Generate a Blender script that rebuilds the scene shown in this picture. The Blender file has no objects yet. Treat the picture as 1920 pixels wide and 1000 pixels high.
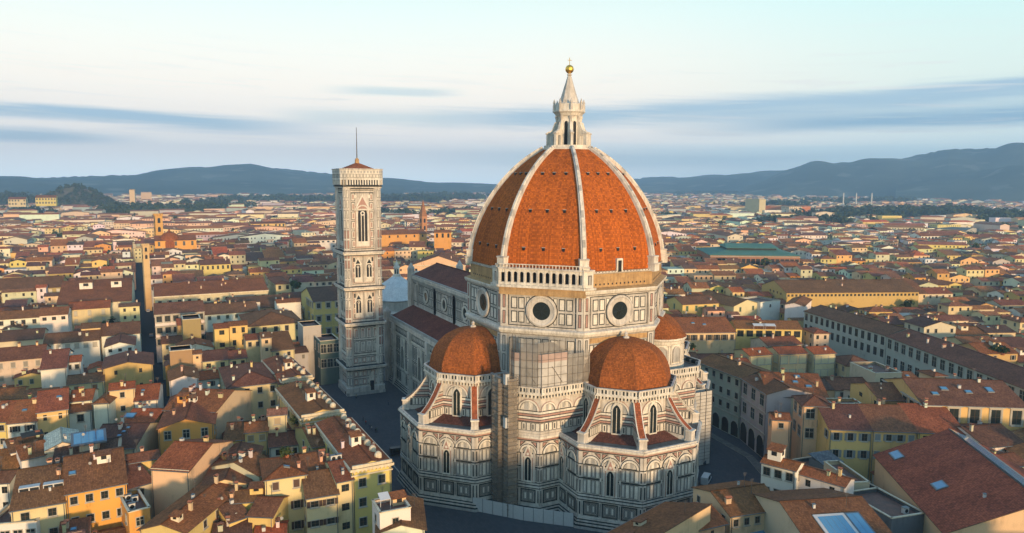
import bpy, math, random
import numpy as np
from mathutils import Vector, Matrix
SC = bpy.context.scene
COL = SC.collection
R_ = math.radians
random.seed(7)
# ------------------------------------------------------------------ camera
CX, CY, CZ, YAW, PITCH, ROLL, FPX = 174.33, -105.54, 81.3, 296.78, 6.71, 0.27, 1342.0
_b, _t, _r = R_(YAW), R_(PITCH), R_(ROLL)
FW = Vector((math.sin(_b)*math.cos(_t), math.cos(_b)*math.cos(_t), -math.sin(_t)))
RT = Vector((math.cos(_b), -math.sin(_b), 0.0))
UP = RT.cross(FW)
XR = RT*math.cos(_r) + UP*math.sin(_r)
YR = UP*math.cos(_r) - RT*math.sin(_r)
cd = bpy.data.cameras.new('camera')
cam = bpy.data.objects.new('camera', cd)
COL.objects.link(cam)
cam.matrix_world = Matrix(((XR.x, YR.x, -FW.x, CX), (XR.y, YR.y, -FW.y, CY), (XR.z, YR.z, -FW.z, CZ), (0, 0, 0, 1)))
cd.sensor_width = 36.0
cd.lens = FPX/1920*36
cd.clip_start = 1.0
cd.clip_end = 60000
SC.camera = cam


def at(u, v, z):
    """world point at height z seen at photo pixel (u, v)"""
    d = FW*FPX + XR*(u-960) + YR*(500-v)
    k = (z-CZ)/d.z
    return CX+d.x*k, CY+d.y*k


def proj(x, y, z):
    q = Vector((x-CX, y-CY, z-CZ))
    w = q.dot(FW)
    if w < 1: return None
    return 960+FPX*q.dot(XR)/w, 500-FPX*q.dot(YR)/w, w


# ------------------------------------------------------------------ light
SUN_BEAR, SUN_ELEV = 90.0, 6.0
HAZE_D = 1.6e-4
sd = bpy.data.lights.new('sun', 'SUN')
sd.energy = 5.0
sd.angle = R_(3.5)
sd.color = (1.0, 0.68, 0.38)
sun = bpy.data.objects.new('sun', sd)
COL.objects.link(sun)
_e = R_(SUN_ELEV); _a = R_(SUN_BEAR)
SUNV = Vector((math.sin(_a)*math.cos(_e), math.cos(_a)*math.cos(_e), math.sin(_e)))
sun.rotation_euler = SUNV.to_track_quat('Z', 'Y').to_euler()
sun.location = (300, 0, 200)
SC.view_settings.view_transform = 'Standard'
SC.view_settings.look = 'None'
SC.view_settings.exposure = 0.05
SC.view_settings.gamma = 1.0
SC.render.engine = 'CYCLES'
cy = SC.cycles
cy.max_bounces = 5; cy.diffuse_bounces = 2; cy.glossy_bounces = 2; cy.transmission_bounces = 2
cy.volume_bounces = 2; cy.transparent_max_bounces = 8
cy.use_denoising = True
cy.sample_clamp_indirect = 4.0
cy.use_fast_gi = False


class NT:
    """small helper round a node tree"""
    def __init__(s, tree):
        s.t = tree; tree.nodes.clear()

    def n(s, kind, props=None, **ins):
        nd = s.t.nodes.new(kind)
        for k, v in (props or {}).items(): setattr(nd, k, v)
        for k, v in ins.items():
            key = int(k[1:]) if k[0] == 'i' and k[1:].isdigit() else k.replace('_', ' ')
            sk = nd.inputs[key]
            if isinstance(v, bpy.types.NodeSocket): s.t.links.new(v, sk)
            else: sk.default_value = v
        return nd

    def math(s, op, a, b=0.0, c=None, clamp=False):
        nd = s.n('ShaderNodeMath', {'operation': op, 'use_clamp': clamp}, i0=a, i1=b)
        if c is not None:
            if isinstance(c, bpy.types.NodeSocket): s.t.links.new(c, nd.inputs[2])
            else: nd.inputs[2].default_value = c
        return nd.outputs[0]

    def mix(s, f, a, b, mode='MIX'):
        nd = s.t.nodes.new('ShaderNodeMix'); nd.data_type = 'RGBA'; nd.blend_type = mode
        for sk, v in ((nd.inputs[0], f), (nd.inputs[6], a), (nd.inputs[7], b)):
            if isinstance(v, bpy.types.NodeSocket): s.t.links.new(v, sk)
            else: sk.default_value = v if not isinstance(v, tuple) or len(v) == 4 else (*v, 1)
        return nd.outputs[2]

    def ramp(s, f, stops):
        nd = s.n('ShaderNodeValToRGB', None, Fac=f)
        el = nd.color_ramp.elements
        while len(el) < len(stops): el.new(0.5)
        for e, (p, c) in zip(el, stops):
            e.position = p; e.color = (*c, 1) if isinstance(c, tuple) else (c, c, c, 1)
        return nd.outputs[0]

    def smooth(s, x, a, b):
        nd = s.n('ShaderNodeMapRange', {'interpolation_type': 'SMOOTHSTEP'}, Value=x, From_Min=a, From_Max=b)
        return nd.outputs[0]


# ------------------------------------------------------------------ sky
world = bpy.data.worlds.new('World')
SC.world = world
world.use_nodes = True
w = NT(world.node_tree)
tc = w.n('ShaderNodeTexCoord')
sep = w.n('ShaderNodeSeparateXYZ', None, Vector=tc.outputs['Generated'])
el = w.math('MULTIPLY', w.math('ARCSINE', sep.outputs[2]), 57.2958)               # elevation, degrees
az = w.math('MULTIPLY', w.math('ARCTAN2', sep.outputs[0], sep.outputs[1]), 57.2958)  # bearing -180..180
sky = w.n('ShaderNodeTexSky', {'sky_type': 'NISHITA', 'sun_disc': False, 'sun_elevation': R_(SUN_ELEV),
                               'sun_rotation': R_(SUN_BEAR), 'altitude': 80, 'dust_density': 1.5, 'ozone_density': 1.5})
nish = w.mix(1.0, sky.outputs[0], (0.05, 0.05, 0.05), 'MULTIPLY')
rel = w.math('SUBTRACT', az, YAW-360)          # bearing relative to the middle of the view
# a thin veil of high cloud, bright low in the west and thinning out overhead
ef = w.math('DIVIDE', el, 90.0, clamp=True)
veil = w.ramp(ef, [(0.0, (1.40, 1.58, 1.68)), (0.010, (1.38, 1.45, 1.48)), (0.024, (1.26, 1.18, 1.14)), (0.040, (1.20, 1.06, 0.98)), (0.058, (1.15, 1.00, 0.89)), (0.080, (1.15, 1.01, 0.86)),
                   (0.105, (1.07, 1.01, 0.87)), (0.14, (0.90, 1.0, 0.90)), (0.19, (0.66, 0.86, 0.82)), (0.28, (0.42, 0.62, 0.76)), (0.5, (0.22, 0.41, 0.68)), (1.0, (0.13, 0.28, 0.58))])
veil = w.mix(1.0, veil, w.mix(w.smooth(rel, 2.0, 38.0), (1.0, 1.0, 1.0), (0.74, 0.95, 1.0)), 'MULTIPLY')
# layered cloud: long streaks, in bearing and elevation
cv = w.n('ShaderNodeCombineXYZ', None, X=w.math('MULTIPLY', az, 0.05), Y=w.math('MULTIPLY', w.math('ADD', el, w.math('MULTIPLY', rel, 0.02)), 0.75), Z=0.7)
nz = w.n('ShaderNodeTexNoise', {'noise_dimensions': '3D'}, Vector=cv.outputs[0], Scale=1.0, Detail=6.0, Roughness=0.55, Distortion=0.4)
cv2 = w.n('ShaderNodeCombineXYZ', None, X=w.math('MULTIPLY', az, 0.11), Y=w.math('MULTIPLY', w.math('ADD', el, w.math('MULTIPLY', rel, 0.025)), 2.4), Z=3.1)
nz2 = w.n('ShaderNodeTexNoise', {'noise_dimensions': '3D'}, Vector=cv2.outputs[0], Scale=1.0, Detail=5.0, Roughness=0.55, Distortion=0.6)
warp = w.math('MULTIPLY', w.math('SUBTRACT', nz.outputs[0], 0.5), 2.2)
warp2 = w.math('MULTIPLY', w.math('SUBTRACT', nz2.outputs[0], 0.5), 1.5)


def cloud_band(c, h, span, soft=1.6):
    """soft bank centred on elevation c, h degrees half thick, over part of the horizon"""
    d = w.math('ABSOLUTE', w.math('SUBTRACT', w.math('ADD', el, w.math('ADD', w.math('MULTIPLY', warp, h), w.math('MULTIPLY', warp2, h*.6))), c))
    return w.math('MULTIPLY', w.math('SUBTRACT', 1.0, w.smooth(d, h*.2, h*soft)), span)


def off(x): return w.math('SUBTRACT', 1.0, x)


skyc = veil
for c, h, span, colr, amt in (
        (w.math('SUBTRACT', 3.75, w.math('MULTIPLY', rel, 0.02)), 0.55, off(w.smooth(rel, -24.0, -10.0)), (0.32, 0.49, 0.68), 0.95),
        (2.9, 0.36, off(w.smooth(rel, -33.0, -25.0)), (0.37, 0.53, 0.70), 0.85),
        (6.9, 0.35, w.math('MULTIPLY', w.smooth(rel, -16.0, -10.0), off(w.smooth(rel, -7.0, -3.0))), (0.45, 0.63, 0.70), 0.6),
        (5.0, 0.6, w.math('MULTIPLY', w.smooth(rel, -20.0, -14.0), off(w.smooth(rel, -6.0, 0.0))), (0.52, 0.66, 0.72), 0.55),
        (2.0, 0.9, w.smooth(rel, -14.0, 8.0), (0.62, 0.88, 0.98), 0.5),
        (w.math('ADD', 5.0, w.math('MULTIPLY', rel, 0.033)), 0.85, w.smooth(rel, -10.0, 2.0), (0.33, 0.50, 0.67), 0.9),
        (w.math('ADD', 4.1, w.math('MULTIPLY', rel, 0.012)), 0.65, w.smooth(rel, 8.0, 26.0), (0.12, 0.33, 0.57), 0.85)):
    skyc = w.mix(w.math('MULTIPLY', cloud_band(c, h, span), amt), skyc, colr)
# pink-white wisps over the banks
wisp = w.math('MULTIPLY', w.smooth(nz2.outputs[0], 0.52, 0.72), w.math('MULTIPLY', w.smooth(el, 2.0, 4.0), off(w.smooth(el, 7.0, 13.0))))
skyc = w.mix(w.math('MULTIPLY', wisp, 0.45), skyc, (0.86, 0.80, 0.78))
allc = w.mix(1.0, skyc, nish, 'ADD')
# nothing shines from below the horizon
allc = w.mix(w.smooth(el, -1.5, 0.0), (0.20, 0.27, 0.33), allc)
bg = w.n('ShaderNodeBackground', None, Color=allc, Strength=1.0)
wo = w.n('ShaderNodeOutputWorld', None, Surface=bg.outputs[0])
world.cycles.sampling_method = 'AUTOMATIC'


# ------------------------------------------------------------------ materials
def new_mat(name):
    m = bpy.data.materials.new(name); m.use_nodes = True
    t = NT(m.node_tree)
    return m, t


def finish(t, color, rough=0.85, metal=0.0, bump=None, bstr=0.3, bdist=0.05, spec=0.3):
    b = t.n('ShaderNodeBsdfPrincipled', None, Base_Color=color, Roughness=rough, Metallic=metal)
    b.inputs['Specular IOR Level'].default_value = spec
    if bump is not None:
        bn = t.n('ShaderNodeBump', None, Strength=bstr, Distance=bdist, Height=bump)
        t.t.links.new(bn.outputs[0], b.inputs['Normal'])
    t.n('ShaderNodeOutputMaterial', None, Surface=b.outputs[0])


def stone(name, c, c2, scale=0.35, amt=1.0, rough=0.8, fine=4.0, streak=True):
    """weathered stone: two tones blended by large soft noise, fine grain and rain streaks"""
    m, t = new_mat(name)
    co = t.n('ShaderNodeTexCoord').outputs['Object']
    n1 = t.n('ShaderNodeTexNoise', None, Vector=co, Scale=scale, Detail=5.0, Roughness=0.62)
    f = t.smooth(n1.outputs[0], 0.36, 0.66)
    if streak:
        mp = t.n('ShaderNodeMapping', None, Vector=co); mp.inputs['Scale'].default_value = (1.6, 1.6, 0.16)
        n2 = t.n('ShaderNodeTexNoise', None, Vector=mp.outputs[0], Scale=1.0, Detail=4.0, Roughness=0.6)
        f = t.math('MULTIPLY', t.math('ADD', f, t.smooth(n2.outputs[0], 0.42, 0.68)), 0.5)
    n3 = t.n('ShaderNodeTexNoise', None, Vector=co, Scale=fine, Detail=3.0)
    col = t.mix(t.math('MULTIPLY', f, amt), c, c2)
    g = t.math('ADD', 0.72, t.math('MULTIPLY', n3.outputs[0], 0.56))
    col = t.mix(1.0, col, t.n('ShaderNodeCombineColor', None, Red=g, Green=g, Blue=g).outputs[0], 'MULTIPLY')
    finish(t, col, rough)
    return m


def plain(name, c, rough=0.7, metal=0.0, spec=0.3, var=0.15, scale=3.0):
    m, t = new_mat(name)
    co = t.n('ShaderNodeTexCoord').outputs['Object']
    n = t.n('ShaderNodeTexNoise', None, Vector=co, Scale=scale, Detail=3.0)
    g = t.math('ADD', 1.0-var, t.math('MULTIPLY', n.outputs[0], 2*var))
    col = t.mix(1.0, c, t.n('ShaderNodeCombineColor', None, Red=g, Green=g, Blue=g).outputs[0], 'MULTIPLY')
    finish(t, col, rough, metal, spec=spec)
    return m


def tiles(name, base=None, mottle=0.5, bw=0.26, bh=0.42, big=0.12, bump=True, attr=None, dark=0.45, light=1.5, streak=False):
    """fired clay tiles in columns down the slope (UV in metres); base None takes the object's colour"""
    m, t = new_mat(name)
    uv = t.n('ShaderNodeUVMap').outputs[0]
    co = t.n('ShaderNodeTexCoord').outputs['Object']
    if attr: bc = t.n('ShaderNodeAttribute', {'attribute_name': attr}).outputs[0]
    elif base is None: bc = t.n('ShaderNodeObjectInfo').outputs['Color']
    else:
        rg = t.n('ShaderNodeRGB'); rg.outputs[0].default_value = (*base, 1); bc = rg.outputs[0]
    br = t.n('ShaderNodeTexBrick', {'offset': 0.0}, Vector=uv, Color1=(1-mottle, 1-mottle, 1-mottle, 1), Color2=(1+mottle, 1+mottle*0.9, 1+mottle*0.8, 1),
             Mortar=(dark, dark, dark, 1), Scale=1.0, Mortar_Size=0.02, Bias=0.0, Brick_Width=bw, Row_Height=bh)
    col = t.mix(1.0, bc, br.outputs[0], 'MULTIPLY')
    n1 = t.n('ShaderNodeTexNoise', None, Vector=co, Scale=big, Detail=6.0, Roughness=0.65)
    n2 = t.n('ShaderNodeTexNoise', None, Vector=co, Scale=1.3, Detail=4.0, Roughness=0.7)
    f = t.math('ADD', t.math('MULTIPLY', n1.outputs[0], 0.6), t.math('MULTIPLY', n2.outputs[0], 0.4))
    if streak:
        mp = t.n('ShaderNodeMapping', None, Vector=uv); mp.inputs['Scale'].default_value = (.55, .035, 1)
        n4 = t.n('ShaderNodeTexNoise', None, Vector=mp.outputs[0], Scale=1.0, Detail=5.0, Roughness=.7)
        f = t.math('ADD', t.math('MULTIPLY', f, .62), t.math('MULTIPLY', n4.outputs[0], .38))
    tone = t.ramp(f, [(0.34, (0.62, 0.60, 0.63)), (0.47, (0.90, 0.89, 0.90)), (0.56, (1.08, 1.06, 1.04)), (0.68, (light*.93, light*0.89, light*0.85))])
    col = t.mix(1.0, col, tone, 'MULTIPLY')
    finish(t, col, 0.9, bump=br.outputs[1] if bump else None, bstr=0.5, bdist=0.04, spec=0.15)
    return m


def stucco(name, attr=None):
    """painted plaster in the object's own colour, with damp patches and streaks"""
    m, t = new_mat(name)
    co = t.n('ShaderNodeTexCoord').outputs['Object']
    bc = t.n('ShaderNodeAttribute', {'attribute_name': attr}).outputs[0] if attr else t.n('ShaderNodeObjectInfo').outputs['Color']
    rnd = t.n('ShaderNodeObjectInfo').outputs['Random']
    off = t.n('ShaderNodeVectorMath', {'operation': 'ADD'}, i0=co, i1=t.n('ShaderNodeCombineXYZ', None, X=t.math('MULTIPLY', rnd, 90.0)).outputs[0])
    n1 = t.n('ShaderNodeTexNoise', None, Vector=off.outputs[0], Scale=0.22, Detail=6.0, Roughness=0.65)
    mp = t.n('ShaderNodeMapping', None, Vector=off.outputs[0]); mp.inputs['Scale'].default_value = (1.4, 1.4, 0.12)
    n2 = t.n('ShaderNodeTexNoise', None, Vector=mp.outputs[0], Scale=1.0, Detail=4.0)
    n3 = t.n('ShaderNodeTexNoise', None, Vector=co, Scale=6.0, Detail=3.0)
    s = t.math('MULTIPLY', t.smooth(n1.outputs[0], 0.48, 0.74), t.smooth(n2.outputs[0], 0.36, 0.66))
    col = t.mix(t.math('MULTIPLY', s, 0.75), bc, t.mix(1.0, bc, (0.50, 0.48, 0.46), 'MULTIPLY'))
    g = t.math('ADD', 0.86, t.math('MULTIPLY', n3.outputs[0], 0.28))
    col = t.mix(1.0, col, t.n('ShaderNodeCombineColor', None, Red=g, Green=g, Blue=g).outputs[0], 'MULTIPLY')
    finish(t, col, 0.9, spec=0.15)
    return m


M = {}
M['white'] = stone('white_marble', (0.64, 0.58, 0.495), (0.33, 0.295, 0.25), 0.25)
M['green'] = stone('green_marble', (0.014, 0.020, 0.020), (0.034, 0.036, 0.032), 0.6, streak=False)
M['pink'] = stone('pink_marble', (0.42, 0.24, 0.19), (0.30, 0.19, 0.15), 0.4)
M['pale'] = stone('pale_marble', (0.74, 0.68, 0.57), (0.42, 0.38, 0.315), 0.3)
M['grey'] = stone('grey_marble', (0.42, 0.40, 0.36), (0.26, 0.245, 0.215), 0.3)
M['brick'] = stone('rough_masonry', (0.48, 0.30, 0.13), (0.27, 0.165, 0.075), 0.5, fine=2.2)
M['lead'] = stone('terrace_stone', (0.17, 0.16, 0.14), (0.09, 0.085, 0.075), 0.5)
M['dark'] = plain('dark_opening', (0.010, 0.011, 0.012), 0.6)
M['glass'] = plain('leaded_glass', (0.018, 0.024, 0.022), 0.18, spec=0.6)
M['gold'] = plain('gilded_copper', (0.95, 0.55, 0.10), 0.42, 1.0)
M['dome'] = tiles('dome_tiles', (0.44, 0.112, 0.016), 0.34, 0.42, 0.55, 0.10, dark=0.55, light=1.4, streak=True)
M['dome2'] = tiles('weathered_dome_tiles', (0.31, 0.096, 0.024), 0.34, 0.34, 0.42, 0.22, dark=0.55, light=1.5, streak=True)
M['tile'] = tiles('roof_tiles', None, 0.30, 0.3, 0.45, 0.16)
M['tileA'] = tiles('city_roof_tiles', None, 0.3, 0.5, 0.8, 0.05, False, 'tint')
M['wall'] = stucco('painted_plaster')
M['wallA'] = stucco('city_plaster', 'tint')
M['trim'] = stone('window_stone', (0.46, 0.42, 0.34), (0.34, 0.30, 0.24), 0.8)
M['cream'] = stone('cornice_plaster', (0.70, 0.60, 0.42), (0.52, 0.42, 0.28), 0.5)
M['metal'] = plain('grey_zinc', (0.16, 0.18, 0.19), 0.45, 0.6)
M['pole'] = plain('steel_tube', (0.12, 0.11, 0.10), 0.5, 0.5)
M['asphalt'] = stone('paving_stone', (0.055, 0.058, 0.062), (0.036, 0.038, 0.042), 0.08, streak=False, fine=1.5)


# ------------------------------------------------------------------ mesh builder
class MB:
    def __init__(s, *mats):
        s.v = []; s.f = []; s.m = []; s.u = []; s.mats = list(mats); s.mi = {k: i for i, k in enumerate(mats)}; s.cur = 0

    def mid(s, k):
        if k not in s.mi:
            s.mi[k] = len(s.mats); s.mats.append(k)
        return s.mi[k]

    def face(s, pts, mat, uv=None):
        i = len(s.v)
        s.v += [tuple(p) for p in pts]
        s.f.append(tuple(range(i, i+len(pts)))); s.m.append(s.mid(mat))
        s.u.append(uv if uv else [(0.0, 0.0)]*len(pts))

    def sface(s, pts, mat):
        """a sloping face whose UV runs along the level line (u) and up the slope (v), in metres"""
        P = [Vector(p) for p in pts]
        n = (P[1]-P[0]).cross(P[2]-P[1]).normalized()
        h = Vector((0, 0, 1)).cross(n)
        h = h.normalized() if h.length > 1e-4 else Vector((1, 0, 0))
        q = n.cross(h)
        s.face(pts, mat, [(p.dot(h), p.dot(q)) for p in P])

    def slab(s, pts, t, mat, under=None, edge=None):
        """thick roof plane, top given counter-clockwise from above"""
        s.sface(pts, mat)
        lo = [(p[0], p[1], p[2]-t) for p in pts]
        s.face(lo[::-1], under or mat)
        for i in range(len(pts)):
            j = (i+1) % len(pts)
            s.face([pts[i], lo[i], lo[j], pts[j]], edge or under or mat)

    def bx(s, x0, x1, y0, y1, z0, z1, mat, top=None):
        a = [(x0, y0), (x1, y0), (x1, y1), (x0, y1)]
        s.prism(a, z0, z1, mat, top)

    def prism(s, poly, z0, z1, mat, top=None, bottom=True):
        n = len(poly)
        for i in range(n):
            p, q = poly[i], poly[(i+1) % n]
            s.face([(*p, z0), (*q, z0), (*q, z1), (*p, z1)], mat)
        s.face([(*p, z1) for p in poly], top or mat)
        if bottom: s.face([(*p, z0) for p in poly[::-1]], mat)

    def lathe(s, prof, n, c=(0, 0), mat='white', rot=0.0, cap=True, a0=0.0, a1=360.0, slope=False):
        """prof: (radius, z[, material]) from the bottom up; the angle a is counter-clockwise from +x"""
        full = a1-a0 >= 359.9
        k = n if full else n+1
        ang = [R_(rot+a0+(a1-a0)*i/n) for i in range(k)]
        def P(r, z, i): a = ang[i % k]; return (c[0]+r*math.cos(a), c[1]+r*math.sin(a), z)
        for j in range(len(prof)-1):
            r0, z0 = prof[j][:2]; r1, z1 = prof[j+1][:2]
            mm = prof[j][2] if len(prof[j]) > 2 else mat
            for i in range(n):
                a, b, c2, d = P(r0, z0, i), P(r0, z0, i+1), P(r1, z1, i+1), P(r1, z1, i)
                pts = [a, b, c2, d]
                if r1 < 1e-6: pts = [a, b, c2]
                elif r0 < 1e-6: pts = [a, c2, d]
                (s.sface if slope else s.face)(pts, mm)
        if cap and full:
            if prof[-1][0] > 1e-6: s.face([P(prof[-1][0], prof[-1][1], i) for i in range(n)], mat)
            if prof[0][0] > 1e-6: s.face([P(prof[0][0], prof[0][1], i) for i in range(n)][::-1], mat)

    def tube(s, p, q, r, mat, n=6, r2=None):
        p, q = Vector(p), Vector(q); d = (q-p)
        if d.length < 1e-6: return
        d.normalize(); a = d.orthogonal().normalized(); b = d.cross(a); r2 = r if r2 is None else r2
        A = [p+(a*math.cos(2*math.pi*i/n)+b*math.sin(2*math.pi*i/n))*r for i in range(n)]
        B = [q+(a*math.cos(2*math.pi*i/n)+b*math.sin(2*math.pi*i/n))*r2 for i in range(n)]
        for i in range(n):
            j = (i+1) % n; s.face([A[i], A[j], B[j], B[i]], mat)
        s.face(B, mat); s.face(A[::-1], mat)

    def bar(s, p, q, wd, ht, mat):
        """square bar from p to q, wd wide and ht high, its top along the line p-q"""
        p, q = Vector(p), Vector(q); d = (q-p).normalized()
        h = d.cross(Vector((0, 0, 1)))
        h = h.normalized() if h.length > 1e-5 else Vector((1, 0, 0))
        u = h.cross(d)
        c = []
        for o in (p, q):
            c.append([o-h*wd/2-u*ht, o+h*wd/2-u*ht, o+h*wd/2, o-h*wd/2])
        A, B = c
        for i in range(4):
            j = (i+1) % 4; s.face([A[j], A[i], B[i], B[j]], mat)
        s.face(A, mat); s.face(B[::-1], mat)

    # ---- things laid on an upright wall: w = wall(P0, P1) with x running left to right as seen from outside
    def rect(s, w, x0, x1, z0, z1, d, mat, d0=0.0):
        o, u, n = w
        def P(x, z, e): return (o[0]+u[0]*x+n[0]*e, o[1]+u[1]*x+n[1]*e, z)
        a = [P(x0, z0, d), P(x1, z0, d), P(x1, z1, d), P(x0, z1, d)]
        b = [P(x0, z0, d0), P(x1, z0, d0), P(x1, z1, d0), P(x0, z1, d0)]
        s.face(a, mat)
        for i in range(4):
            j = (i+1) % 4; s.face([b[i], b[j], a[j], a[i]], mat)

    def poly(s, w, pts, d, mat, d0=0.0):
        o, u, n = w
        def P(x, z, e): return (o[0]+u[0]*x+n[0]*e, o[1]+u[1]*x+n[1]*e, z)
        a = [P(x, z, d) for x, z in pts]; b = [P(x, z, d0) for x, z in pts]
        s.face(a, mat)
        for i in range(len(pts)):
            j = (i+1) % len(pts); s.face([b[i], b[j], a[j], a[i]], mat)

    def frame(s, w, x0, x1, z0, z1, t, d, mat):
        s.rect(w, x0, x1, z0, z0+t, d, mat); s.rect(w, x0, x1, z1-t, z1, d, mat)
        s.rect(w, x0, x0+t, z0+t, z1-t, d, mat); s.rect(w, x1-t, x1, z0+t, z1-t, d, mat)

    def arc(s, w, xc, zc, r0, r1, d, mat, n=12, a0=0.0, a1=180.0, d0=0.0):
        o, u, nn = w
        def P(x, z, e): return (o[0]+u[0]*x+nn[0]*e, o[1]+u[1]*x+nn[1]*e, z)
        for i in range(n):
            a, b = R_(a0+(a1-a0)*i/n), R_(a0+(a1-a0)*(i+1)/n)
            q = [(xc+r*math.cos(t), zc+r*math.sin(t)) for r, t in ((r0, a), (r1, a), (r1, b), (r0, b))]
            f = [P(*c, d) for c in q]; g = [P(*c, d0) for c in q]
            s.face(f, mat)
            s.face([g[1], g[2], f[2], f[1]], mat)
            if r0 > 0: s.face([f[0], f[3], g[3], g[0]], mat)

    def lancet(s, w, xc, z0, zs, hw, d, mat, d0=0.0):
        """pointed opening of half width hw, straight to zs"""
        pts = [(xc-hw, z0), (xc+hw, z0), (xc+hw, zs)]
        for a in (20, 40): pts.append((xc-hw+2*hw*math.cos(R_(a)), zs+2*hw*math.sin(R_(a))))
        pts.append((xc, zs+1.73*hw))
        for a in (140, 160): pts.append((xc+hw+2*hw*math.cos(R_(a)), zs+2*hw*math.sin(R_(a))))
        pts.append((xc-hw, zs))
        s.poly(w, pts, d, mat, d0)

    def build(s, name, parent=None, loc=None, smooth=False):
        me = bpy.data.meshes.new(name)
        me.from_pydata(s.v, [], s.f)
        for k in s.mats: me.materials.append(M[k] if isinstance(k, str) else k)
        me.polygons.foreach_set('material_index', s.m)
        ul = me.uv_layers.new(name='UVMap')
        ul.data.foreach_set('uv', np.array([c for f in s.u for p in f for c in p], dtype=np.float32))
        if smooth: me.polygons.foreach_set('use_smooth', [True]*len(s.f))
        me.update()
        return link(name, me, parent, loc)


def link(name, data, parent=None, loc=None, rz=0.0):
    o = bpy.data.objects.new(name, data); COL.objects.link(o)
    if parent is not None: o.parent = parent
    if loc is not None: o.location = loc
    if rz: o.rotation_euler = (0, 0, rz)
    return o


def wall(p, q):
    ux, uy = q[0]-p[0], q[1]-p[1]; L = math.hypot(ux, uy); ux /= L; uy /= L
    return ((p[0], p[1]), (ux, uy), (uy, -ux))


def wlen(p, q): return math.hypot(q[0]-p[0], q[1]-p[1])


def tag(o, label=None, cat=None, group=None, kind=None):
    if label: o['label'] = label
    if cat: o['category'] = cat
    if group: o['group'] = group
    if kind: o['kind'] = kind
    return o


def thing(name, label, cat, loc=(0, 0, 0), rz=0.0, group=None):
    o = link(name, None, None, loc, rz)
    return tag(o, label, cat, group)


def copy_tree(o, parent=None):
    c = o.copy(); COL.objects.link(c)
    if parent is not None:
        c.parent = parent
    for ch in list(o.children): copy_tree(ch, c)
    return c


def pol(bear, r): return (r*math.sin(R_(bear)), r*math.cos(R_(bear)))

# ================================================================== THE CATHEDRAL
RD = 28.21                      # drum, corner radius
AP = RD*math.cos(R_(22.5))
cath = thing('cathedral', 'huge domed cathedral of white, green and pink marble at the centre of the picture', 'cathedral')
WINS = []                       # (parent key, wall, xc, z0, zs, half width)


def panel(mb, w, x0, x1, z0, z1, t=0.13, inner='pale', d=0.05, edge='green'):
    mb.rect(w, x0, x1, z0, z1, d*0.6, edge)
    mb.rect(w, x0+t, x1-t, z0+t, z1-t, d, inner)


def dpanel(mb, w, x0, x1, z0, z1, t=0.2, d=0.05):
    """white panel with a double dark border"""
    mb.rect(w, x0, x1, z0, z1, d*0.5, 'green')
    mb.rect(w, x0+t, x1-t, z0+t, z1-t, d*0.8, 'grey')
    g = t*2.2
    mb.rect(w, x0+g, x1-g, z0+g, z1-g, d, 'green')
    g += t*0.7
    mb.rect(w, x0+g, x1-g, z0+g, z1-g, d*1.3, 'pale')


def plinth(mb, w, L, x0=0.0):
    z = 0.0
    for h, d, m in ((0.6, 1.25, 'grey'), (0.35, 1.05, 'green'), (0.4, 0.9, 'white'), (0.25, 0.75, 'green'), (0.35, 0.6, 'white'),
                    (0.22, 0.45, 'green'), (0.4, 0.3, 'white')):
        mb.rect(w, x0-d*0.41, L+d*0.41, z, z+h, d, m); z += h


def bands(mb, w, x0, x1, rows):
    for z0, z1, d, m in rows: mb.rect(w, x0, x1, z0, z1, d, m)


def arch_fill(mb, w, xc, zs, r, cols, bays_m=('grey', 'pale')):
    for i in range(cols):
        a = -r+2*r*i/cols; b = a+2*r/cols
        hgt = math.sqrt(max(0.05, r*r-max(abs(a), abs(b))**2))
        top = math.sqrt(max(0.05, r*r-min(abs(a), abs(b))**2)) if a*b > 0 or a == 0 or b == 0 else r
        if (a < 0): pts = [(xc+a+.1, zs+.1), (xc+b-.06, zs+.1), (xc+b-.06, zs+top-.15), (xc+a+.1, zs+max(hgt-.05, .25))]
        else: pts = [(xc+a+.06, zs+.1), (xc+b-.1, zs+.1), (xc+b-.1, zs+max(hgt-.05, .25)), (xc+a+.06, zs+top-.15)]
        mb.poly(w, pts, 0.05, bays_m[i % 2])


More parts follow.
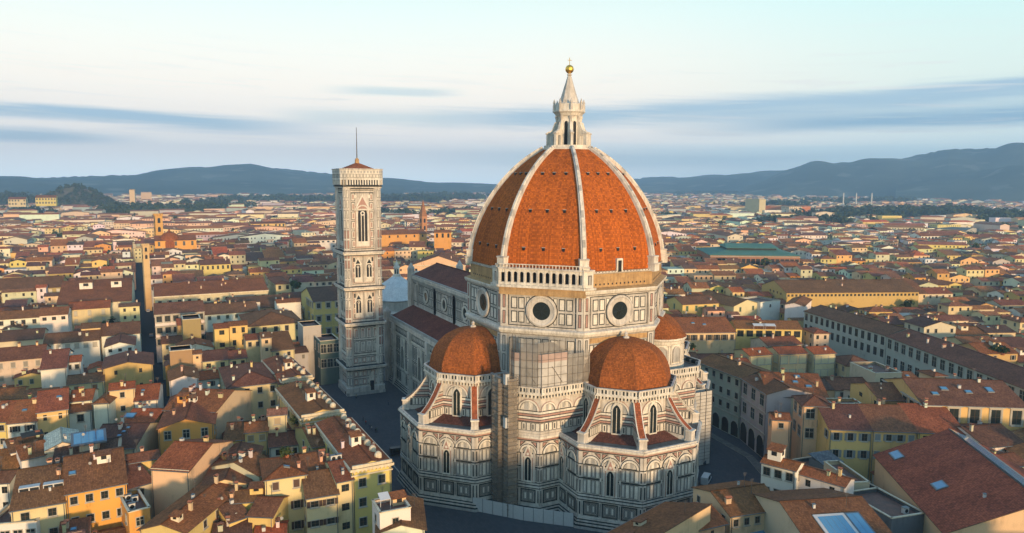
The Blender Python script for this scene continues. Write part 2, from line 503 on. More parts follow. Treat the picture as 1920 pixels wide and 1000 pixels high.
def low_story(mb, w, L, nb, win=(), key='tribune', cw=0.75):
    """the tall lower storey: striped foot, dado of framed boxes, two rows of panels, blind arches"""
    plinth(mb, w, L)
    z = 2.57
    bands(mb, w, 0, L, [(z, z+0.35, 0.16, 'white'), (6.75, 7.05, 0.1, 'green'), (7.05, 7.5, 0.32, 'white'), (7.5, 7.82, 0.12, 'green'),
                        (7.82, 8.2, 0.22, 'white'), (8.2, 8.42, 0.08, 'green'), (12.05, 12.4, 0.09, 'green'), (15.5, 15.78, 0.1, 'green'),
                        (18.7, 18.95, 0.08, 'green'), (18.95, 19.4, 0.07, 'pink')])
    for x in (0, L-cw):
        for z0, z1 in ((2.92, 6.75), (8.42, 12.05), (12.4, 15.5)):
            mb.rect(w, x, x+cw, z0, z1, 0.2, 'white'); mb.rect(w, x+cw*.3, x+cw*.7, z0+.35, z1-.35, 0.24, 'green')
        mb.rect(w, x, x+cw, 15.78, 18.7, 0.2, 'white')
    bw = (L-2*cw)/nb
    for i in range(nb):
        a = cw+i*bw; b = a+bw; c = (a+b)/2
        if i:
            mb.rect(w, a-.22, a+.22, 2.92, 6.75, 0.18, 'white'); mb.rect(w, a-.22, a+.22, 8.42, 15.5, 0.15, 'white')
            for z0, z1 in ((3.3, 6.4), (8.7, 11.8), (12.7, 15.2)): mb.rect(w, a-.09, a+.09, z0, z1, 0.19, 'green')
        # dado box
        mb.frame(w, a+.38, b-.38, 3.05, 6.5, 0.26, 0.07, 'green')
        mb.frame(w, a+.75, b-.75, 3.42, 6.13, 0.10, 0.06, 'green')
        m = (b-a-2.1)/2
        for k in (0, 1): dpanel(mb, w, a+1.0+k*(m+.1), a+1.0+k*(m+.1)+m, 3.65, 5.9, 0.13)
        # panels
        r = bw/2-.22
        if i in win:
            mb.rect(w, c-1.5, c+1.5, 8.42, 15.5, 0.22, 'pale'); mb.rect(w, c-1.22, c-1.02, 8.6, 14.9, 0.26, 'pink'); mb.rect(w, c+1.02, c+1.22, 8.6, 14.9, 0.26, 'pink')
            mb.poly(w, [(c-1.35, 14.7), (c+1.35, 14.7), (c, 18.1)], 0.34, 'pale')
            mb.poly(w, [(c-.75, 15.0), (c+.75, 15.0), (c, 17.1)], 0.38, 'pink'); mb.arc(w, c, 15.55, 0.0, 0.36, 0.42, 'pale', 10, 0, 360)
            for k in (-1, 1): mb.poly(w, [(c+k*1.55-.2, 8.42), (c+k*1.55+.2, 8.42), (c+k*1.55+.2, 15.9), (c+k*1.55, 17.0), (c+k*1.55-.2, 15.9)], 0.3, 'white')
            WINS.append((key, w, c, 8.75, 13.4, 0.82, 0.26))
            for k in (-1, 1):
                for z0, z1 in ((8.75, 11.85), (12.6, 15.3)): panel(mb, w, c+k*(r-.2)-.32, c+k*(r-.2)+.32, z0, z1, 0.1, 'grey')
        else:
            n = 4; pw = (bw-.5)/n
            for k in range(n):
                x = a+.25+k*pw
                for z0, z1 in ((8.6, 11.95), (12.5, 15.4)):
                    mb.rect(w, x+.04, x+pw-.04, z0, z1, 0.03, 'green'); mb.rect(w, x+.13, x+pw-.13, z0+.1, z1-.1, 0.05, 'pale' if k % 2 else 'grey')
                    if k % 2 == 0: mb.rect(w, x+pw*.38, x+pw*.62, z0+.5, z1-.5, 0.07, 'pale')
        arch_fill(mb, w, c, 15.78, r-.45, 4)
        mb.arc(w, c, 15.78, r-.58, r-.45, 0.14, 'green'); mb.arc(w, c, 15.78, r-.45, r, 0.3, 'pale'); mb.arc(w, c, 15.78, r, r+.12, 0.12, 'green')
    # spandrels
    for i in range(nb+1):
        x = cw+i*bw
        for k in ((-1, 1) if 0 < i < nb else ((1,) if i == 0 else (-1,))):
            mb.poly(w, sorted_ccw([(x+k*.18, 18.55), (x+k*(bw*.36), 18.55), (x+k*.18, 17.1)]), 0.06, 'green')
            mb.poly(w, sorted_ccw([(x+k*.30, 18.42), (x+k*(bw*.27), 18.42), (x+k*.30, 17.5)]), 0.09, 'pink')


def sorted_ccw(p):
    a = sum(p[i][0]*p[(i+1) % len(p)][1]-p[(i+1) % len(p)][0]*p[i][1] for i in range(len(p)))
    return p if a > 0 else p[::-1]


def up_story(mb, w, L, nb, win=(), key='tribune', zb=20.9, plain_sides=False):
    """the set-back upper storey up to the bracketed gallery (30.5)"""
    bands(mb, w, 0, L, [(zb, zb+.3, .15, 'white'), (23.5, 23.72, .09, 'green'), (23.72, 24.15, .07, 'pink'), (24.15, 24.35, .09, 'green'), (24.35, 24.8, .12, 'pale'),
                        (24.8, 25.0, .09, 'green'), (25.0, 25.5, .07, 'pink'), (25.5, 25.68, .09, 'green'), (25.68, 26.2, .14, 'pale'), (26.2, 26.4, .09, 'green'), (29.75, 30.0, .08, 'green')])
    bw = L/nb
    for i in range(nb):
        a = i*bw; b = a+bw; c = (a+b)/2; r = min(bw/2-.25, 3.1)
        n = max(4, int(bw/1.05)); pw = bw/n
        for k in range(n):
            x = a+k*pw
            mb.rect(w, x+.05, x+pw-.05, zb+.4, 23.4, 0.03, 'green'); mb.rect(w, x+.17, x+pw-.17, zb+.52, 23.28, 0.05, 'pale')
            if k % 2: mb.rect(w, x+pw*.38, x+pw*.62, zb+.8, 23.0, 0.08, 'green')
        arch_fill(mb, w, c, 26.45, r-.4, 4, ('pale', 'grey'))
        mb.arc(w, c, 26.45, r-.52, r-.4, .14, 'green'); mb.arc(w, c, 26.45, r-.4, r, .3, 'pale'); mb.arc(w, c, 26.45, r, r+.13, .12, 'pink')
        if i in win:
            mb.rect(w, c-1.35, c+1.35, zb+.3, 27.2, .26, 'pale')
            mb.lancet(w, c, 26.4, 27.2, 1.25, .3, 'pale')
            WINS.append((key, w, c, zb+.6, 26.9, .95, .34))


def ring(prof, mats=None, n=8, c=(0, 0), rot=22.5, mb=None, mat='white'):
    mb.lathe(prof, n, c, mat, rot, cap=False)


def brackets(mb, w, L, z0, z1, d, step=0.85, mat='pale', dark='dark'):
    """a bracketed gallery: dark slots between small stone brackets, with a pierced parapet over them"""
    mb.rect(w, 0, L, z0, z1, 0.12, dark)
    n = max(2, int(L/step)); s = L/n
    for i in range(n+1):
        mb.rect(w, max(0, i*s-.2), min(L, i*s+.2), z0-.25, z1, d*.9, mat)


def parapet(mb, w, L, z0, z1, d, step=0.8):
    mb.rect(w, -.2, L+.2, z0, z0+.35, d+.15, 'pale')
    mb.rect(w, -.1, L+.1, z0+.35, z1-.25, d, 'pale', d-.35)
    mb.rect(w, -.2, L+.2, z1-.25, z1, d+.12, 'white', d-.45)
    n = max(2, int(L/step)); s = L/n
    for i in range(n): mb.rect(w, i*s+s*.25, i*s+s*.75, z0+.5, z1-.38, d+.03, 'green' if i % 3 else 'grey')


def build_windows(key, parent):
    for k, w, xc, z0, zs, hw, d in WINS:
        if k != key: continue
        b = MB('glass', 'pale')
        b.lancet(w, xc, z0, zs, hw, d, 'glass', d-.05)
        b.rect(w, xc-.07, xc+.07, z0, zs+hw*.9, d+.07, 'pale', d)
        for q in (-1, 1): b.rect(w, xc+q*(hw+.06)-.07, xc+q*(hw+.06)+.07, z0, zs, d+.14, 'pale', d-.1)
        b.rect(w, xc-hw-.2, xc+hw+.2, z0-.3, z0, d+.2, 'pale', d-.2)
        b.build('window', parent)


# ------------------------------------------------------------------ tribune (built round its own axis, then turned)
DT, AL, AU = 29.23, 18.2, 11.3
def octv(r, c=(DT, 0)): return [(c[0]+r*math.cos(R_(22.5+45*i)), c[1]+r*math.sin(R_(22.5+45*i))) for i in range(8)]
def make_tribune():
    key = 'tribune'
    WINS.clear()
    RL = AL/math.cos(R_(22.5)); RU = AU/math.cos(R_(22.5))
    lo = octv(RL); up = octv(RU)
    b = MB('white', 'green', 'pink', 'pale', 'grey', 'lead', 'tile')
    # plan corners, east going counter-clockwise: indices 0 (22.5 deg) .. 7 (-22.5 deg)
    order = [5, 6, 7, 0, 1, 2]
    pts = [lo[i] for i in order]
    back = (DT-AL*.9, pts[-1][1]); back0 = (DT-AL*.9, pts[0][1])
    b.prism([back0]+pts+[back], 0, 20.1, 'white', 'lead')
    for i in range(5):
        p, q = pts[i], pts[i+1]
        low_story(b, wall(p, q), wlen(p, q), 3, (1,), key)
    # cornice of the terrace
    for i in range(5):
        p, q = pts[i], pts[i+1]; w = wall(p, q); L = wlen(p, q)
        b.rect(w, -.15, L+.15, 19.4, 19.75, .35, 'white'); b.rect(w, -.3, L+.3, 19.75, 20.15, .7, 'pale'); b.rect(w, -.15, L+.15, 20.15, 20.5, .4, 'white', -.15)
    lowo = b.build('tribune', cath)
    # tiled apron from the terrace up to the upper wall
    b = MB('tile')
    ri = octv((AU+.05)/math.cos(R_(22.5))); ro = octv((AL-3.2)/math.cos(R_(22.5)))
    for i in range(5):
        a, c = order[i], order[i+1]
        b.sface([(*ro[a], 20.14), (*ro[c], 20.14), (*ri[c], 21.4), (*ri[a], 21.4)], 'tile')
    ap = b.build('apron_roof', lowo); ap.color = (0.14, 0.058, 0.040, 1)
    b = MB('white', 'green', 'pink', 'pale', 'grey', 'dark')
    pu = [up[i] for i in order]
    b.prism([(DT-12, pu[0][1])]+pu+[(DT-12, pu[-1][1])], 20.0, 32.0, 'white', 'lead')
    for i in range(5):
        p, q = pu[i], pu[i+1]
        up_story(b, wall(p, q), wlen(p, q), 1, (0,), key)
    upo = b.build('upper_wall', lowo)
    b = MB('pale', 'white', 'green', 'dark')
    for i in range(5):
        p, q = pu[i], pu[i+1]; w = wall(p, q); L = wlen(p, q)
        brackets(b, w, L, 29.95, 30.7, .95); parapet(b, w, L+.0, 30.7, 32.5, 1.0)
        b.rect(w, -.4, L+.4, 30.55, 30.75, 1.15, 'pale')
    b.build('gallery', lowo)
    build_windows(key, lowo)
    # half dome
    b = MB('dome2')
    R0 = 10.9/math.cos(R_(22.5)); prof = []
    H = 10.2
    for i in range(13):
        t = i/12; z = H*math.sin(t*math.pi/2)*1.0
        r = (R0-.6)*math.cos(t*math.pi/2)**0.86+.6*(1-t)
        prof.append((max(r, 0.0), 32.35+z))
    prof.insert(0, (R0+.35, 32.0))
    b.lathe(prof, 8, (DT, 0), 'dome2', 22.5, cap=False, slope=True)
    hd = b.build('half_dome', lowo)
    b = MB('white')
    b.lathe([(.9, 42.3), (.75, 42.9), (.35, 43.1), (.5, 43.6), (0.0, 44.2)], 8, (DT, 0), 'white', 22.5)
    b.build('finial', lowo)
    # sloping buttress walls at the corners
    for i in (6, 7, 0, 1):
        b = MB('white', 'green', 'pink', 'pale', 'tile', 'grey')
        ang = R_(22.5+45*i); ca, sa = math.cos(ang), math.sin(ang)
        def P(r, e, z): return (DT+ca*r-sa*e, sa*r+ca*e, z)
        r0, r1, h = RU-.1, 18.6, .72
        zt0, zt1 = 29.9, 22.5
        def top(r): 
            t = (r-r0)/(r1-r0); return zt0+(zt1-zt0)*t - 1.0*math.sin(math.pi*t)
        N = 8
        rs = [r0+(r1-r0)*k/N for k in range(N+1)]
        for sgn in (-1, 1):
            for k in range(N):
                q = [P(rs[k], sgn*h, 20.1), P(rs[k+1], sgn*h, 20.1), P(rs[k+1], sgn*h, top(rs[k+1])), P(rs[k], sgn*h, top(rs[k]))]
                b.face(q if sgn < 0 else q[::-1], 'white')
            # stripes and panels on the cheeks, each cut off by the slope
            def cheek(ra, rb, z0, z1, mat, d):
                rb2 = rb
                for _ in range(40):
                    if top(rb2) < z1+.25: rb2 -= (r1-r0)/40
                if rb2 <= ra+.1: return
                q = [P(ra, sgn*(h+d), z0), P(rb2, sgn*(h+d), z0), P(rb2, sgn*(h+d), z1), P(ra, sgn*(h+d), z1)]
                b.face(q if sgn < 0 else q[::-1], mat)
            for z0, z1, m in ((23.5, 23.72, 'green'), (23.72, 24.15, 'pink'), (24.15, 24.35, 'green'), (24.8, 25.0, 'green'), (25.0, 25.5, 'pink'), (25.5, 25.68, 'green'),
                              (26.2, 26.4, 'green'), (26.4, 26.9, 'pink'), (27.3, 27.5, 'green')):
                cheek(r0, r1, z0, z1, m, .03)
            k = 0
            r = r0+.2
            while r < r1-.9:
                cheek(r, r+.75, 21.3, 23.35, 'green', .03); 
                if top(r+.75) > 23.7:
                    q = [P(r+.14, sgn*(h+.05), 21.45), P(r+.61, sgn*(h+.05), 21.45), P(r+.61, sgn*(h+.05), 23.2), P(r+.14, sgn*(h+.05), 23.2)]
                    b.face(q if sgn < 0 else q[::-1], 'pale')
                r += .85; k += 1
        for k in range(N):
            a, c = rs[k], rs[k+1]
            za, zc = top(a)+.28, top(c)+.28
            b.sface([P(c, -h+.02, zc+.05), P(c, h-.02, zc+.05), P(a, h-.02, za+.05), P(a, -h+.02, za+.05)], 'tile')
            for e0, e1 in ((-h-.2, -h+.02), (h-.02, h+.2)): b.face([P(c, e0, zc+.1), P(c, e1, zc+.1), P(a, e1, za+.1), P(a, e0, za+.1)], 'pale')
            for e in (-h-.2, h+.2):
                q = [P(a, e, za-.3), P(c, e, zc-.3), P(c, e, zc), P(a, e, za)]
                b.face(q if e < 0 else q[::-1], 'pale')
        # end pier
        c0, c1 = P(17.6, 0, 0), P(19.3, 0, 0)
        def q4(ra, rb, e): return [P(ra, -e, 0)[:2], P(rb, -e, 0)[:2], P(rb, e, 0)[:2], P(ra, e, 0)[:2]]
        b.prism(q4(17.55, 19.1, .9), 20.1, 22.6, 'white', 'pale'); b.prism(q4(17.4, 19.3, 1.08), 22.6, 22.95, 'pale')
        b.prism(q4(17.4, 19.3, 1.08), 20.1, 20.6, 'pale')
        bo = b.build('buttress', lowo); bo.color = (0.33, 0.10, 0.042, 1)
    return lowo


trib = make_tribune()
trib.color = (0.2, 0.08, 0.05, 1)
for rz in (-90, 90):
    t2 = copy_tree(trib, cath); t2.rotation_euler = (0, 0, R_(rz))

# ------------------------------------------------------------------ corner piers between the tribunes
def make_pier():
    key = 'pier'; WINS.clear()
    S, C = 28.0, 23.9
    b = MB('white', 'green', 'pink', 'pale', 'grey', 'lead', 'dark')
    pl = [(8, -S), (C, -S), (S, -C), (S, -8), (8, -8)]
    b.prism(pl, 0, 31.0, 'white', 'lead')
    lows = [((17.9, -S), (C, -S), 1, ()), ((C, -S), (S, -C), 1, (0,)), ((S, -C), (S, -17.9), 1, ())]
    for p, q, nb, wi in lows: low_story(b, wall(p, q), wlen(p, q), nb, wi, key, 0.6)
    ups = [((10, -S), (C, -S), 3), ((C, -S), (S, -C), 1), ((S, -C), (S, -10), 3)]
    for p, q, nb in ups:
        w = wall(p, q); L = wlen(p, q)
        b.rect(w, -.2, L+.2, 19.5, 20.1, .45, 'pale'); b.rect(w, -.1, L+.1, 20.1, 20.7, .25, 'white')
        up_story(b, w, L, nb, (), key)
    o = b.build('corner_pier', cath)
    b = MB('pale', 'white', 'green', 'dark')
    for p, q, nb in ups:
        w = wall(p, q); L = wlen(p, q)
        brackets(b, w, L, 29.95, 30.7, .95); parapet(b, w, L, 30.7, 32.5, 1.0); b.rect(w, -.4, L+.4, 30.55, 30.75, 1.15, 'pale')
    b.build('gallery', o)
    build_windows(key, o)
    # the small round chapel on top, with shell niches and paired half-columns
    c = (18.43, -18.43); RE = 7.0
    b = MB('pale', 'white', 'grey', 'dark')
    b.lathe([(RE+.4, 31.0), (RE+.4, 32.6), (RE, 32.8), (RE, 38.0), (RE+.35, 38.3), (RE+.5, 39.0), (RE+.95, 39.3), (RE+.95, 39.8), (RE+.2, 40.0)], 40, c, 'pale')
    for k in range(5):
        a = R_(-45+(k-2)*36)
        p = (c[0]+RE*math.cos(a), c[1]+RE*math.sin(a)); u = (-math.sin(a), math.cos(a))
        w = ((p[0], p[1]), u, (math.cos(a), math.sin(a)))
        hw = 1.15
        pts = [(-hw, 33.2), (hw, 33.2), (hw, 36.2)]+[(hw*math.cos(R_(t)), 36.2+hw*math.sin(R_(t))) for t in (30, 60, 90, 120, 150)]+[(-hw, 36.2)]
        b.poly(w, pts, 0.10, 'grey', -.3); b.arc(w, 0, 36.2, hw, hw+.3, .3, 'white', 10, 0, 180, -.2)
        for q in (-1, 1): b.rect(w, q*(hw+.15)-.15, q*(hw+.15)+.15, 33.2, 36.2, .3, 'white', -.3)
        a2 = a+R_(18)
        for da in (-.055, .055):
            cc = (c[0]+(RE+.1)*math.cos(a2+da), c[1]+(RE+.1)*math.sin(a2+da))
            b.lathe([(.34, 32.8), (.26, 33.2), (.24, 37.4), (.4, 37.9)], 8, cc, 'pale')
    ex = b.build('round_chapel', o)
    b = MB('dome2')
    b.lathe([(RE+1.0, 39.8), (RE-.4, 41.0), (4.8, 42.6), (2.8, 43.8), (.9, 44.7), (0, 44.9)], 20, c, 'dome2', cap=False, slope=True)
    b.build('conical_roof', o)
    return o
pier = make_pier()
p2 = copy_tree(pier, cath); p2.rotation_euler = (0, 0, R_(90))
# the chapel of the first pier is stripped of its roof and lies under the scaffold hood
for ch in list(pier.children):
    if ch.name.startswith(('round_chapel', 'conical_roof')): bpy.data.objects.remove(ch)

# ------------------------------------------------------------------ drum
b = MB('white', 'green', 'pink', 'pale', 'grey', 'brick', 'dark')
b.lathe([(RD-.1, 20, 'grey'), (RD-.1, 42.6), (RD+.5, 43.0, 'pale'), (RD+.9, 43.7, 'pale'), (RD+.9, 44.2), (RD, 44.6), (RD, 53.3), (RD+.7, 53.7, 'pale'), (RD+1.0, 54.3, 'pale'),
         (RD+1.0, 54.7, 'brick'), (RD-.7, 55.2, 'brick'), (RD-.7, 58.5, 'white'), (RD-.2, 58.8, 'white'), (RD-.2, 59.2, 'brick'), (RD-.9, 59.3)], 8, (0, 0), 'white', 22.5, cap=False)
FL = 2*RD*math.sin(R_(22.5))
dv = {k: pol(k, RD) for k in (22.5, 67.5, 112.5, 157.5, 202.5, 247.5, 292.5, 337.5)}
FACES = [(90, 112.5, 67.5), (135, 157.5, 112.5), (180, 202.5, 157.5), (225, 247.5, 202.5), (45, 67.5, 22.5), (0, 22.5, 337.5)]
for be, l, r in FACES:
    w = wall(dv[l], dv[r]); L = FL
    # corner pilasters
    for x in (0, L-1.7):
        b.rect(w, x, x+1.7, 44.6, 53.3, .22, 'white')
        for z0, z1 in ((45.3, 48.7), (49.4, 52.8)): b.rect(w, x+.45, x+1.25, z0, z1, .25, 'green'); b.rect(w, x+.6, x+1.1, z0+.15, z1-.15, .27, 'pink')
        b.rect(w, x, x+1.7, 32.5, 42.6, .25, 'white')
        for z0, z1 in ((33, 37.3), (37.9, 42.2)): b.rect(w, x+.45, x+1.25, z0, z1, .28, 'green'); b.rect(w, x+.6, x+1.1, z0+.15, z1-.15, .3, 'grey')
    b.frame(w, 1.9, L-1.9, 44.9, 53.1, .22, .05, 'green'); b.frame(w, 2.3, L-2.3, 45.3, 52.7, .12, .05, 'grey')
    for k in (0, 1):
        for x0 in ((2.6+k*1.95), (L-2.6-1.85-k*1.95)):
            for z0, z1 in ((45.6, 48.8), (49.2, 52.4)):
                b.rect(w, x0, x0+1.85, z0, z1, .04, 'grey'); b.rect(w, x0+.12, x0+1.73, z0+.12, z1-.12, .06, 'green'); b.rect(w, x0+.34, x0+1.51, z0+.34, z1-.34, .08, 'pale')
    c = L/2
    for q in (-1, 1):
        for z0, z1 in ((45.6, 48.2), (49.8, 52.4)): panel(b, w, c+q*3.6-.5, c+q*3.6+.5, z0, z1, .14, 'pale')
    b.rect(w, 1.7, L-1.7, 48.92, 49.08, .05, 'white')
    if be % 90 == 0:
        b.rect(w, 1.8, L-1.8, 41.2, 42.5, .06, 'brick'); b.arc(w, c, 32.6, 8.7, 9.7, .3, 'brick', 20)
        for x0 in (1.9, L-1.9-2.6):
            for z0, z1 in ((33.2, 36.8), (37.2, 40.8)): 
                for k in (0, 1): panel(b, w, x0+k*1.35, x0+k*1.35+1.2, z0, z1, .16, 'pale')
    else:
        for k in range(8):
            for z0, z1 in ((37.2, 41.8),): panel(b, w, 2.2+k*2.2, 2.2+k*2.2+1.9, z0, z1, .18, 'pale' if k % 2 else 'grey')
    # putlog holes of the bare masonry band
    ai = AP-.65
    pw = wall(pol(l, RD-.7), pol(r, RD-.7)); PL = wlen(pol(l, RD-.7), pol(r, RD-.7))
    if be != 135:
        for k in range(14): b.rect(pw, 2.2+k*1.25, 2.6+k*1.25, 55.7, 56.15, .03, 'dark')
        for k in range(20): b.rect(pw, 1.4+k*.95, 1.65+k*.95, 58.95, 59.15, .5, 'dark')
drum = b.build('drum', cath)
for be, l, r in FACES:
    w = wall(dv[l], dv[r]); c = FL/2
    b = MB('pale', 'glass', 'green')
    b.arc(w, c, 49.0, 4.05, 4.25, .12, 'green', 40, 0, 360)
    o_, u, n = w
    def P(r0, a, e): return (o_[0]+u[0]*(c+r0*math.cos(a))+n[0]*e, o_[1]+u[1]*(c+r0*math.cos(a))+n[1]*e, 49.0+r0*math.sin(a))
    prof = [(4.05, .15), (4.0, .5), (3.55, .62), (3.3, .45), (2.42, .28), (2.32, .24)]
    N = 40
    for j in range(len(prof)-1):
        (ra, ea), (rb, eb) = prof[j], prof[j+1]
        for i in range(N):
            a0, a1 = 2*math.pi*i/N, 2*math.pi*(i+1)/N
            b.face([P(ra, a0, ea), P(ra, a1, ea), P(rb, a1, eb), P(rb, a0, eb)], 'white')
    b.face([P(2.32, 2*math.pi*i/N, .16) for i in range(N)], 'glass')
    for i in range(N):
        a0, a1 = 2*math.pi*i/N, 2*math.pi*(i+1)/N
        b.face([P(2.32, a0, .24), P(2.32, a1, .24), P(2.32, a1, .16), P(2.32, a0, .16)], 'pale')
    for k in range(4):
        a = math.pi*k/4+.2
        b.bar(P(2.2, a, .22), P(2.2, a+math.pi, .22), .06, .05, 'green')
    b.build('oculus', cath)
# arcaded gallery, finished on one side only
w = wall(dv[157.5], dv[112.5])
b = MB('pale', 'white', 'dark', 'grey', 'brick')
b.rect(w, -.3, FL+.6, 53.0, 54.9, 1.0, 'brick', -.2); b.rect(w, -.5, FL+.9, 54.9, 55.5, 1.5, 'pale', -.2)
b.rect(w, 0, FL, 55.5, 59.6, -.05, 'dark', -.4)
n = 13; x0, x1 = -.1, FL+.1; s = (x1-x0)/n
for i in range(n+1):
    b.rect(w, x0+i*s-.32, x0+i*s+.32, 55.5, 59.5, 1.05, 'pale', .5); b.rect(w, x0+i*s-.14, x0+i*s+.14, 56.5, 58.6, 1.15, 'white', 1.0)
for i in range(n):
    c = x0+(i+.5)*s
    b.rect(w, c-s/2, c+s/2, 55.5, 56.25, .95, 'grey', .6)
    b.rect(w, c-s/2+.3, c+s/2-.3, 55.6, 56.1, 1.0, 'pale', .6)
    r = s/2-.32
    for k in range(6):
        a0, a1 = R_(180*k/6), R_(180*(k+1)/6)
        b.poly(w, [(c+r*math.cos(a0), 58.4+r*math.sin(a0)), (c+r*math.cos(a0), 59.5), (c+r*math.cos(a1), 59.5), (c+r*math.cos(a1), 58.4+r*math.sin(a1))][::-1], .98, 'pale', .5)
b.rect(w, -.5, FL+.5, 59.5, 59.9, 1.35, 'white', -.3)
for i in range(26): b.rect(w, i*FL/25-.09, i*FL/25+.09, 59.9, 60.7, 1.1, 'pale', .95)
b.rect(w, -.4, FL+.4, 60.7, 60.9, 1.15, 'pale', .9)
# it turns the two corners for the length of one arch
for px, (ww, xa, xb) in enumerate(((wall(dv[112.5], dv[67.5]), .2, 2.1), (wall(dv[202.5], dv[157.5]), FL-2.1, FL-.2))):
    b.rect(ww, xa-1.2 if px else xa-1.2, xb+.6, 54.9, 55.5, 1.5, 'pale', -.2)
    b.rect(ww, xa-1.0, xb, 55.5, 59.5, 1.05, 'pale', -.5); b.rect(ww, xa-1.2, xb+.3, 59.5, 59.9, 1.3, 'white', -.3)
    c = (xa+xb)/2-.1
    b.rect(ww, c-.5, c+.5, 56.2, 58.6, 1.08, 'dark', 1.0); b.rect(ww, c-.3, c+.3, 56.2, 58.4, 1.12, 'grey', 1.0)
b.build('arcade_gallery', cath)

# ------------------------------------------------------------------ dome
_dz = [58.0, 59.5, 61.5, 65.5, 69.5, 73.5, 77.5, 81.0, 84.5, 87.5, 89.5, 90.8]
_dr = [27.65, 27.55, 27.35, 26.55, 25.3, 23.5, 21.1, 18.5, 15.3, 11.7, 8.7, 6.5]
_dp = np.polyfit(np.array(_dz)-75, _dr, 6)
def rdome(z): return float(np.polyval(_dp, z-75))
def ndome(z):
    s = (rdome(z+.05)-rdome(z-.05))/.1; k = math.hypot(1, s); return 1/k, -s/k
prof = [(RD-1.2, 58.9)]+[(rdome(59.5+31.0*math.sin(i/28*math.pi/2)**1.0), 59.5+31.0*math.sin(i/28*math.pi/2)) for i in range(29)]
b = MB('dome'); b.lathe(prof, 8, (0, 0), 'dome', 22.5, cap=False, slope=True)
dome = b.build('dome', cath)
for k in range(8):
    be = 22.5+45*k; d = pol(be, 1.0); t = (d[1], -d[0])
    b = MB('white', 'pale', 'grey')
    zs = [59.6+30.9*math.sin(i/26*math.pi/2) for i in range(27)]
    prev = None
    for i, z in enumerate(zs):
        r = rdome(z); hw = .74-.28*i/26
        # outward direction of the profile
        nr, nzv = ndome(z)
        q = []
        for e, h in ((-hw, -.4), (-hw, .55), (-hw*.55, .62), (-hw*.5, .95), (hw*.5, .95), (hw*.55, .62), (hw, .55), (hw, -.4)):
            rr, zz = r+nr*h, z+nzv*h
            q.append((d[0]*rr+t[0]*e, d[1]*rr+t[1]*e, zz))
        if prev:
            for j in range(7): b.face([prev[j], q[j], q[j+1], prev[j+1]], ('grey' if i % 4 == 0 else 'pale') if j in (2, 3, 4) else 'white')
        prev = q
    def blk(r0, r1, hw, z0, z1, m):
        b.prism([(d[0]*r0+t[0]*hw, d[1]*r0+t[1]*hw), (d[0]*r0-t[0]*hw, d[1]*r0-t[1]*hw), (d[0]*r1-t[0]*hw, d[1]*r1-t[1]*hw), (d[0]*r1+t[0]*hw, d[1]*r1+t[1]*hw)][::-1], z0, z1, m)
    blk(26, 28.9, 1.25, 58.6, 60.3, 'pale'); blk(26, 29.1, 1.35, 60.3, 60.7, 'white'); blk(26, 28.6, 1.15, 60.7, 62.2, 'pale'); blk(25.6, 28.75, 1.25, 62.2, 62.6, 'white')
    b.build('rib', dome)
for be, l, r in FACES:
    ux, uy = math.cos(R_(be)), -math.sin(R_(be))
    for z in (64.5, 74.0, 83.5):
        for k in (-1, 0, 1):
            ra = rdome(z)*math.cos(R_(22.5)); n = pol(be, 1.0); e = k*ra*.21
            b = MB('dark', 'grey')
            s = .34
            b.prism([(n[0]*(ra-.3)+ux*(e+q*s), n[1]*(ra-.3)+uy*(e+q*s)) for q in (1, -1)]+[(n[0]*(ra+.22)+ux*(e+q*s), n[1]*(ra+.22)+uy*(e+q*s)) for q in (-1, 1)], z-.35, z+.4, 'dark')
            b.prism([(n[0]*(ra-.5)+ux*(e+q*(s+.1)), n[1]*(ra-.5)+uy*(e+q*(s+.1))) for q in (1, -1)]+[(n[0]*(ra+.26)+ux*(e+q*(s+.1)), n[1]*(ra+.26)+uy*(e+q*(s+.1))) for q in (-1, 1)], z+.4, z+.52, 'grey')
            b.build('port_opening', dome)
# little door in the foot of the tiles
w = wall(dv[112.5], dv[67.5]); b = MB('pale', 'dark')
b.rect(w, FL*.5-.95, FL*.5+.95, 59.1, 62.3, -.2, 'pale', -2.5); b.rect(w, FL*.5-.5, FL*.5+.5, 58.9, 61.8, -.12, 'dark', -.3)
b.build('door', dome)

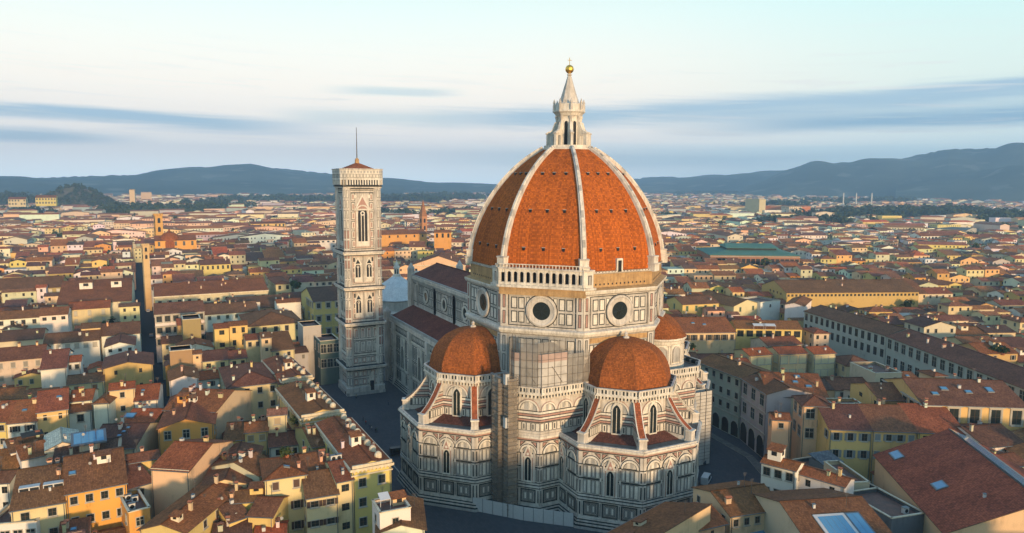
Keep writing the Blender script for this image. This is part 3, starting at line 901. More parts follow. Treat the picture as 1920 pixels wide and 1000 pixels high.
# ------------------------------------------------------------------ lantern
b = MB('pale', 'white', 'dark', 'grey')
b.lathe([(6.6, 89.6), (7.3, 90.2), (7.3, 90.7), (6.9, 90.8), (6.9, 91.5), (6.7, 91.5), (6.7, 90.9), (3.6, 90.9)], 8, (0, 0), 'pale', 22.5, cap=False)
b.lathe([(3.3, 90.7), (3.3, 99.4), (3.7, 99.7), (4.1, 100.3), (4.6, 100.7), (4.6, 101.1), (4.0, 101.2), (3.85, 102.9), (3.0, 103.2)], 8, (0, 0), 'pale', 22.5, cap=False)
b.lathe([(3.2, 102.9), (2.9, 103.3), (2.2, 105.2), (.6, 110.4), (.42, 110.6), (.7, 110.9), (.42, 111.3)], 8, (0, 0), 'white', 22.5, cap=False)
lant = b.build('lantern', cath)
for k in range(8):
    be = 22.5+45*k
    d = pol(be, 1.0); t = (d[1], -d[0])
    b = MB('pale', 'white')
    def pr(pts, hw, m):
        A = [(d[0]*r-t[0]*hw, d[1]*r-t[1]*hw, z) for r, z in pts]; B = [(d[0]*r+t[0]*hw, d[1]*r+t[1]*hw, z) for r, z in pts]
        b.face(A, m); b.face(B[::-1], m)
        for i in range(len(pts)):
            j = (i+1) % len(pts); b.face([A[j], A[i], B[i], B[j]], m)
    pr([(3.0, 90.9), (4.1, 90.9), (4.1, 94.2), (5.2, 94.2), (5.2, 90.9), (6.25, 90.9), (6.25, 94.9), (5.9, 95.3), (5.3, 95.4), (4.7, 95.9), (4.3, 97.0), (4.0, 97.9), (3.0, 97.9)], .34, 'pale')
    pr([(5.0, 94.6), (6.45, 94.6), (6.45, 94.95), (5.0, 94.95)], .5, 'white')
    b.build('buttress', lant)
    b = MB('white')
    p = pol(be, 4.15); b.lathe([(.42, 101.1), (.38, 102.6), (.25, 102.9), (.4, 103.2), (0, 104.4)], 6, p, 'white')
    q = pol(be, 3.35); b.lathe([(.45, 90.9), (.38, 91.3), (.36, 98.6), (.55, 99.2), (.6, 99.6)], 8, q, 'white')
    b.build('pinnacle', lant)
    f = pol(be+22.5, 1.0); b = MB('dark', 'pale')
    w = wall(pol(be+45, 3.3), pol(be, 3.3)); L = wlen(pol(be+45, 3.3), pol(be, 3.3)); c = L/2
    b.poly(w, [(c-.5, 91.4), (c+.5, 91.4), (c+.5, 97.6), (c+.35, 98.0), (c, 98.2), (c-.35, 98.0), (c-.5, 97.6)], .03, 'dark')
    for q in (-1, 1): b.rect(w, c+q*.62-.12, c+q*.62+.12, 91.2, 98.2, .12, 'pale')
    b.build('window', lant)
    b = MB('pale', 'dark')
    wv = wall(pol(be+45, 3.6), pol(be, 3.6)); b.poly(wv, [(c-.7, 101.2), (c+.95, 101.2), (c+.95, 102.3), (c+.12, 103.2), (c-.7, 102.3)], .12, 'pale', -.4); b.rect(wv, c-.2, c+.45, 101.4, 102.4, .15, 'dark')
    b.build('niche', lant)
b = MB('gold'); b.lathe([(1.18*math.sin(math.pi*i/14), 112.45-1.18*math.cos(math.pi*i/14)) for i in range(15)], 24, (0, 0), 'gold', cap=False)
b.build('ball', lant, smooth=True)
b = MB('gold')
b.tube((0, 0, 113.5), (0, 0, 115.6), .09, 'gold'); b.tube((-.05, -.6, 114.9), (.05, .6, 114.9), .09, 'gold'); b.build('cross', lant)

# ------------------------------------------------------------------ nave and aisles
NX0, NX1 = -104.5, -20.0
b = MB('white', 'green', 'pink', 'pale', 'grey')
b.prism([(NX0, -10.2), (NX1, -10.2), (NX1, 10.2), (NX0, 10.2)], 0, 43.0, 'white')
w = wall((NX0, -10.2), (NX1, -10.2)); L = NX1-NX0
bands(b, w, 0, L, [(30.5, 31.2, .3, 'white'), (32.6, 32.85, .06, 'green'), (40.0, 40.3, .08, 'green'), (40.3, 41.2, .25, 'grey'), (41.2, 41.5, .1, 'green'), (41.5, 42.3, .75, 'pale'), (42.3, 43.0, .95, 'white'), (43.0, 43.6, .7, 'grey')])
nb = 4; bw = 19.6
for i in range(nb):
    c = 7+i*bw+bw*.42
    for x in (c-bw/2, c+bw/2):
        b.rect(w, x-.8, x+.8, 30.5, 41.5, .4, 'white'); b.rect(w, x-.35, x+.35, 31.5, 39.8, .44, 'green')
    k = 0; x = c-bw/2+1.0
    while x < c+bw/2-1.6:
        if abs(x+.7-c) > 3.0:
            for z0, z1 in ((33.1, 36.3), (36.7, 39.8)): dpanel(b, w, x, x+1.45, z0, z1, .16)
        x += 1.65
for i in range(90): b.rect(w, i*L/90, i*L/90+.45, 41.3, 41.9, .9, 'grey')
nave = b.build('nave_wall', cath)
for i in range(nb):
    c = 7+i*bw+bw*.42
    b = MB('pale', 'dark', 'green'); b.arc(w, c, 36.4, 1.75, 2.6, .35, 'pale', 28, 0, 360); b.arc(w, c, 36.4, 0.0, 1.75, .1, 'glass', 28, 0, 360); b.arc(w, c, 36.4, 2.6, 2.8, .15, 'green', 28, 0, 360)
    b.build('round_window', nave)
b = MB('tile', 'pale')
for s in (-1, 1):
    q = [(NX0-.4, s*11.0, 43.3), (NX1+2, s*11.0, 43.3), (NX1+2, 0, 47.7), (NX0-.4, 0, 47.7)]
    b.slab(q if s < 0 else [q[1], q[0], q[3], q[2]], .35, 'tile', 'pale')
b.bar((NX0-.4, 0, 47.9), (NX1+2, 0, 47.9), .5, .3, 'tile')
b.face([(NX0-.1, -10.5, 43), (NX0-.1, 0, 47.4), (NX0-.1, 10.5, 43)], 'pale')
o = b.build('nave_roof', cath); o.color = (0.20, 0.068, 0.042, 1)
# aisles
b = MB('white', 'green', 'pink', 'pale', 'grey', 'dark')
b.prism([(NX0, -20.2), (-14, -20.2), (-14, 20.2), (NX0, 20.2)], 0, 26.6, 'white')
w = wall((NX0, -20.2), (-14, -20.2)); L = -14-NX0
plinth(b, w, L)
bands(b, w, 0, L, [(21.2, 21.5, .1, 'green'), (21.5, 22.1, .45, 'pale'), (22.1, 22.4, .1, 'green'), (24.6, 25.0, .1, 'green'), (25.0, 25.5, .6, 'pale'), (25.5, 26.6, .8, 'white'), (26.6, 27.6, .6, 'grey'),
                   (7.5, 7.8, .1, 'green'), (7.8, 8.4, .3, 'white'), (14.3, 14.6, .1, 'green')])
for k in range(int(L/1.7)): dpanel(b, w, .3+k*1.7, .3+k*1.7+1.4, 22.55, 24.45, .14)
for i in range(nb+1):
    x = 6+i*bw
    b.rect(w, x-1.1, x+1.1, 0, 25.2, 1.3, 'white')
    for z0, z1 in ((3, 7.2), (8.8, 14), (15, 20.8)): b.rect(w, x-.6, x+.6, z0, z1, 1.34, 'green'); b.rect(w, x-.4, x+.4, z0+.2, z1-.2, 1.37, 'pale')
    if i == nb: break
    c = x+bw/2
    for k in range(9):
        x0 = x+1.5+k*1.86
        if 3 <= k <= 5: continue
        for z0, z1 in ((3, 7.2), (8.8, 14), (15, 20.6)):
            panel(b, w, x0, x0+1.6, z0, z1, .2, 'pale' if k % 2 else 'grey'); b.rect(w, x0+.55, x0+1.05, z0+.7, z1-.7, .09, 'green')
    b.rect(w, c-2.4, c+2.4, 8.4, 20.9, .3, 'pale'); b.poly(w, [(c-2.4, 18.2), (c+2.4, 18.2), (c, 21.0)], .5, 'white')
aisle = b.build('aisle_wall', cath)
for i in range(nb):
    c = 6+i*bw+bw/2
    b = MB('glass', 'pale'); b.lancet(w, c, 9, 15.5, 1.35, .36, 'glass'); b.rect(w, c-.12, c+.12, 9, 17, .45, 'pale'); b.build('window', aisle)
b = MB('tile', 'pale')
b.slab([(NX0, -20.6, 26.9), (-14, -20.6, 26.9), (-14, -10.2, 31.0), (NX0, -10.2, 31.0)], .3, 'tile', 'pale')
b.slab([(-14, 20.6, 26.9), (NX0, 20.6, 26.9), (NX0, 10.2, 31.0), (-14, 10.2, 31.0)], .3, 'tile', 'pale')
o = b.build('aisle_roof', cath); o.color = (0.185, 0.06, 0.04, 1)
# facade screen at the far end
b = MB('pale', 'pink', 'green', 'white')
b.prism([(NX0-2.4, -21.5), (NX0, -21.5), (NX0, 21.5), (NX0-2.4, 21.5)], 0, 27.8, 'pale'); b.prism([(NX0-2.4, -11.5), (NX0, -11.5), (NX0, 11.5), (NX0-2.4, 11.5)], 27.8, 44.6, 'pale')
for y in (-21.2, -10.8, 10.8, 21.2): b.lathe([(1.5, 0), (1.5, 29 if abs(y) > 15 else 46), (0, 31 if abs(y) > 15 else 48.5)], 8, (NX0-1.2, y), 'white', 22.5)
b.build('facade', cath)

# ================================================================== BELL TOWER
tow = thing('bell_tower', 'tall square bell tower of pale inlaid marble with a flagpole on its low tiled roof', 'bell tower', (-97.2, -34.6, 0))
H = 6.2
b = MB('white', 'green', 'pink', 'pale', 'grey', 'dark')
b.prism([(-H, -H), (H, -H), (H, H), (-H, H)], 0, 80.2, 'white')
b.prism([(-H-1.3, -H-1.3), (H+1.3, -H-1.3), (H+1.3, H+1.3), (-H-1.3, H+1.3)], 0, 1.2, 'grey'); b.prism([(-H-1.1, -H-1.1), (H+1.1, -H-1.1), (H+1.1, H+1.1), (-H-1.1, H+1.1)], 1.2, 3.0, 'white')
for cx in (-1, 1):
    for cyy in (-1, 1):
        b.lathe([(1.9, 0), (1.9, 3), (1.5, 3.2), (1.5, 80)], 8, (cx*(H-.45), cyy*(H-.45)), 'white', 22.5)
        for k in range(8):
            a = R_(45*k); p = (cx*(H-.45)+1.39*math.cos(a), cyy*(H-.45)+1.39*math.sin(a)); wv = (p, (-math.sin(a), math.cos(a)), (math.cos(a), math.sin(a)))
            if (math.cos(a)*cx < -.1 and abs(math.cos(a)) > .5) or (math.sin(a)*cyy < -.1 and abs(math.sin(a)) > .5): continue
            z = 4.0
            while z < 77:
                h = 3.0
                b.rect(wv, -.36, .36, z, z+h, .04, 'green'); b.rect(wv, -.24, .24, z+.14, z+h-.14, .07, 'pink' if int(z*7) % 2 else 'pale'); z += 3.75
sides = [((-H, -H), (H, -H)), ((H, -H), (H, H)), ((H, H), (-H, H)), ((-H, H), (-H, -H))]
def cap_band(z0, z1, d, m):
    b.prism([(-H-d, -H-d), (H+d, -H-d), (H+d, H+d), (-H-d, H+d)], z0, z1, m)
for z in (10.6, 27.6, 41.2, 54.6):
    cap_band(z-.9, z-.6, 1.25, 'green'); cap_band(z-.6, z, 1.5, 'pale'); cap_band(z, z+.6, 1.85, 'white'); cap_band(z+.6, z+.85, 1.3, 'green')
TW = []
for p, q in sides:
    w = wall(p, q); L = 2*H
    for z in range(12, 27, 5): pass
    # reliefs at the foot
    for z0, z1 in ((3.6, 6.2), (6.8, 9.4), (12.2, 14.6)):
        b.frame(w, 1.4, L-1.4, z0, z1, .18, .06, 'green')
        for k in range(6):
            x = 1.9+k*1.63; b.rect(w, x, x+1.4, z0+.35, z1-.35, .05, 'grey' if k % 2 else 'pink'); b.rect(w, x+.3, x+1.1, z0+.6, z1-.6, .08, 'pale')
    bands(b, w, 1.2, L-1.2, [(15.0, 15.3, .1, 'green'), (15.3, 15.8, .35, 'pale'), (16.0, 16.25, .1, 'green'), (21.0, 21.3, .12, 'green'), (21.3, 21.6, .2, 'pale'), (26.2, 26.45, .1, 'green')])
    for z0, z1 in ((16.6, 20.7), (21.9, 26.0)):
        for k in range(4):
            x = 2.0+k*2.45; b.rect(w, x, x+2.0, z0, z1, .06, 'green'); b.rect(w, x+.16, x+1.84, z0+.16, z1-.16, .09, 'pale'); b.rect(w, x+.5, x+1.5, z0+.5, z1-.5, .12, 'pink' if (z0 > 20) else 'grey')
            b.rect(w, x+.78, x+1.22, z0+.6, z1-1.2, .25, 'white')
    # two floors of paired windows
    for zb in (28.6, 42.2):
        b.frame(w, 1.7, L-1.7, zb+.6, zb+11.6, .2, .07, 'green'); b.frame(w, 2.1, L-2.1, zb+1.0, zb+11.2, .15, .06, 'pink')
        b.rect(w, L/2-.18, L/2+.18, zb+1.0, zb+11.2, .12, 'green'); b.rect(w, L/2-.08, L/2+.08, zb+1.0, zb+11.2, .16, 'pale')
        for k in range(5):
            for x in (2.4, L-3.0): b.rect(w, x, x+.6, zb+1.3+k*1.95, zb+2.8+k*1.95, .09, 'pink' if k % 2 else 'green')
        for c in (L/2-2.15, L/2+2.15):
            b.rect(w, c-1.35, c+1.35, zb+1.5, zb+8.2, .2, 'pale'); b.poly(w, [(c-1.6, zb+8.0), (c+1.6, zb+8.0), (c, zb+11.0)], .34, 'pale'); b.poly(w, [(c-.9, zb+8.4), (c+.9, zb+8.4), (c, zb+10.0)], .4, 'green')
            TW.append((w, c, zb+2.4, zb+6.9, .95, .3, 1))
    # the tall belfry floor
    zb = 55.6
    b.frame(w, 1.5, L-1.5, zb+.4, zb+22.6, .22, .07, 'green')
    for x in (2.0, L-3.5):
        for k in range(6):
            b.rect(w, x, x+1.5, zb+1.0+k*3.5, zb+4.0+k*3.5, .06, 'green'); b.rect(w, x+.18, x+1.32, zb+1.2+k*3.5, zb+3.8+k*3.5, .09, 'pale'); b.rect(w, x+.5, x+1.0, zb+1.6+k*3.5, zb+3.4+k*3.5, .12, 'pink')
    b.rect(w, L/2-2.5, L/2+2.5, zb+1.6, zb+14.6, .3, 'pale'); b.frame(w, L/2-2.9, L/2+2.9, zb+1.0, zb+16.6, .2, .32, 'pink')
    b.poly(w, [(L/2-3.2, zb+15.0), (L/2+3.2, zb+15.0), (L/2, zb+21.2)], .45, 'pale'); b.poly(w, [(L/2-2.3, zb+15.6), (L/2+2.3, zb+15.6), (L/2, zb+20.0)], .5, 'pink'); b.arc(w, L/2, zb+14.6, 2.0, 2.5, .55, 'pale', 14)
    for k in (-1, 1): b.arc(w, L/2+k*2.6, zb+20.2, 0, .6, .2, 'pale', 12, 0, 360); 
    bands(b, w, 0, L, [(zb+21.4, zb+21.7, .12, 'green'), (zb+22.9, zb+23.2, .2, 'green')])
    TW.append((w, L/2, zb+2.6, zb+13.6, 1.75, .36, 2))
shaft = b.build('shaft', tow)
for w, c, z0, zs, hw, d, m in TW:
    b = MB('dark', 'pale'); b.lancet(w, c, z0, zs, hw, d, 'dark')
    for k in range(m): x = c-hw+2*hw*(k+1)/(m+1); b.rect(w, x-.14, x+.14, z0, zs+.2, d+.15, 'pale', d)
    b.rect(w, c-hw-.15, c+hw+.15, z0, z0+.8, d+.12, 'pale', d)
    b.arc(w, c, zs+.3, hw*.25, hw*.5, d+.1, 'pale', 12, 0, 360, d)
    b.build('window', tow)
# bracketed crown and parapet
b = MB('pale', 'white', 'green', 'dark', 'pink')
O = H+.95
for z0, z1, d, m in ((78.9, 79.4, .4, 'white'), (79.4, 79.9, .6, 'green')): b.prism([(-O-d+.3, -O-d+.3), (O+d-.3, -O-d+.3), (O+d-.3, O+d-.3), (-O-d+.3, O+d-.3)], z0, z1, m)
def och(s, c): return [(-s, -s+c), (-s+c, -s), (s-c, -s), (s, -s+c), (s, s-c), (s-c, s), (-s+c, s), (-s, s-c)]
b.prism(och(O+.3, 1.6), 79.9, 82.0, 'dark')
for i in range(8):
    pts = och(O+.3, 1.6); p, q = pts[i], pts[(i+1) % 8]; w = wall(p, q); L = wlen(p, q)
    n = max(2, int(L/.95)); s = L/n
    for k in range(n+1): b.rect(w, k*s-.24, k*s+.24, 80.1, 82.0, .6, 'pale'); 
pts = och(O+.95, 2.0)
b.prism(pts, 81.9, 82.4, 'pale')
for i in range(8):
    p, q = pts[i], pts[(i+1) % 8]; w = wall(p, q); L = wlen(p, q)
    b.rect(w, 0, L, 82.4, 85.6, 0, 'pale', -.5); b.rect(w, -.1, L+.1, 85.6, 86.1, .15, 'white', -.6)
    n = max(1, int(L/1.2)); s = L/n
    for k in range(n): b.frame(w, k*s+.1, k*s+s-.1, 82.7, 84.1, .1, .03, 'green'); b.rect(w, k*s+.3, k*s+s-.3, 84.5, 85.3, .03, 'grey')
b.build('parapet', tow)
b = MB('tile', 'pale')
pts = och(O+.4, 1.8)
for i in range(8):
    p, q = pts[i], pts[(i+1) % 8]
    b.sface([(*p, 85.2), (*q, 85.2), (0, 0, 88.6)], 'tile')
b.prism(pts, 82.4, 85.2, 'pale')
o = b.build('roof', tow); o.color = (0.36, 0.12, 0.05, 1)
b = MB('brick', 'pole'); b.lathe([(.9, 88.0), (.8, 89.6), (.3, 90.2)], 8, (0, 0), 'brick'); b.tube((0, 0, 90), (0, 0, 101.6), .22, 'pole', 8, .1); b.build('flagpole', tow)
b = MB('dark', 'pale'); w = wall((H, -H), (H, H)); b.rect(w, 7.6, 9.5, 1.2, 6.6, .25, 'pale'); b.rect(w, 7.9, 9.2, 1.4, 5.0, 1.15, 'dark'); b.poly(w, [(7.3, 6.4), (9.8, 6.4), (8.55, 8.6)], .4, 'pale'); b.build('door', tow)

# ================================================================== BAPTISTERY
bap = thing('baptistery', 'octagonal baptistery with a white pyramid roof and small lantern behind the bell tower', 'baptistery', (-156, -1, 0))
b = MB('white', 'green', 'grey'); b.lathe([(14.6, 0), (14.6, 20.5), (15.2, 20.8), (15.2, 21.3), (14.3, 21.4), (14.3, 25.5), (14.9, 26), (14.0, 26.2)], 8, (0, 0), 'grey', 22.5, cap=False)
for k in range(8):
    p, q = pol(22.5+45*(k+1), 14.6), pol(22.5+45*k, 14.6); w = wall(p, q); L = wlen(p, q)
    for i in range(3): b.frame(w, .6+i*3.4, 3.6+i*3.4, 1, 12, .3, .05, 'green'); b.frame(w, .6+i*3.4, 3.6+i*3.4, 13, 20, .3, .05, 'green')
b.build('wall', bap)
M['roofwhite'] = stone('white_roof_slabs', (0.66, 0.65, 0.62), (0.48, 0.47, 0.45), 0.3)
b = MB('roofwhite'); b.lathe([(14.2, 26.0), (8.5, 31.6), (1.9, 36.2)], 8, (0, 0), 'roofwhite', 22.5, cap=False); b.build('roof', bap)
b = MB('pale', 'dark'); b.lathe([(2.0, 35.8), (2.0, 36.8), (1.3, 37), (1.3, 40), (1.7, 40.3), (1.5, 40.6), (.25, 43.2), (.4, 43.6), (0, 44.2)], 8, (0, 0), 'pale', 22.5)
for k in range(8):
    p, q = pol(45*k+22.5+45, 1.3), pol(45*k+22.5, 1.3); w = wall(p, q); b.rect(w, .25, .75, 37.3, 39.6, .02, 'dark')
b.build('lantern', bap)

# ================================================================== SCAFFOLDING ROUND THE CATHEDRAL
def sheet_mat(name, c, tr):
    m, t = new_mat(name)
    co = t.n('ShaderNodeTexCoord').outputs['Object']
    n = t.n('ShaderNodeTexNoise', None, Vector=co, Scale=0.4, Detail=5.0)
    col = t.mix(t.smooth(n.outputs[0], .4, .65), c, tuple(x*.8 for x in c))
    d = t.n('ShaderNodeBsdfPrincipled', None, Base_Color=col, Roughness=.8)
    tp = t.n('ShaderNodeBsdfTransparent')
    mx = t.n('ShaderNodeMixShader', None, Fac=tr); t.t.links.new(d.outputs[0], mx.inputs[1]); t.t.links.new(tp.outputs[0], mx.inputs[2])
    t.n('ShaderNodeOutputMaterial', None, Surface=mx.outputs[0])
    return m
M['net'] = sheet_mat('debris_netting', (0.36, 0.33, 0.28), 0.42)
M['sheet'] = sheet_mat('pale_sheeting', (0.50, 0.47, 0.42), 0.0)
M['pinkwrap'] = sheet_mat('pink_sheeting', (0.42, 0.30, 0.25), 0.0)
M['darknet'] = sheet_mat('dark_netting', (0.36, 0.30, 0.23), 0.50)
M['board'] = plain('painted_board', (0.52, 0.51, 0.48), .7)


def scaffold(name, label, boxes, netk, lift=2.0, bay=2.2):
    """tubes, boarded decks and netting round each upright box (x0, x1, y0, y1, z0, z1)"""
    root = thing(name, label, 'scaffolding', (boxes[0][0], boxes[0][2], 0))
    ox, oy = boxes[0][0], boxes[0][2]
    b = MB('pole', 'board'); nn = MB(netk); dk = MB('metal', 'board')
    for x0, x1, y0, y1, z0, z1 in boxes:
        x0 -= ox; x1 -= ox; y0 -= oy; y1 -= oy
        nx = max(1, int((x1-x0)/bay)); ny = max(1, int((y1-y0)/bay))
        edge = [(x0+(x1-x0)*i/nx, y0) for i in range(nx)]+[(x1, y0+(y1-y0)*i/ny) for i in range(ny)]+[(x1-(x1-x0)*i/nx, y1) for i in range(nx)]+[(x0, y1-(y1-y0)*i/ny) for i in range(ny)]
        for p in edge: b.tube((*p, z0), (*p, z1+1.0), .06, 'pole', 5)
        z = z0+lift
        while z < z1+.1:
            for i in range(4):
                c = [(x0, y0), (x1, y0), (x1, y1), (x0, y1)]; b.tube((*c[i], z), (*c[(i+1) % 4], z), .05, 'pole', 4); b.tube((*c[i], z+1.0), (*c[(i+1) % 4], z+1.0), .04, 'pole', 4)
            dk.bx(x0+.05, x1-.05, y0+.05, y1-.05, z-.06, z, 'metal'); z += lift
        c = [(x0+.14, y0+.14), (x1-.14, y0+.14), (x1-.14, y1-.14), (x0+.14, y1-.14)]
        for i in range(4):
            p, q = c[i], c[(i+1) % 4]; nn.rect(wall(p, q), 0, wlen(p, q), z0+.3, z1+.6, .02, netk, .015)
    b.build('tubes', root); dk.build('deck', root); nn.build('netting', root)
    return root
scaffold('scaffold_tower', 'dark netted scaffold tower standing between two tribunes of the cathedral', [(18.8, 22.6, -32.6, -28.9, 0, 33.5), (23.0, 25.6, -31.4, -28.6, 0, 34.0)], 'darknet')
sc = thing('scaffold_hood', 'pale sheeted scaffold hood round the chapel below the arcaded side of the dome', 'scaffolding', (28, -24, 31))
b = MB('sheet', 'pinkwrap', 'pole')
hp = [(21.6, -29.0), (24.0, -28.9), (28.9, -24.1), (28.9, -17.0)]
hp = [(x-28, y+24) for x, y in hp]
for i in range(3):
    p, q = hp[i], hp[i+1]; w = wall(p, q); L = wlen(p, q)
    b.rect(w, 0, L, 1.6, 7.6, 0, 'sheet', -.1); b.rect(w, 0, L, 7.6, 9.6, .03, 'pinkwrap', -.1)
    n = max(2, int(L/1.6))
    for k in range(n+1): x = L*k/n; b.rect(w, x-.04, x+.04, 1.0, 10.4, .1, 'pole', 0)
    for z in (2.2, 4.2, 6.2, 8.2): b.rect(w, 0, L, z, z+.07, .12, 'pole', .03)
    for k in range(1): b.bar(tuple(Vector((p[0]*.6+q[0]*.4+w[2][0]*.15, p[1]*.6+q[1]*.4+w[2][1]*.15, 6.5))), tuple(Vector((q[0]*.8+p[0]*.2+w[2][0]*.15, q[1]*.8+p[1]*.2+w[2][1]*.15, 2.4))), .1, .1, 'pole')
b.build('sheeting', sc)
b = MB('tile'); b.slab([(hp[0][0], hp[0][1], 9.7), (hp[1][0], hp[1][1], 9.7), (hp[2][0], hp[2][1], 9.7), (hp[3][0], hp[3][1], 9.7), (-8, 8, 10.2)], .2, 'metal'); o = b.build('cover', sc)
b = MB('net', 'pole')
for p, q, z1 in (((-7.0, -3.9), (-4, -6.2), 13), ((.95, 7), (.95, 13.5), 9.0), ((-6.4, -4.2), (-2.6, -4.0), 13.2), ((-2.6, -4.0), (.3, -.9), 13.2), ((.3, -.9), (.4, 7), 12.4)):
    w = wall(p, q); L = wlen(p, q); b.rect(w, 0, L, 1.5, z1, 0, 'net', -.05)
    for k in range(int(L/1.5)+1): b.rect(w, k*1.5, k*1.5+.08, 0, z1+.5, .08, 'pole', 0)
    for z in range(2, int(z1), 2): b.rect(w, 0, L, z, z+.07, .08, 'pole', 0)
b.build('netting', sc)
scaffold('sheeted_scaffold', 'tall pale sheeted scaffold against the cathedral beside the curved street', [(18.6, 21.6, 27.5, 36.4, 0, 21.5)], 'sheet')
for z, lab in ((33.2, 'small white site lamp box at the top of the dark scaffold tower'), (22.5, 'small white site lamp box halfway down the dark scaffold tower')):
    o = thing('lamp_box', lab, 'lamp', (23.9, -31.4, z)); b = MB('board', 'metal'); b.bx(0, 1.3, -.45, .55, 0, 2.6, 'board'); b.build('case', o); b = MB('metal'); b.bx(-.1, 1.4, -.55, .65, 2.6, 2.75, 'metal'); b.build('lid', o)
# hoarding at the foot
o = thing('site_hoarding', 'long pale grey site hoarding at the foot of the cathedral', 'fence', (18.2, -37.4, 0))
b = MB('board', 'metal')
hp = [(18.2, -37.4), (28.5, -28.5), (36.7, -19.4)]; hp = [(x-18.2, y+37.4) for x, y in hp]
for i in range(2):
    w = wall(hp[i], hp[i+1]); L = wlen(hp[i], hp[i+1]); b.rect(w, 0, L, 0, 3.4, 0, 'board', -.12); n = int(L/2.4)
    for k in range(n+1): b.rect(w, k*L/n-.05, k*L/n+.05, 0, 3.5, .04, 'metal', -.16)
b.build('panels', o)
for px, py in ((30.0, -27.6), (27.5, -30.0)): pass

# ================================================================== HOUSES
WC = dict(cream=(0.66, 0.52, 0.29), white=(0.74, 0.69, 0.58), yellow=(0.66, 0.47, 0.17), orange=(0.68, 0.33, 0.085), peach=(0.72, 0.48, 0.27), ochre=(0.52, 0.34, 0.13),
          grey=(0.42, 0.40, 0.36), stone=(0.34, 0.24, 0.11), olive=(0.40, 0.32, 0.13), beige=(0.58, 0.49, 0.34), pale=(0.70, 0.60, 0.42), green=(0.12, 0.15, 0.14), zinc=(0.14, 0.165, 0.18))
RC = dict(rust=(0.31, 0.112, 0.042), brown=(0.225, 0.096, 0.046), dark=(0.145, 0.074, 0.046), red=(0.37, 0.10, 0.036), zinc=(0.16, 0.18, 0.19), terra=(0.36, 0.16, 0.09), white=(.6, .58, .52), glass=(.2, .4, .55))
M['paint'] = None
def _objpaint():
    m, t = new_mat('painted_wood')
    co = t.n('ShaderNodeTexCoord').outputs['Object']
    wv = t.n('ShaderNodeTexWave', {'bands_direction': 'Z'}, Vector=co, Scale=3.2)
    g = t.math('ADD', .7, t.math('MULTIPLY', wv.outputs[1], .45))
    col = t.mix(1.0, t.n('ShaderNodeObjectInfo').outputs['Color'], t.n('ShaderNodeCombineColor', None, Red=g, Green=g, Blue=g).outputs[0], 'MULTIPLY')
    finish(t, col, .6); return m
M['paint'] = _objpaint()
M['skyglass'] = plain('roof_glass', (0.10, 0.26, 0.40), 0.12, spec=0.8)
M['deck'] = stone('terrace_floor', (0.20, 0.10, 0.07), (0.13, 0.08, 0.06), 0.6, streak=False)
M['leaf'] = plain('roof_plants', (0.05, 0.085, 0.02), .7, var=.5, scale=5)
M['fabric'] = plain('awning_cloth', (0.62, 0.60, 0.56), .8)

_wm = {}
def win_mesh(style, ww, wh, simple):
    """window meshes, shared: x along the wall, -y outwards, z up from the sill"""
    k = (style, round(ww, 1), round(wh, 1), simple)
    if k in _wm: return _wm[k]
    w = wall((0, 0), (1, 0))
    out = {}
    def mk(b, name):
        o = b.build(name); me = o.data; bpy.data.objects.remove(o); return me
    b = MB('dark', 'glass', 'trim', 'paint')
    if style == 'c': b.rect(w, -ww/2, ww/2, 0, wh, .05, 'paint'); b.rect(w, -.03, .03, 0, wh, .07, 'paint')
    elif style == 'g':
        b.rect(w, -ww/2, ww/2, 0, wh, .03, 'glass'); b.rect(w, -.05, .05, 0, wh, .09, 'trim', .02); b.rect(w, -ww/2, ww/2, wh*.62, wh*.62+.08, .09, 'trim', .02)
    else:
        b.rect(w, -ww/2, ww/2, 0, wh, .03, 'glass')
        if not simple: b.rect(w, -.035, .035, 0, wh, .06, 'eave', .02); b.rect(w, -ww/2, ww/2, wh*.5, wh*.5+.05, .06, 'eave', .02)
    if simple and style != 'n':
        b.frame(w, -ww/2-.14, ww/2+.14, -.14, wh+.14, .14, .1, 'trim')
        if style == 's':
            for q in (-1, 1): b.rect(w, q*(ww*.78)-ww*.24, q*(ww*.78)+ww*.24, 0, wh, .08, 'paint', .01)
    out['window'] = mk(b, 'window')
    if not simple:
        if style != 'n':
            b = MB('trim'); b.frame(w, -ww/2-.15, ww/2+.15, -.1, wh+.15, .15, .1, 'trim'); out['frame'] = mk(b, 'frame')
            b = MB('trim'); b.rect(w, -ww/2-.28, ww/2+.28, -.26, -.1, .26, 'trim'); out['sill'] = mk(b, 'sill')
        if style == 'h':
            b = MB('trim'); b.frame(w, -ww/2-.55, ww/2+.55, -.1, wh+.5, .42, .16, 'trim'); b.rect(w, -ww/2-.85, ww/2+.85, wh+.5, wh+.85, .55, 'trim'); out['hood'] = mk(b, 'hood')
        if style == 's':
            b = MB('paint'); b.rect(w, -ww*.26, ww*.26, 0, wh, .05, 'paint'); b.frame(w, -ww*.26, ww*.26, 0, wh, .07, .08, 'paint'); out['shutter'] = mk(b, 'shutter')
    _wm[k] = out
    return out


SHUT = [(0.10, 0.065, 0.035), (0.06, 0.085, 0.05), (0.13, 0.11, 0.085), (0.17, 0.16, 0.14), (0.05, 0.035, 0.028)]
def add_window(root, x, y, z, rz, style, ww, wh, simple, col):
    ms = win_mesh(style, ww, wh, simple)
    o = link('window', ms['window'], root, (x, y, z), rz); o.color = (*col, 1)
    for k in ('frame', 'sill', 'hood'):
        if k in ms: link(k, ms[k], o)
    if 'shutter' in ms:
        for q in (-1, 1):
            s = link('shutter', ms['shutter'], o, (q*ww*.78, -.02, 0)); s.color = (*col, 1)
    return o


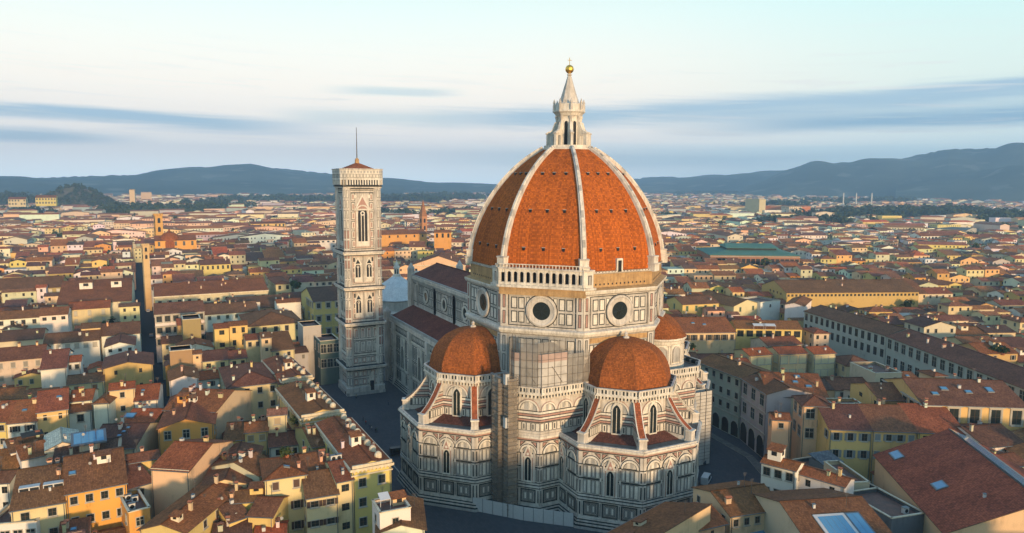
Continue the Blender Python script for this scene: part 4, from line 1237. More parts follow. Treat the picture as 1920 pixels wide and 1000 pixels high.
_cm = {}
def chimney_mesh(i):
    if i in _cm: return _cm[i]
    h, a, c = [(1.0, .34, .45), (.8, .28, .34), (1.4, .3, .3), (.9, .6, .32)][i]
    b = MB('wall', 'tileA', 'dark')
    b.bx(-a, a, -c, c, -.6, h, 'wall'); b.bx(-a-.08, a+.08, -c-.08, c+.08, h, h+.1, 'wall')
    for q in (-1, 1): b.bx(q*a*.55-.1, q*a*.55+.1, -c*.8, c*.8, h+.1, h+.38, 'dark')
    b.slab([(-a-.15, -c-.15, h+.4), (a+.15, -c-.15, h+.4), (a+.15, 0, h+.62), (-a-.15, 0, h+.62)], .06, 'brickred'); b.slab([(a+.15, c+.15, h+.4), (-a-.15, c+.15, h+.4), (-a-.15, 0, h+.62), (a+.15, 0, h+.62)], .06, 'brickred')
    o = b.build('chimney'); _cm[i] = o.data; bpy.data.objects.remove(o); return _cm[i]
M['brickred'] = plain('fired_clay', (0.33, 0.12, 0.06), .85, var=.3)


def roof_fn(rt, w, d, ze, rise):
    if rt in ('p', 'h'): return lambda x, y: ze+rise*(1-abs(y-d/2)/(d/2)) if rt == 'p' or w >= d else ze+rise*(1-abs(x-w/2)/(w/2))
    if rt == 'g': return lambda x, y: ze+rise*(1-abs(x-w/2)/(w/2))
    if rt == 's': return lambda x, y: ze+rise*y/d
    return lambda x, y: ze


OCC = []     # footprints: (cx, cy, ux, uy, w, d)
HOUSES = []
def house(A, ang, w, d, ze, rise, rt, wc, rc, name='house', label=None, cat='house', group=None, wins=(), sides=True, simple=False, chim=2, rng=None, extras=(), base=0.0, over=.5, parapet=False, cornice=False):
    """A: front left corner; ang: direction of the front, left to right; the front looks along the wall's outward normal"""
    rng = rng or random
    root = thing(name, label, cat, (A[0], A[1], 0), ang, group)
    wc = WC.get(wc, wc); rc = RC.get(rc, rc)
    ux, uy = math.cos(ang), math.sin(ang)
    OCC.append((A[0], A[1], ux, uy, w, d))
    jit = [1+rng.uniform(-.07, .07) for _ in range(3)]
    b = MB('wall', 'cream')
    f = roof_fn(rt, w, d, ze, rise)
    e = .12
    if rt == 'p': prof = [[(0, 0), (0, d), 'L']]
    b.face([(0, 0, base), (w, 0, base), (w, 0, f(w, 0)-e)]+([(w/2, 0, f(w/2, 0)-e)] if rt == 'g' else [])+[(0, 0, f(0, 0)-e)], 'wall')
    b.face([(w, d, base), (0, d, base), (0, d, f(0, d)-e)]+([(w/2, d, f(w/2, d)-e)] if rt == 'g' else [])+[(w, d, f(w, d)-e)], 'wall')
    for x, s in ((0, -1), (w, 1)):
        pts = [(x, 0, base), (x, d, base), (x, d, f(x, d)-e)]+([(x, d/2, f(x, d/2)-e)] if rt == 'p' else [])+[(x, 0, f(x, 0)-e)]
        b.face(pts if s > 0 else pts[::-1], 'wall')
    if rt == 'f':
        b.face([(0, 0, ze-.9), (w, 0, ze-.9), (w, d, ze-.9), (0, d, ze-.9)], 'deckfloor' if 'deckfloor' in M else 'deck')
        for x0, x1, y0, y1 in ((0, w, .25, .25), (0, w, d-.25, d-.25)): pass
        for p, q in (((0, 0), (w, 0)), ((w, 0), (w, d)), ((w, d), (0, d)), ((0, d), (0, 0))):
            L = wlen(p, q); W = wall(p, q)
            b.rect(W, -.06, L+.06, ze-.12, ze+.08, .12, 'cream', -.36); b.rect(W, .1, L-.1, ze-.9, ze-.12, -.25, 'wall', -.26)
            b.face([(p[0]-W[2][0]*.25, p[1]-W[2][1]*.25, ze-.12), (q[0]-W[2][0]*.25, q[1]-W[2][1]*.25, ze-.12), (q[0]-W[2][0]*.25, q[1]-W[2][1]*.25, ze-.9), (p[0]-W[2][0]*.25, p[1]-W[2][1]*.25, ze-.9)], 'wall')
    if cornice:
        for p, q in (((0, 0), (w, 0)), ((w, 0), (w, d)), ((0, d), (0, 0))):
            L = wlen(p, q); W = wall(p, q)
            b.rect(W, -.3, L+.3, ze-1.9, ze-1.6, .25, 'cream'); b.rect(W, -.5, L+.5, ze-.75, ze-.2, .55, 'cream')
            n = int(L/.8)
            for i in range(n): b.rect(W, i*L/n+.15, i*L/n+.5, ze-1.1, ze-.75, .42, 'cream')
    wo = b.build('wall', root); wo.color = (*[min(.85, wc[i]*jit[i]) for i in range(3)], 1)
    ro = None
    o = over
    if rt != 'f':
        b = MB('tile', 'eave')
        t = .16
        sl = lambda run: rise/run
        if rt == 'p':
            k = sl(d/2)
            b.slab([(-o*.6, -o, ze-k*o), (w+o*.6, -o, ze-k*o), (w+o*.6, d/2, ze+rise), (-o*.6, d/2, ze+rise)], t, 'tile', 'eave')
            b.slab([(w+o*.6, d+o, ze-k*o), (-o*.6, d+o, ze-k*o), (-o*.6, d/2, ze+rise), (w+o*.6, d/2, ze+rise)], t, 'tile', 'eave')
            b.bar((-o*.6, d/2, ze+rise+.1), (w+o*.6, d/2, ze+rise+.1), .32, .16, 'tile')
        elif rt == 'g':
            k = sl(w/2)
            b.slab([(-o, d+o*.6, ze-k*o), (-o, -o*.6, ze-k*o), (w/2, -o*.6, ze+rise), (w/2, d+o*.6, ze+rise)], t, 'tile', 'eave')
            b.slab([(w+o, -o*.6, ze-k*o), (w+o, d+o*.6, ze-k*o), (w/2, d+o*.6, ze+rise), (w/2, -o*.6, ze+rise)], t, 'tile', 'eave')
            b.bar((w/2, -o*.6, ze+rise+.1), (w/2, d+o*.6, ze+rise+.1), .32, .16, 'tile')
        elif rt == 's':
            k = sl(d)
            b.slab([(-o*.4, -o, ze-k*o), (w+o*.4, -o, ze-k*o), (w+o*.4, d+o*.5, ze+rise+k*o*.5), (-o*.4, d+o*.5, ze+rise+k*o*.5)], t, 'tile', 'eave')
        elif rt == 'h':
            k = sl(min(w, d)/2); m = min(w, d)/2
            c = [(-o, -o, ze-k*o), (w+o, -o, ze-k*o), (w+o, d+o, ze-k*o), (-o, d+o, ze-k*o)]
            if w >= d: r1, r2 = (m, d/2, ze+rise), (w-m, d/2, ze+rise)
            else: r1, r2 = (w/2, m, ze+rise), (w/2, d-m, ze+rise)
            if w >= d: P = [[c[0], c[1], r2, r1], [c[1], c[2], r2], [c[2], c[3], r1, r2], [c[3], c[0], r1]]
            else: P = [[c[0], c[1], r1], [c[1], c[2], r2, r1], [c[2], c[3], r2], [c[3], c[0], r1, r2]]
            for q in P:
                if Vector(q[-1]) == Vector(q[-2]): q = q[:-1]
                b.slab(q, t, 'tile', 'eave')
            for q in ((c[0], r1), (c[1], r2 if w >= d else r1), (c[2], r2), (c[3], r1 if w >= d else r2)): b.bar(Vector(q[0])+Vector((0, 0, .1)), Vector(q[1])+Vector((0, 0, .1)), .3, .14, 'tile')
        ro = b.build('roof', root); ro.color = (*[rc[i]*(1+rng.uniform(-.12, .12)) for i in range(3)], 1)
    # windows
    cw, sh = wins[:2] if wins else (0, 0)
    cam_l = ((CX-A[0])*ux+(CY-A[1])*uy, -(CX-A[0])*uy+(CY-A[1])*ux)     # camera in the house's frame
    scol = wins[5] if len(wins) > 5 else rng.choice(SHUT)
    if wins:
        cols, rows, style, sth, (ww, wh) = wins[:5]
        def fill(L, cols, place, skip=0.0):
            for r in range(rows):
                for c in range(cols):
                    if rng.random() < skip: continue
                    z = ze-(1.0 if rt != 'f' else 1.6)-wh-r*sth-(1.6 if cornice else 0)
                    if z < 1.0: continue
                    st = style if style in 'nghc' else rng.choice([style, style, style, 'c' if style == 's' else 'd'])
                    place((c+.5)/cols*L, z, st)
        fill(w, cols, lambda x, z, st: add_window(root, x, -.0, z, 0, st, ww, wh, simple, scol), .0 if not simple else .12)
        if sides:
            sc = max(1, int(d/4.2)) if d > 4 else 0
            sk = .35
            if cam_l[0] > w+2 and sc: fill(d, sc, lambda x, z, st: add_window(root, w, x, z, math.pi/2, st, ww, wh, simple, scol), sk)
            elif cam_l[0] < -2 and sc: fill(d, sc, lambda x, z, st: add_window(root, 0, d-x, z, -math.pi/2, st, ww, wh, simple, scol), sk)
    # rain pipes down the corners of the nearer fronts
    if not simple and math.hypot(A[0]-CX, A[1]-CY) < 300 and rt != 'f':
        for x in ((.25, w-.25) if w > 8 else (w-.25,)):
            b = MB('metal'); b.tube((x, -.12, max(base, 0)), (x, -.12, ze-.3), .08, 'metal', 5); b.tube((x, -.12, ze-.3), (x, -.5, ze-.12), .08, 'metal', 5); b.build('drainpipe', root)
        b = MB('metal'); b.bar((-.3, -over-.05, ze-.1), (w+.3, -over-.05, ze-.1), .16, .14, 'metal')
        if rt in 'phs': b.build('gutter', ro)
    # chimneys
    for i in range(chim):
        fx, fy = rng.uniform(.1, .9)*w, rng.uniform(.2, .85)*d
        if rt == 'f': fx = rng.choice((.12, .88))*w
        oc = link('chimney', chimney_mesh(rng.randrange(4)), ro or root, (fx, fy, f(fx, fy)-(.9 if rt == 'f' else 0)), rng.choice((0, math.pi/2))); oc.color = (*[c*rng.uniform(.75, 1.0) for c in WC[rng.choice(('cream', 'white', 'peach', 'beige'))]], 1)
    if not simple and math.hypot(A[0]-CX, A[1]-CY) < 300 and rt != 'f':
        extras = list(extras)
        for _ in range(rng.choice((1, 2, 3))):
            q = rng.random(); fx, fy = rng.uniform(.1, .9), rng.uniform(.15, .85)
            extras.append(('ant', fx, fy, rng.uniform(2, 3.4)) if q < .5 else ('dish', fx, fy) if q < .62 else ('vent', fx, fy, rng.uniform(.2, .4)))
    for ex in extras: add_extra(root, ro, ex, w, d, ze, rise, rt, f, wc, rc)
    HOUSES.append((root, w, d, ze))
    return root


M['eave'] = plain('eave_boards', (0.11, 0.07, 0.045), .85)
def slope_at(f, x, y):
    e = .05
    return (f(x+e, y)-f(x-e, y))/(2*e), (f(x, y+e)-f(x, y-e))/(2*e)


def add_extra(root, ro, ex, w, d, ze, rise, rt, f, wc, rc):
    k = ex[0]
    if k == 'sky':          # skylight (fx, fy, wx, wy)
        _, fx, fy, wx, wy = ex[:5]; x, y = fx*w, fy*d; gx, gy = slope_at(f, x, y); z0 = f(x, y)
        def P(a, c, h): return (x+a, y+c, z0+gx*a+gy*c+h)
        b = MB('metal', 'skyglass', 'board')
        fm = ex[5] if len(ex) > 5 else 'metal'
        q = [P(-wx/2, -wy/2, .22), P(wx/2, -wy/2, .22), P(wx/2, wy/2, .22), P(-wx/2, wy/2, .22)]; lo = [P(-wx/2, -wy/2, -.1), P(wx/2, -wy/2, -.1), P(wx/2, wy/2, -.1), P(-wx/2, wy/2, -.1)]
        b.face(q, fm)
        for i in range(4): j = (i+1) % 4; b.face([lo[i], lo[j], q[j], q[i]], fm)
        m = .09*min(wx, wy)+.05
        n = max(1, int(wx/1.6)); s = (wx-2*m)/n
        for i in range(n):
            a0 = -wx/2+m+i*s+.03; a1 = a0+s-.06; b.face([P(a0, -wy/2+m, .25), P(a1, -wy/2+m, .25), P(a1, wy/2-m, .25), P(a0, wy/2-m, .25)], 'skyglass')
        b.build('skylight', ro or root)
    elif k == 'dorm':       # small roof cabin (fx, fy, wx, wy, h, wall colour)
        _, fx, fy, wx, wy, h = ex[:6]; x, y = fx*w, fy*d; z0 = f(x, y)-(.9 if rt == 'f' else 0)
        b = MB('wall', 'tile', 'dark', 'trim')
        b.bx(x-wx/2, x+wx/2, y-wy/2, y+wy/2, z0-1.5, z0+h, 'wall')
        b.rect(wall((x-wx/2, y-wy/2), (x+wx/2, y-wy/2)), wx*.3, wx*.7, z0+h*.35, z0+h*.85, .04, 'dark')
        if cam_right(root, x, y): b.rect(wall((x+wx/2, y-wy/2), (x+wx/2, y+wy/2)), wy*.3, wy*.7, z0+h*.35, z0+h*.85, .04, 'dark')
        do = b.build('dormer', ro or root); do.color = (*WC.get(ex[6] if len(ex) > 6 else 'pale'), 1)
        b = MB('tile'); b.slab([(x-wx/2-.3, y-wy/2-.35, z0+h), (x+wx/2+.3, y-wy/2-.35, z0+h), (x+wx/2+.3, y+wy/2+.2, z0+h+.22*wy), (x-wx/2-.3, y+wy/2+.2, z0+h+.22*wy)], .14, 'tile')
        r2 = b.build('dormer_roof', do) if do.parent == root else b.build('dormer_roof', ro or root); r2.color = (*rc, 1)
    elif k == 'urn':        # row of little rounded white dormers behind the parapet
        _, n = ex
        for i in range(n):
            y = d*(i+.6)/n; x = w-2.1; z0 = f(min(x, w), y)
            b = MB('fabric', 'dark'); b.lathe([(.8, z0-.4), (.8, z0+.6), (.62, z0+1.0), (.32, z0+1.25), (0, z0+1.35)], 10, (x, y), 'cream'); b.build('round_dormer', ro or root)
    elif k == 'strip':      # long white framed ribbon lights set into the slope
        _, fx, fy, wx = ex; x, y = fx*w, fy*d; z0 = f(x, y)
        b = MB('board', 'dark'); W = wall((x-wx/2, y), (x+wx/2, y)); b.rect(W, 0, wx, z0-.2, z0+.75, 0, 'board', -1.6)
        for i in (0, 1): b.rect(W, .15+i*wx/2, wx/2-.1+i*wx/2, z0, z0+.55, .03, 'dark')
        b.build('ribbon_light', ro or root)
    elif k == 'awn':        # awning (fx, fy, wx)
        _, fx, fy, wx, key = ex; x, y = fx*w, fy*d; z0 = f(x, y)
        b = MB(key); b.slab([(x-wx/2, y-1.1, z0+1.2), (x+wx/2, y-1.1, z0+1.2), (x+wx/2, y+1.1, z0+1.8), (x-wx/2, y+1.1, z0+1.8)], .06, key)
        for q in (-1, 1): b.tube((x+q*wx*.48, y-1.0, z0-1), (x+q*wx*.48, y-1.0, z0+1.2), .05, key, 5)
        b.build('awning', ro or root)
    elif k == 'unit':       # air conditioning boxes
        _, fx, fy = ex; x, y = fx*w, fy*d; z0 = f(x, y)-(.9 if rt == 'f' else .1)
        b = MB('board', 'dark', 'metal'); b.bx(x-.6, x+.6, y-.4, y+.4, z0, z0+1.3, 'board'); b.arc(wall((x-.6, y-.4), (x+.6, y-.4)), .6, z0+.65, 0, .42, .03, 'dark', 12, 0, 360); b.bx(x-.7, x+.7, y-.5, y+.5, z0+1.3, z0+1.36, 'metal'); b.build('cooling_unit', root)
    elif k == 'ant':        # aerial
        _, fx, fy, h = ex; x, y = fx*w, fy*d; z0 = f(x, y)
        b = MB('pole'); b.tube((x, y, z0-.3), (x, y, z0+h), .05, 'pole', 5)
        for i in range(5): b.tube((x-.5+.05*i, y, z0+h-.15*i), (x+.5-.05*i, y, z0+h-.15*i), .02, 'pole', 4)
        b.build('aerial', ro or root)
    elif k == 'glassroof':  # strip of glazing along the ridge of a gable-fronted roof
        _, x0, x1 = ex
        gx, _g = slope_at(f, (x0+x1)/2*w, d/2)
        b = MB('metal', 'skyglass'); n = 16
        for i in range(n):
            y0, y1 = d*(.01+.98*i/n)+.1, d*(.01+.98*(i+1)/n)-.1
            b.face([(x0*w, y0, f(x0*w, y0)+.3), (x1*w, y0, f(x1*w, y0)+.3), (x1*w, y1, f(x1*w, y1)+.3), (x0*w, y1, f(x0*w, y1)+.3)][::1], 'skyglass')
        q = [(x0*w-.2, 0, f(x0*w, 0)+.24), (x1*w+.2, 0, f(x1*w, 0)+.24), (x1*w+.2, d, f(x1*w, d)+.24), (x0*w-.2, d, f(x0*w, d)+.24)]
        b.slab(q, .3, 'metal'); b.build('ridge_glazing', ro)
    elif k == 'dish':       # white dish on a short stalk
        _, fx, fy = ex; x, y = fx*w, fy*d; z0 = f(x, y); b = MB('pole', 'board'); b.tube((x, y, z0-.2), (x, y, z0+1.1), .04, 'pole', 5); b.tube((x, y-.1, z0+1.1), (x+.05, y-.2, z0+1.16), .3, 'trim', 10, .34); b.build('dish', ro or root)
    elif k == 'vent':       # roof vent or hatch
        _, fx, fy, s = ex; x, y = fx*w, fy*d; z0 = f(x, y); b = MB('board', 'metal'); b.bx(x-s, x+s, y-s, y+s, z0-.4, z0+.7, 'board'); b.bx(x-s-.08, x+s+.08, y-s-.08, y+s+.08, z0+.7, z0+.78, 'metal'); b.build('vent', ro or root)
    elif k == 'arches':     # dark arched shop fronts along the foot of the front
        _, n, hw, zs = ex; W = wall((0, 0), (w, 0)); s = w/n
        for i in range(n):
            b = MB('dark', 'trim'); c = (i+.5)*s; b.rect(W, c-hw, c+hw, .2, zs, .04, 'dark'); b.arc(W, c, zs, 0, hw, .04, 'dark', 10); b.arc(W, c, zs, hw, hw+.35, .14, 'trim', 10); b.build('arched_opening', root)
    elif k == 'band':       # coloured strip course under the eaves, front only
        _, z0, z1, key, dd = ex; b = MB(key); b.rect(wall((0, 0), (w, 0)), -.1, w+.1, ze-z0, ze-z1, dd, key); b.build('moulding', root)


def cam_right(root, x, y):
    a = root.rotation_euler.z; p = root.location
    wx, wy = p.x+x*math.cos(a)-y*math.sin(a), p.y+x*math.sin(a)+y*math.cos(a)
    return (CX-wx)*math.cos(a)+(CY-wy)*math.sin(a) > 0


def HS(u0, v0, u1, v1, z, rt, dv, wc, rc, wins, label, slope=.30, d=None, w=None, **kw):
    """a house from its front eave as seen in the photo; dv is how far (in photo pixels) the roof rises above that eave"""
    A = at(u0, v0, z); B = at(u1, v1, z)
    ux, uy = B[0]-A[0], B[1]-A[1]
    W = math.hypot(ux, uy) if w is None else w
    ang = math.atan2(uy, ux)
    if u1 < 700 and v0 < 735 and rt != 'x':         # the old streets on this side run square to the cathedral
        ang = math.pi/2
        lo, hi = 2.0, 120.0
        for _ in range(40):
            W = (lo+hi)/2; p = proj(A[0], A[1]+W, z)
            if p[0] < u1: lo = W
            else: hi = W
        B = (A[0], A[1]+W)
    mx, my = (A[0]+B[0])/2, (A[1]+B[1])/2
    dist = math.hypot(mx-CX, my-CY); dep = math.atan2(CZ-z, dist)
    sc = FPX/math.hypot(dist, CZ-z)
    if rt in ('p', 'h', 's'):
        run = dv/sc/(math.sin(dep)+slope*math.cos(dep))
        D = 2*run if rt in ('p', 'h') else run
        D = D if d is None else d
        rise = slope*(D/2 if rt == 'p' else min(D, W)/2 if rt == 'h' else D)
    else:
        D = dv/sc/math.sin(dep) if d is None else d
        rise = slope*W/2 if rt == 'g' else 0
    rng = random.Random(int(u0*7+v0*13))
    return house(A, ang, W, max(D, 3.0), z, rise, rt, wc, rc, wins=wins, label=label, rng=rng, **kw)


def HR(u0, v0, u1, v1, zr, run, slope, wc, rc, label, wins=(), **kw):
    """a house from its ridge as seen in the photo: the near slope runs down from it towards the viewer"""
    P, Q = at(u0, v0, zr), at(u1, v1, zr)
    n = wall(P, Q)[2]
    return house((P[0]+n[0]*run, P[1]+n[1]*run), math.atan2(Q[1]-P[1], Q[0]-P[0]), wlen(P, Q), 2*run, zr-run*slope, run*slope, 'p', wc, rc, label=label, wins=wins, rng=random.Random(int(u0)), **kw)


W1 = (1.1, 1.5)
def Wn(c, r, st='d', sth=3.6, sz=W1, col=None): return (c, r, st, sth, sz) if col is None else (c, r, st, sth, sz, col)
# ---- foreground, left of the cathedral
HS(122.7, 926, 237, 904.5, 18, 'p', 58, 'orange', 'brown', Wn(4, 3, 'd', 4.4, (1.25, 1.6)), 'orange house with four tall dark windows per floor, at the bottom left of the picture', extras=(('unit', .62, .42), ('sky', .12, .25, 1.4, 1.2), ('dorm', .66, .36, 2.6, 2.0, 1.6, 'white'), ('ant', .3, .45, 3)))
HS(20, 957, 122, 940, 16.5, 'p', 60, 'cream', 'brown', Wn(2, 3, 'd', 4.2, (1.4, 1.6)), 'cream house with two long white-framed ribbon lights in its brown roof', slope=.34, extras=(('strip', .28, .2, 3.6), ('strip', .74, .2, 3.6)), chim=3)
HS(-28, 985, 68, 977, 14, 'f', 26, 'white', 'rust', Wn(4, 2, 'g', 4, (1.5, 1.8)), 'white house with a flat grey terrace in the bottom left corner', chim=1, extras=(('unit', .3, .6), ('awn', .75, .5, 3, 'fabric')))
HS(283, 878.5, 354, 883, 19, 'p', 44, 'peach', 'rust', (), 'windowless peach-walled house with a bright rust roof, right of the orange house', chim=1, extras=(('band', .1, -.1, 'cream', .1),))
HS(239, 868, 298, 858, 18, 'p', 13, 'yellow', 'brown', (), 'low yellow house strip behind the windowless peach house', chim=1)
HS(240, 916, 287, 902, 15.5, 'p', 42, 'beige', 'brown', Wn(1, 1), 'small beige house with a sloping brown roof squeezed beside the orange house', chim=1)
HS(241, 961, 281, 951, 15, 'f', 34, 'orange', 'rust', Wn(1, 3, 'g', 4, (1.3, 1.7)), 'narrow orange house with cooling units on its dark flat roof', chim=0, extras=(('unit', .3, .3), ('unit', .6, .6), ('unit', .35, .75)))
HS(262, 992, 346, 998, 16.5, 'g', 80, 'yellow', 'rust', Wn(2, 1), 'yellow gabled house with a dormer on its rust roof, at the bottom edge', extras=(('dorm', .65, .12, 1.6, 1.5, 1.1, 'pale'),))
HS(95, 884, 214, 868, 17, 'p', 40, 'white', 'dark', (), 'house with a long dark brown roof behind the four-window orange house', chim=3)
HS(40, 862, 94, 850, 18, 's', 22, 'white', 'rust', (), 'white blank-walled house with a lean-to roof, left of the long dark roof', chim=1)
HS(88, 843, 147, 833, 19.5, 'g', 24, 'pale', 'white', Wn(3, 1, 'n', 3, (.8, 1.4)), 'pale stone house with a pediment front and white roof near the left edge', cornice=True, slope=.4, chim=0)
HS(148, 834, 186, 828, 20.5, 's', 16, 'beige', 'glass', (), 'low beige house with a pale blue glazed roof near the left edge', chim=0, extras=(('sky', .5, .5, 7.2, 5.2),))
HS(20, 848, 86, 834, 18, 'p', 20, 'white', 'brown', Wn(2, 1, 'n'), 'white house with a dark teal awning on its roof, at the left edge', chim=1, extras=(('awn', .7, .3, 4.5, 'green'),))
HS(13.5, 794, 68.5, 789, 19, 'p', 34, 'white', 'rust', Wn(2, 3, 's', 4.2, (1.1, 1.5), (.03, .025, .022)), 'white house with black shutters at four windows near the left edge', chim=1, extras=(('sky', .4, .25, 1.2, .8),))
HS(-30, 792, 13, 790, 19, 'p', 30, 'yellow', 'rust', Wn(2, 2), 'yellow house cut by the left edge beside the black-shuttered white house', chim=1)
HS(69, 773.5, 126.5, 766, 21, 'p', 33, 'yellow', 'rust', Wn(2, 2, 'n', 4.6, (.8, 1.5)), 'tall yellow house with a wide rust roof and one skylight near the left edge', chim=0, extras=(('sky', .7, .3, 1.2, .8), ('band', 1.6, 1.35, 'cream', .08)))
HS(129, 774, 171, 768, 18, 'p', 12, 'white', 'brown', Wn(1, 1, 'd', 4, (1.5, 2)), 'small white house with one big dark window beside the tall yellow house', chim=1)
HS(130, 753, 172, 749, 20, 'p', 17, 'white', 'rust', Wn(2, 1, 'c'), 'white house with a square rust roof behind the small one-window white house', chim=2)
HS(175, 756, 203.5, 754.5, 20, 'h', 20, 'white', 'rust', (), 'white cube house under a pointed rust roof near the left edge', slope=.45, chim=0)
HS(205, 732, 252, 733, 22, 'p', 11, 'peach', 'red', Wn(1, 2, 'd', 4), 'peach block house with one hooded window, left of the narrow street', chim=1)
HS(252, 752, 295, 748, 18.5, 'p', 26, 'white', 'red', (), 'white house with a bright orange-red roof on the edge of the narrow street', chim=1, extras=(('sky', .3, .3, 1.0, .7),))
HS(76, 693, 124, 682, 21, 'p', 30, 'white', 'brown', (), 'long white house with a broad brown roof near the left edge', chim=1)
HS(122, 680, 151, 687, 21, 'p', 10, 'white', 'red', Wn(2, 1), 'white house with a small red roof and two windows near the left edge', chim=0)
HS(-12, 678, 82, 672, 19, 'p', 20, 'beige', 'brown', Wn(4, 3, 'c', 4.5, (1.2, 1.8), (.26, .23, .18)), 'broad beige house with closed grey shutters at the left edge', chim=2)
HS(193, 692, 286, 680, 20, 'g', 20, 'ochre', 'brown', Wn(2, 2, 'n', 5, (.9, 1.4)), 'stained ochre gabled house facing us beside the narrow street', slope=.22, chim=1)
HS(126, 721, 194, 714, 17, 'p', 14, 'cream', 'brown', Wn(2, 1, 'c', 4, (1.3, 1.3), (.25, .13, .06)), 'cream house with two square brown shutters below the stained ochre gable', chim=1)
HS(223, 801, 281, 801, 15.5, 'p', 29, 'ochre', 'red', Wn(2, 1, 'n'), 'ochre house with an orange roof and a flat glazed annex by the narrow street', chim=2, extras=(('sky', .06, .3, 3, 2.2),))
HS(162, 842, 252, 839, 15, 'p', 38, 'beige', 'dark', (), 'house with a dark roof carrying a row of small white skylights', chim=2, extras=(('sky', .55, .15, 1, .7), ('sky', .52, .24, 1, .7), ('sky', .56, .32, 1, .7), ('sky', .6, .4, 1, .7)))
HS(296, 804, 400, 794, 18, 'g', 58, 'orange', 'rust', Wn(3, 3, 'g', 5, (1.5, 2.2)), 'orange gabled house with three tall glazed windows, right of the narrow street', slope=.3, chim=4)
HS(307, 768, 404, 772, 18.5, 'p', 36, 'cream', 'rust', (), 'house with a rust roof crowded with chimneys behind the orange gable', chim=7, extras=(('dorm', .22, .2, 2.4, 2, 1.8, 'orange'), ('dorm', .42, .2, 1.8, 1.6, 1.4, 'white')))
HS(318, 714, 372, 708, 19.5, 'g', 18, 'white', 'rust', (), 'white-fronted house with a low rust gable and roof terrace', slope=.3, chim=1)
HS(318, 659, 360, 658, 24, 'f', 8, 'stone', 'rust', (), 'blank brown stone tower house right of the narrow street', chim=0)
HS(378, 678, 430, 676, 19, 'p', 18, 'cream', 'dark', Wn(2, 2, 'n', 4.4, (1.4, 1.6)), 'cream house with two square black windows under a dark roof', chim=0)
HS(361, 664, 378, 663, 22, 'p', 6, 'peach', 'rust', Wn(1, 1, 'n', 3, (.8, .8)), 'narrow peach tower beside the blank brown stone tower', chim=0)
HS(431, 673, 463, 670, 19, 'p', 14, 'cream', 'brown', Wn(2, 1, 'n', 4, (1.2, 1.5)), 'cream house with two tall windows and a brown roof, left of the stacked cream houses', chim=1)
HS(427, 727, 522, 720, 20, 'h', 44, 'cream', 'brown', Wn(4, 3, 'd', 4.6, (1.3, 1.8)), 'large cream house with a hipped brown roof and eight windows facing us', chim=3, slope=.34)
HS(523, 719.5, 540, 718.5, 20, 'p', 18, 'yellow', 'brown', Wn(1, 2, 'c', 4.6, (1.3, 1.8)), 'narrow yellow house joined to the large cream hipped house', chim=0)
def terrace(u0, v0, u1, v1, ub, vb, z, label, n):
    A = at(u0, v0, z); B = at(u1, v1, z); K = at(ub, vb, z)
    ang = 0.0; L = math.hypot(B[0]-K[0], B[1]-K[1]); ang = math.atan2(B[1]-K[1], B[0]-K[0])+math.pi/2
    Wd = math.hypot(B[0]-A[0], B[1]-A[1])
    A2 = (B[0]-math.cos(ang)*Wd, B[1]-math.sin(ang)*Wd)
    house(A2, ang, Wd, L, z, .12*Wd, 'g', 'yellow', 'rust', label=label, wins=(2, 3, 'd', 4.4, (1.5, 1.9)), cornice=True, over=.25, chim=4, rng=random.Random(n), extras=(('urn', n), ('dorm', .45, .35, 2.2, 2.2, 2.2, 'white'), ('band', 0.1, -.55, 'cream', .45), ('ant', .4, .6, 3)))
terrace(528, 710, 585, 706, 544, 669, 21, 'yellow palazzo with rounded white dormers along the square, nearest the bell tower', 6)
terrace(566, 783, 644, 770, 590, 718, 21, 'yellow palazzo with rounded white dormers, middle one of three along the square', 7)
terrace(663, 881, 733, 865, 657, 783, 21, 'yellow palazzo with rounded white dormers along the square, nearest the viewer', 8)
HS(586, 838, 634, 829, 18, 'p', 36, 'olive', 'brown', Wn(1, 1), 'house with a patched brown roof tucked behind the end palazzo of the square', chim=3)
HS(459, 811, 502, 807, 17.5, 'p', 17, 'yellow', 'rust', Wn(2, 2, 'c', 4.4, (1.3, 1.5), (.3, .22, .12)), 'small yellow house with brown shutters below the large cream hipped house', chim=1)
HS(502, 779, 537, 776, 21, 'p', 11, 'cream', 'terra', Wn(1, 1, 'c', 4, (1.4, 1.6), (.4, .3, .18)), 'cream tower house with a pale terracotta roof and one shuttered window', chim=0)
HS(420, 826, 461, 823, 15.5, 'p', 30, 'yellow', 'brown', (), 'yellow-walled house with a brown roof and narrow terrace, left of the small shuttered one', chim=2)
HS(505, 838, 568, 831, 14.5, 'p', 24, 'white', 'brown', Wn(2, 1, 'n'), 'low white house with a mottled brown roof in a hollow between taller houses', chim=1)
HS(378, 913, 466, 906, 17, 'g', 66, 'cream', 'brown', Wn(2, 1, 'n', 4, (1.1, 1.8)), 'cream gabled house with one tall dark window and a deep brown roof', slope=.3, chim=1, extras=(('dorm', .62, .55, 1.8, 1.6, 1.1, 'grey'),))
HS(440, 884, 482, 874, 17.5, 'p', 30, 'olive', 'brown', Wn(1, 1, 'n', 4, (1.5, 2)), 'olive-walled house with a large brown roof behind the cream gabled house', chim=1)
HS(496.5, 899, 574.6, 887.7, 20, 'h', 32, 'cream', 'rust', Wn(2, 3, 's', 4.6, (1.2, 1.7), (.09, .05, .035)), 'tall pale cream house with brown shutters and a hipped rust roof', chim=1, extras=(('sky', .55, .2, 1.3, 1.0),))
HS(486, 892, 524, 872, 18, 'p', 34, 'beige', 'brown', (), 'house with a steep brown roof and a white chimney behind the tall pale house', chim=2)
HS(572, 884, 618, 876, 19, 'p', 30, 'cream', 'brown', (), 'house with a wide brown roof behind the tall pale cream house', chim=3)
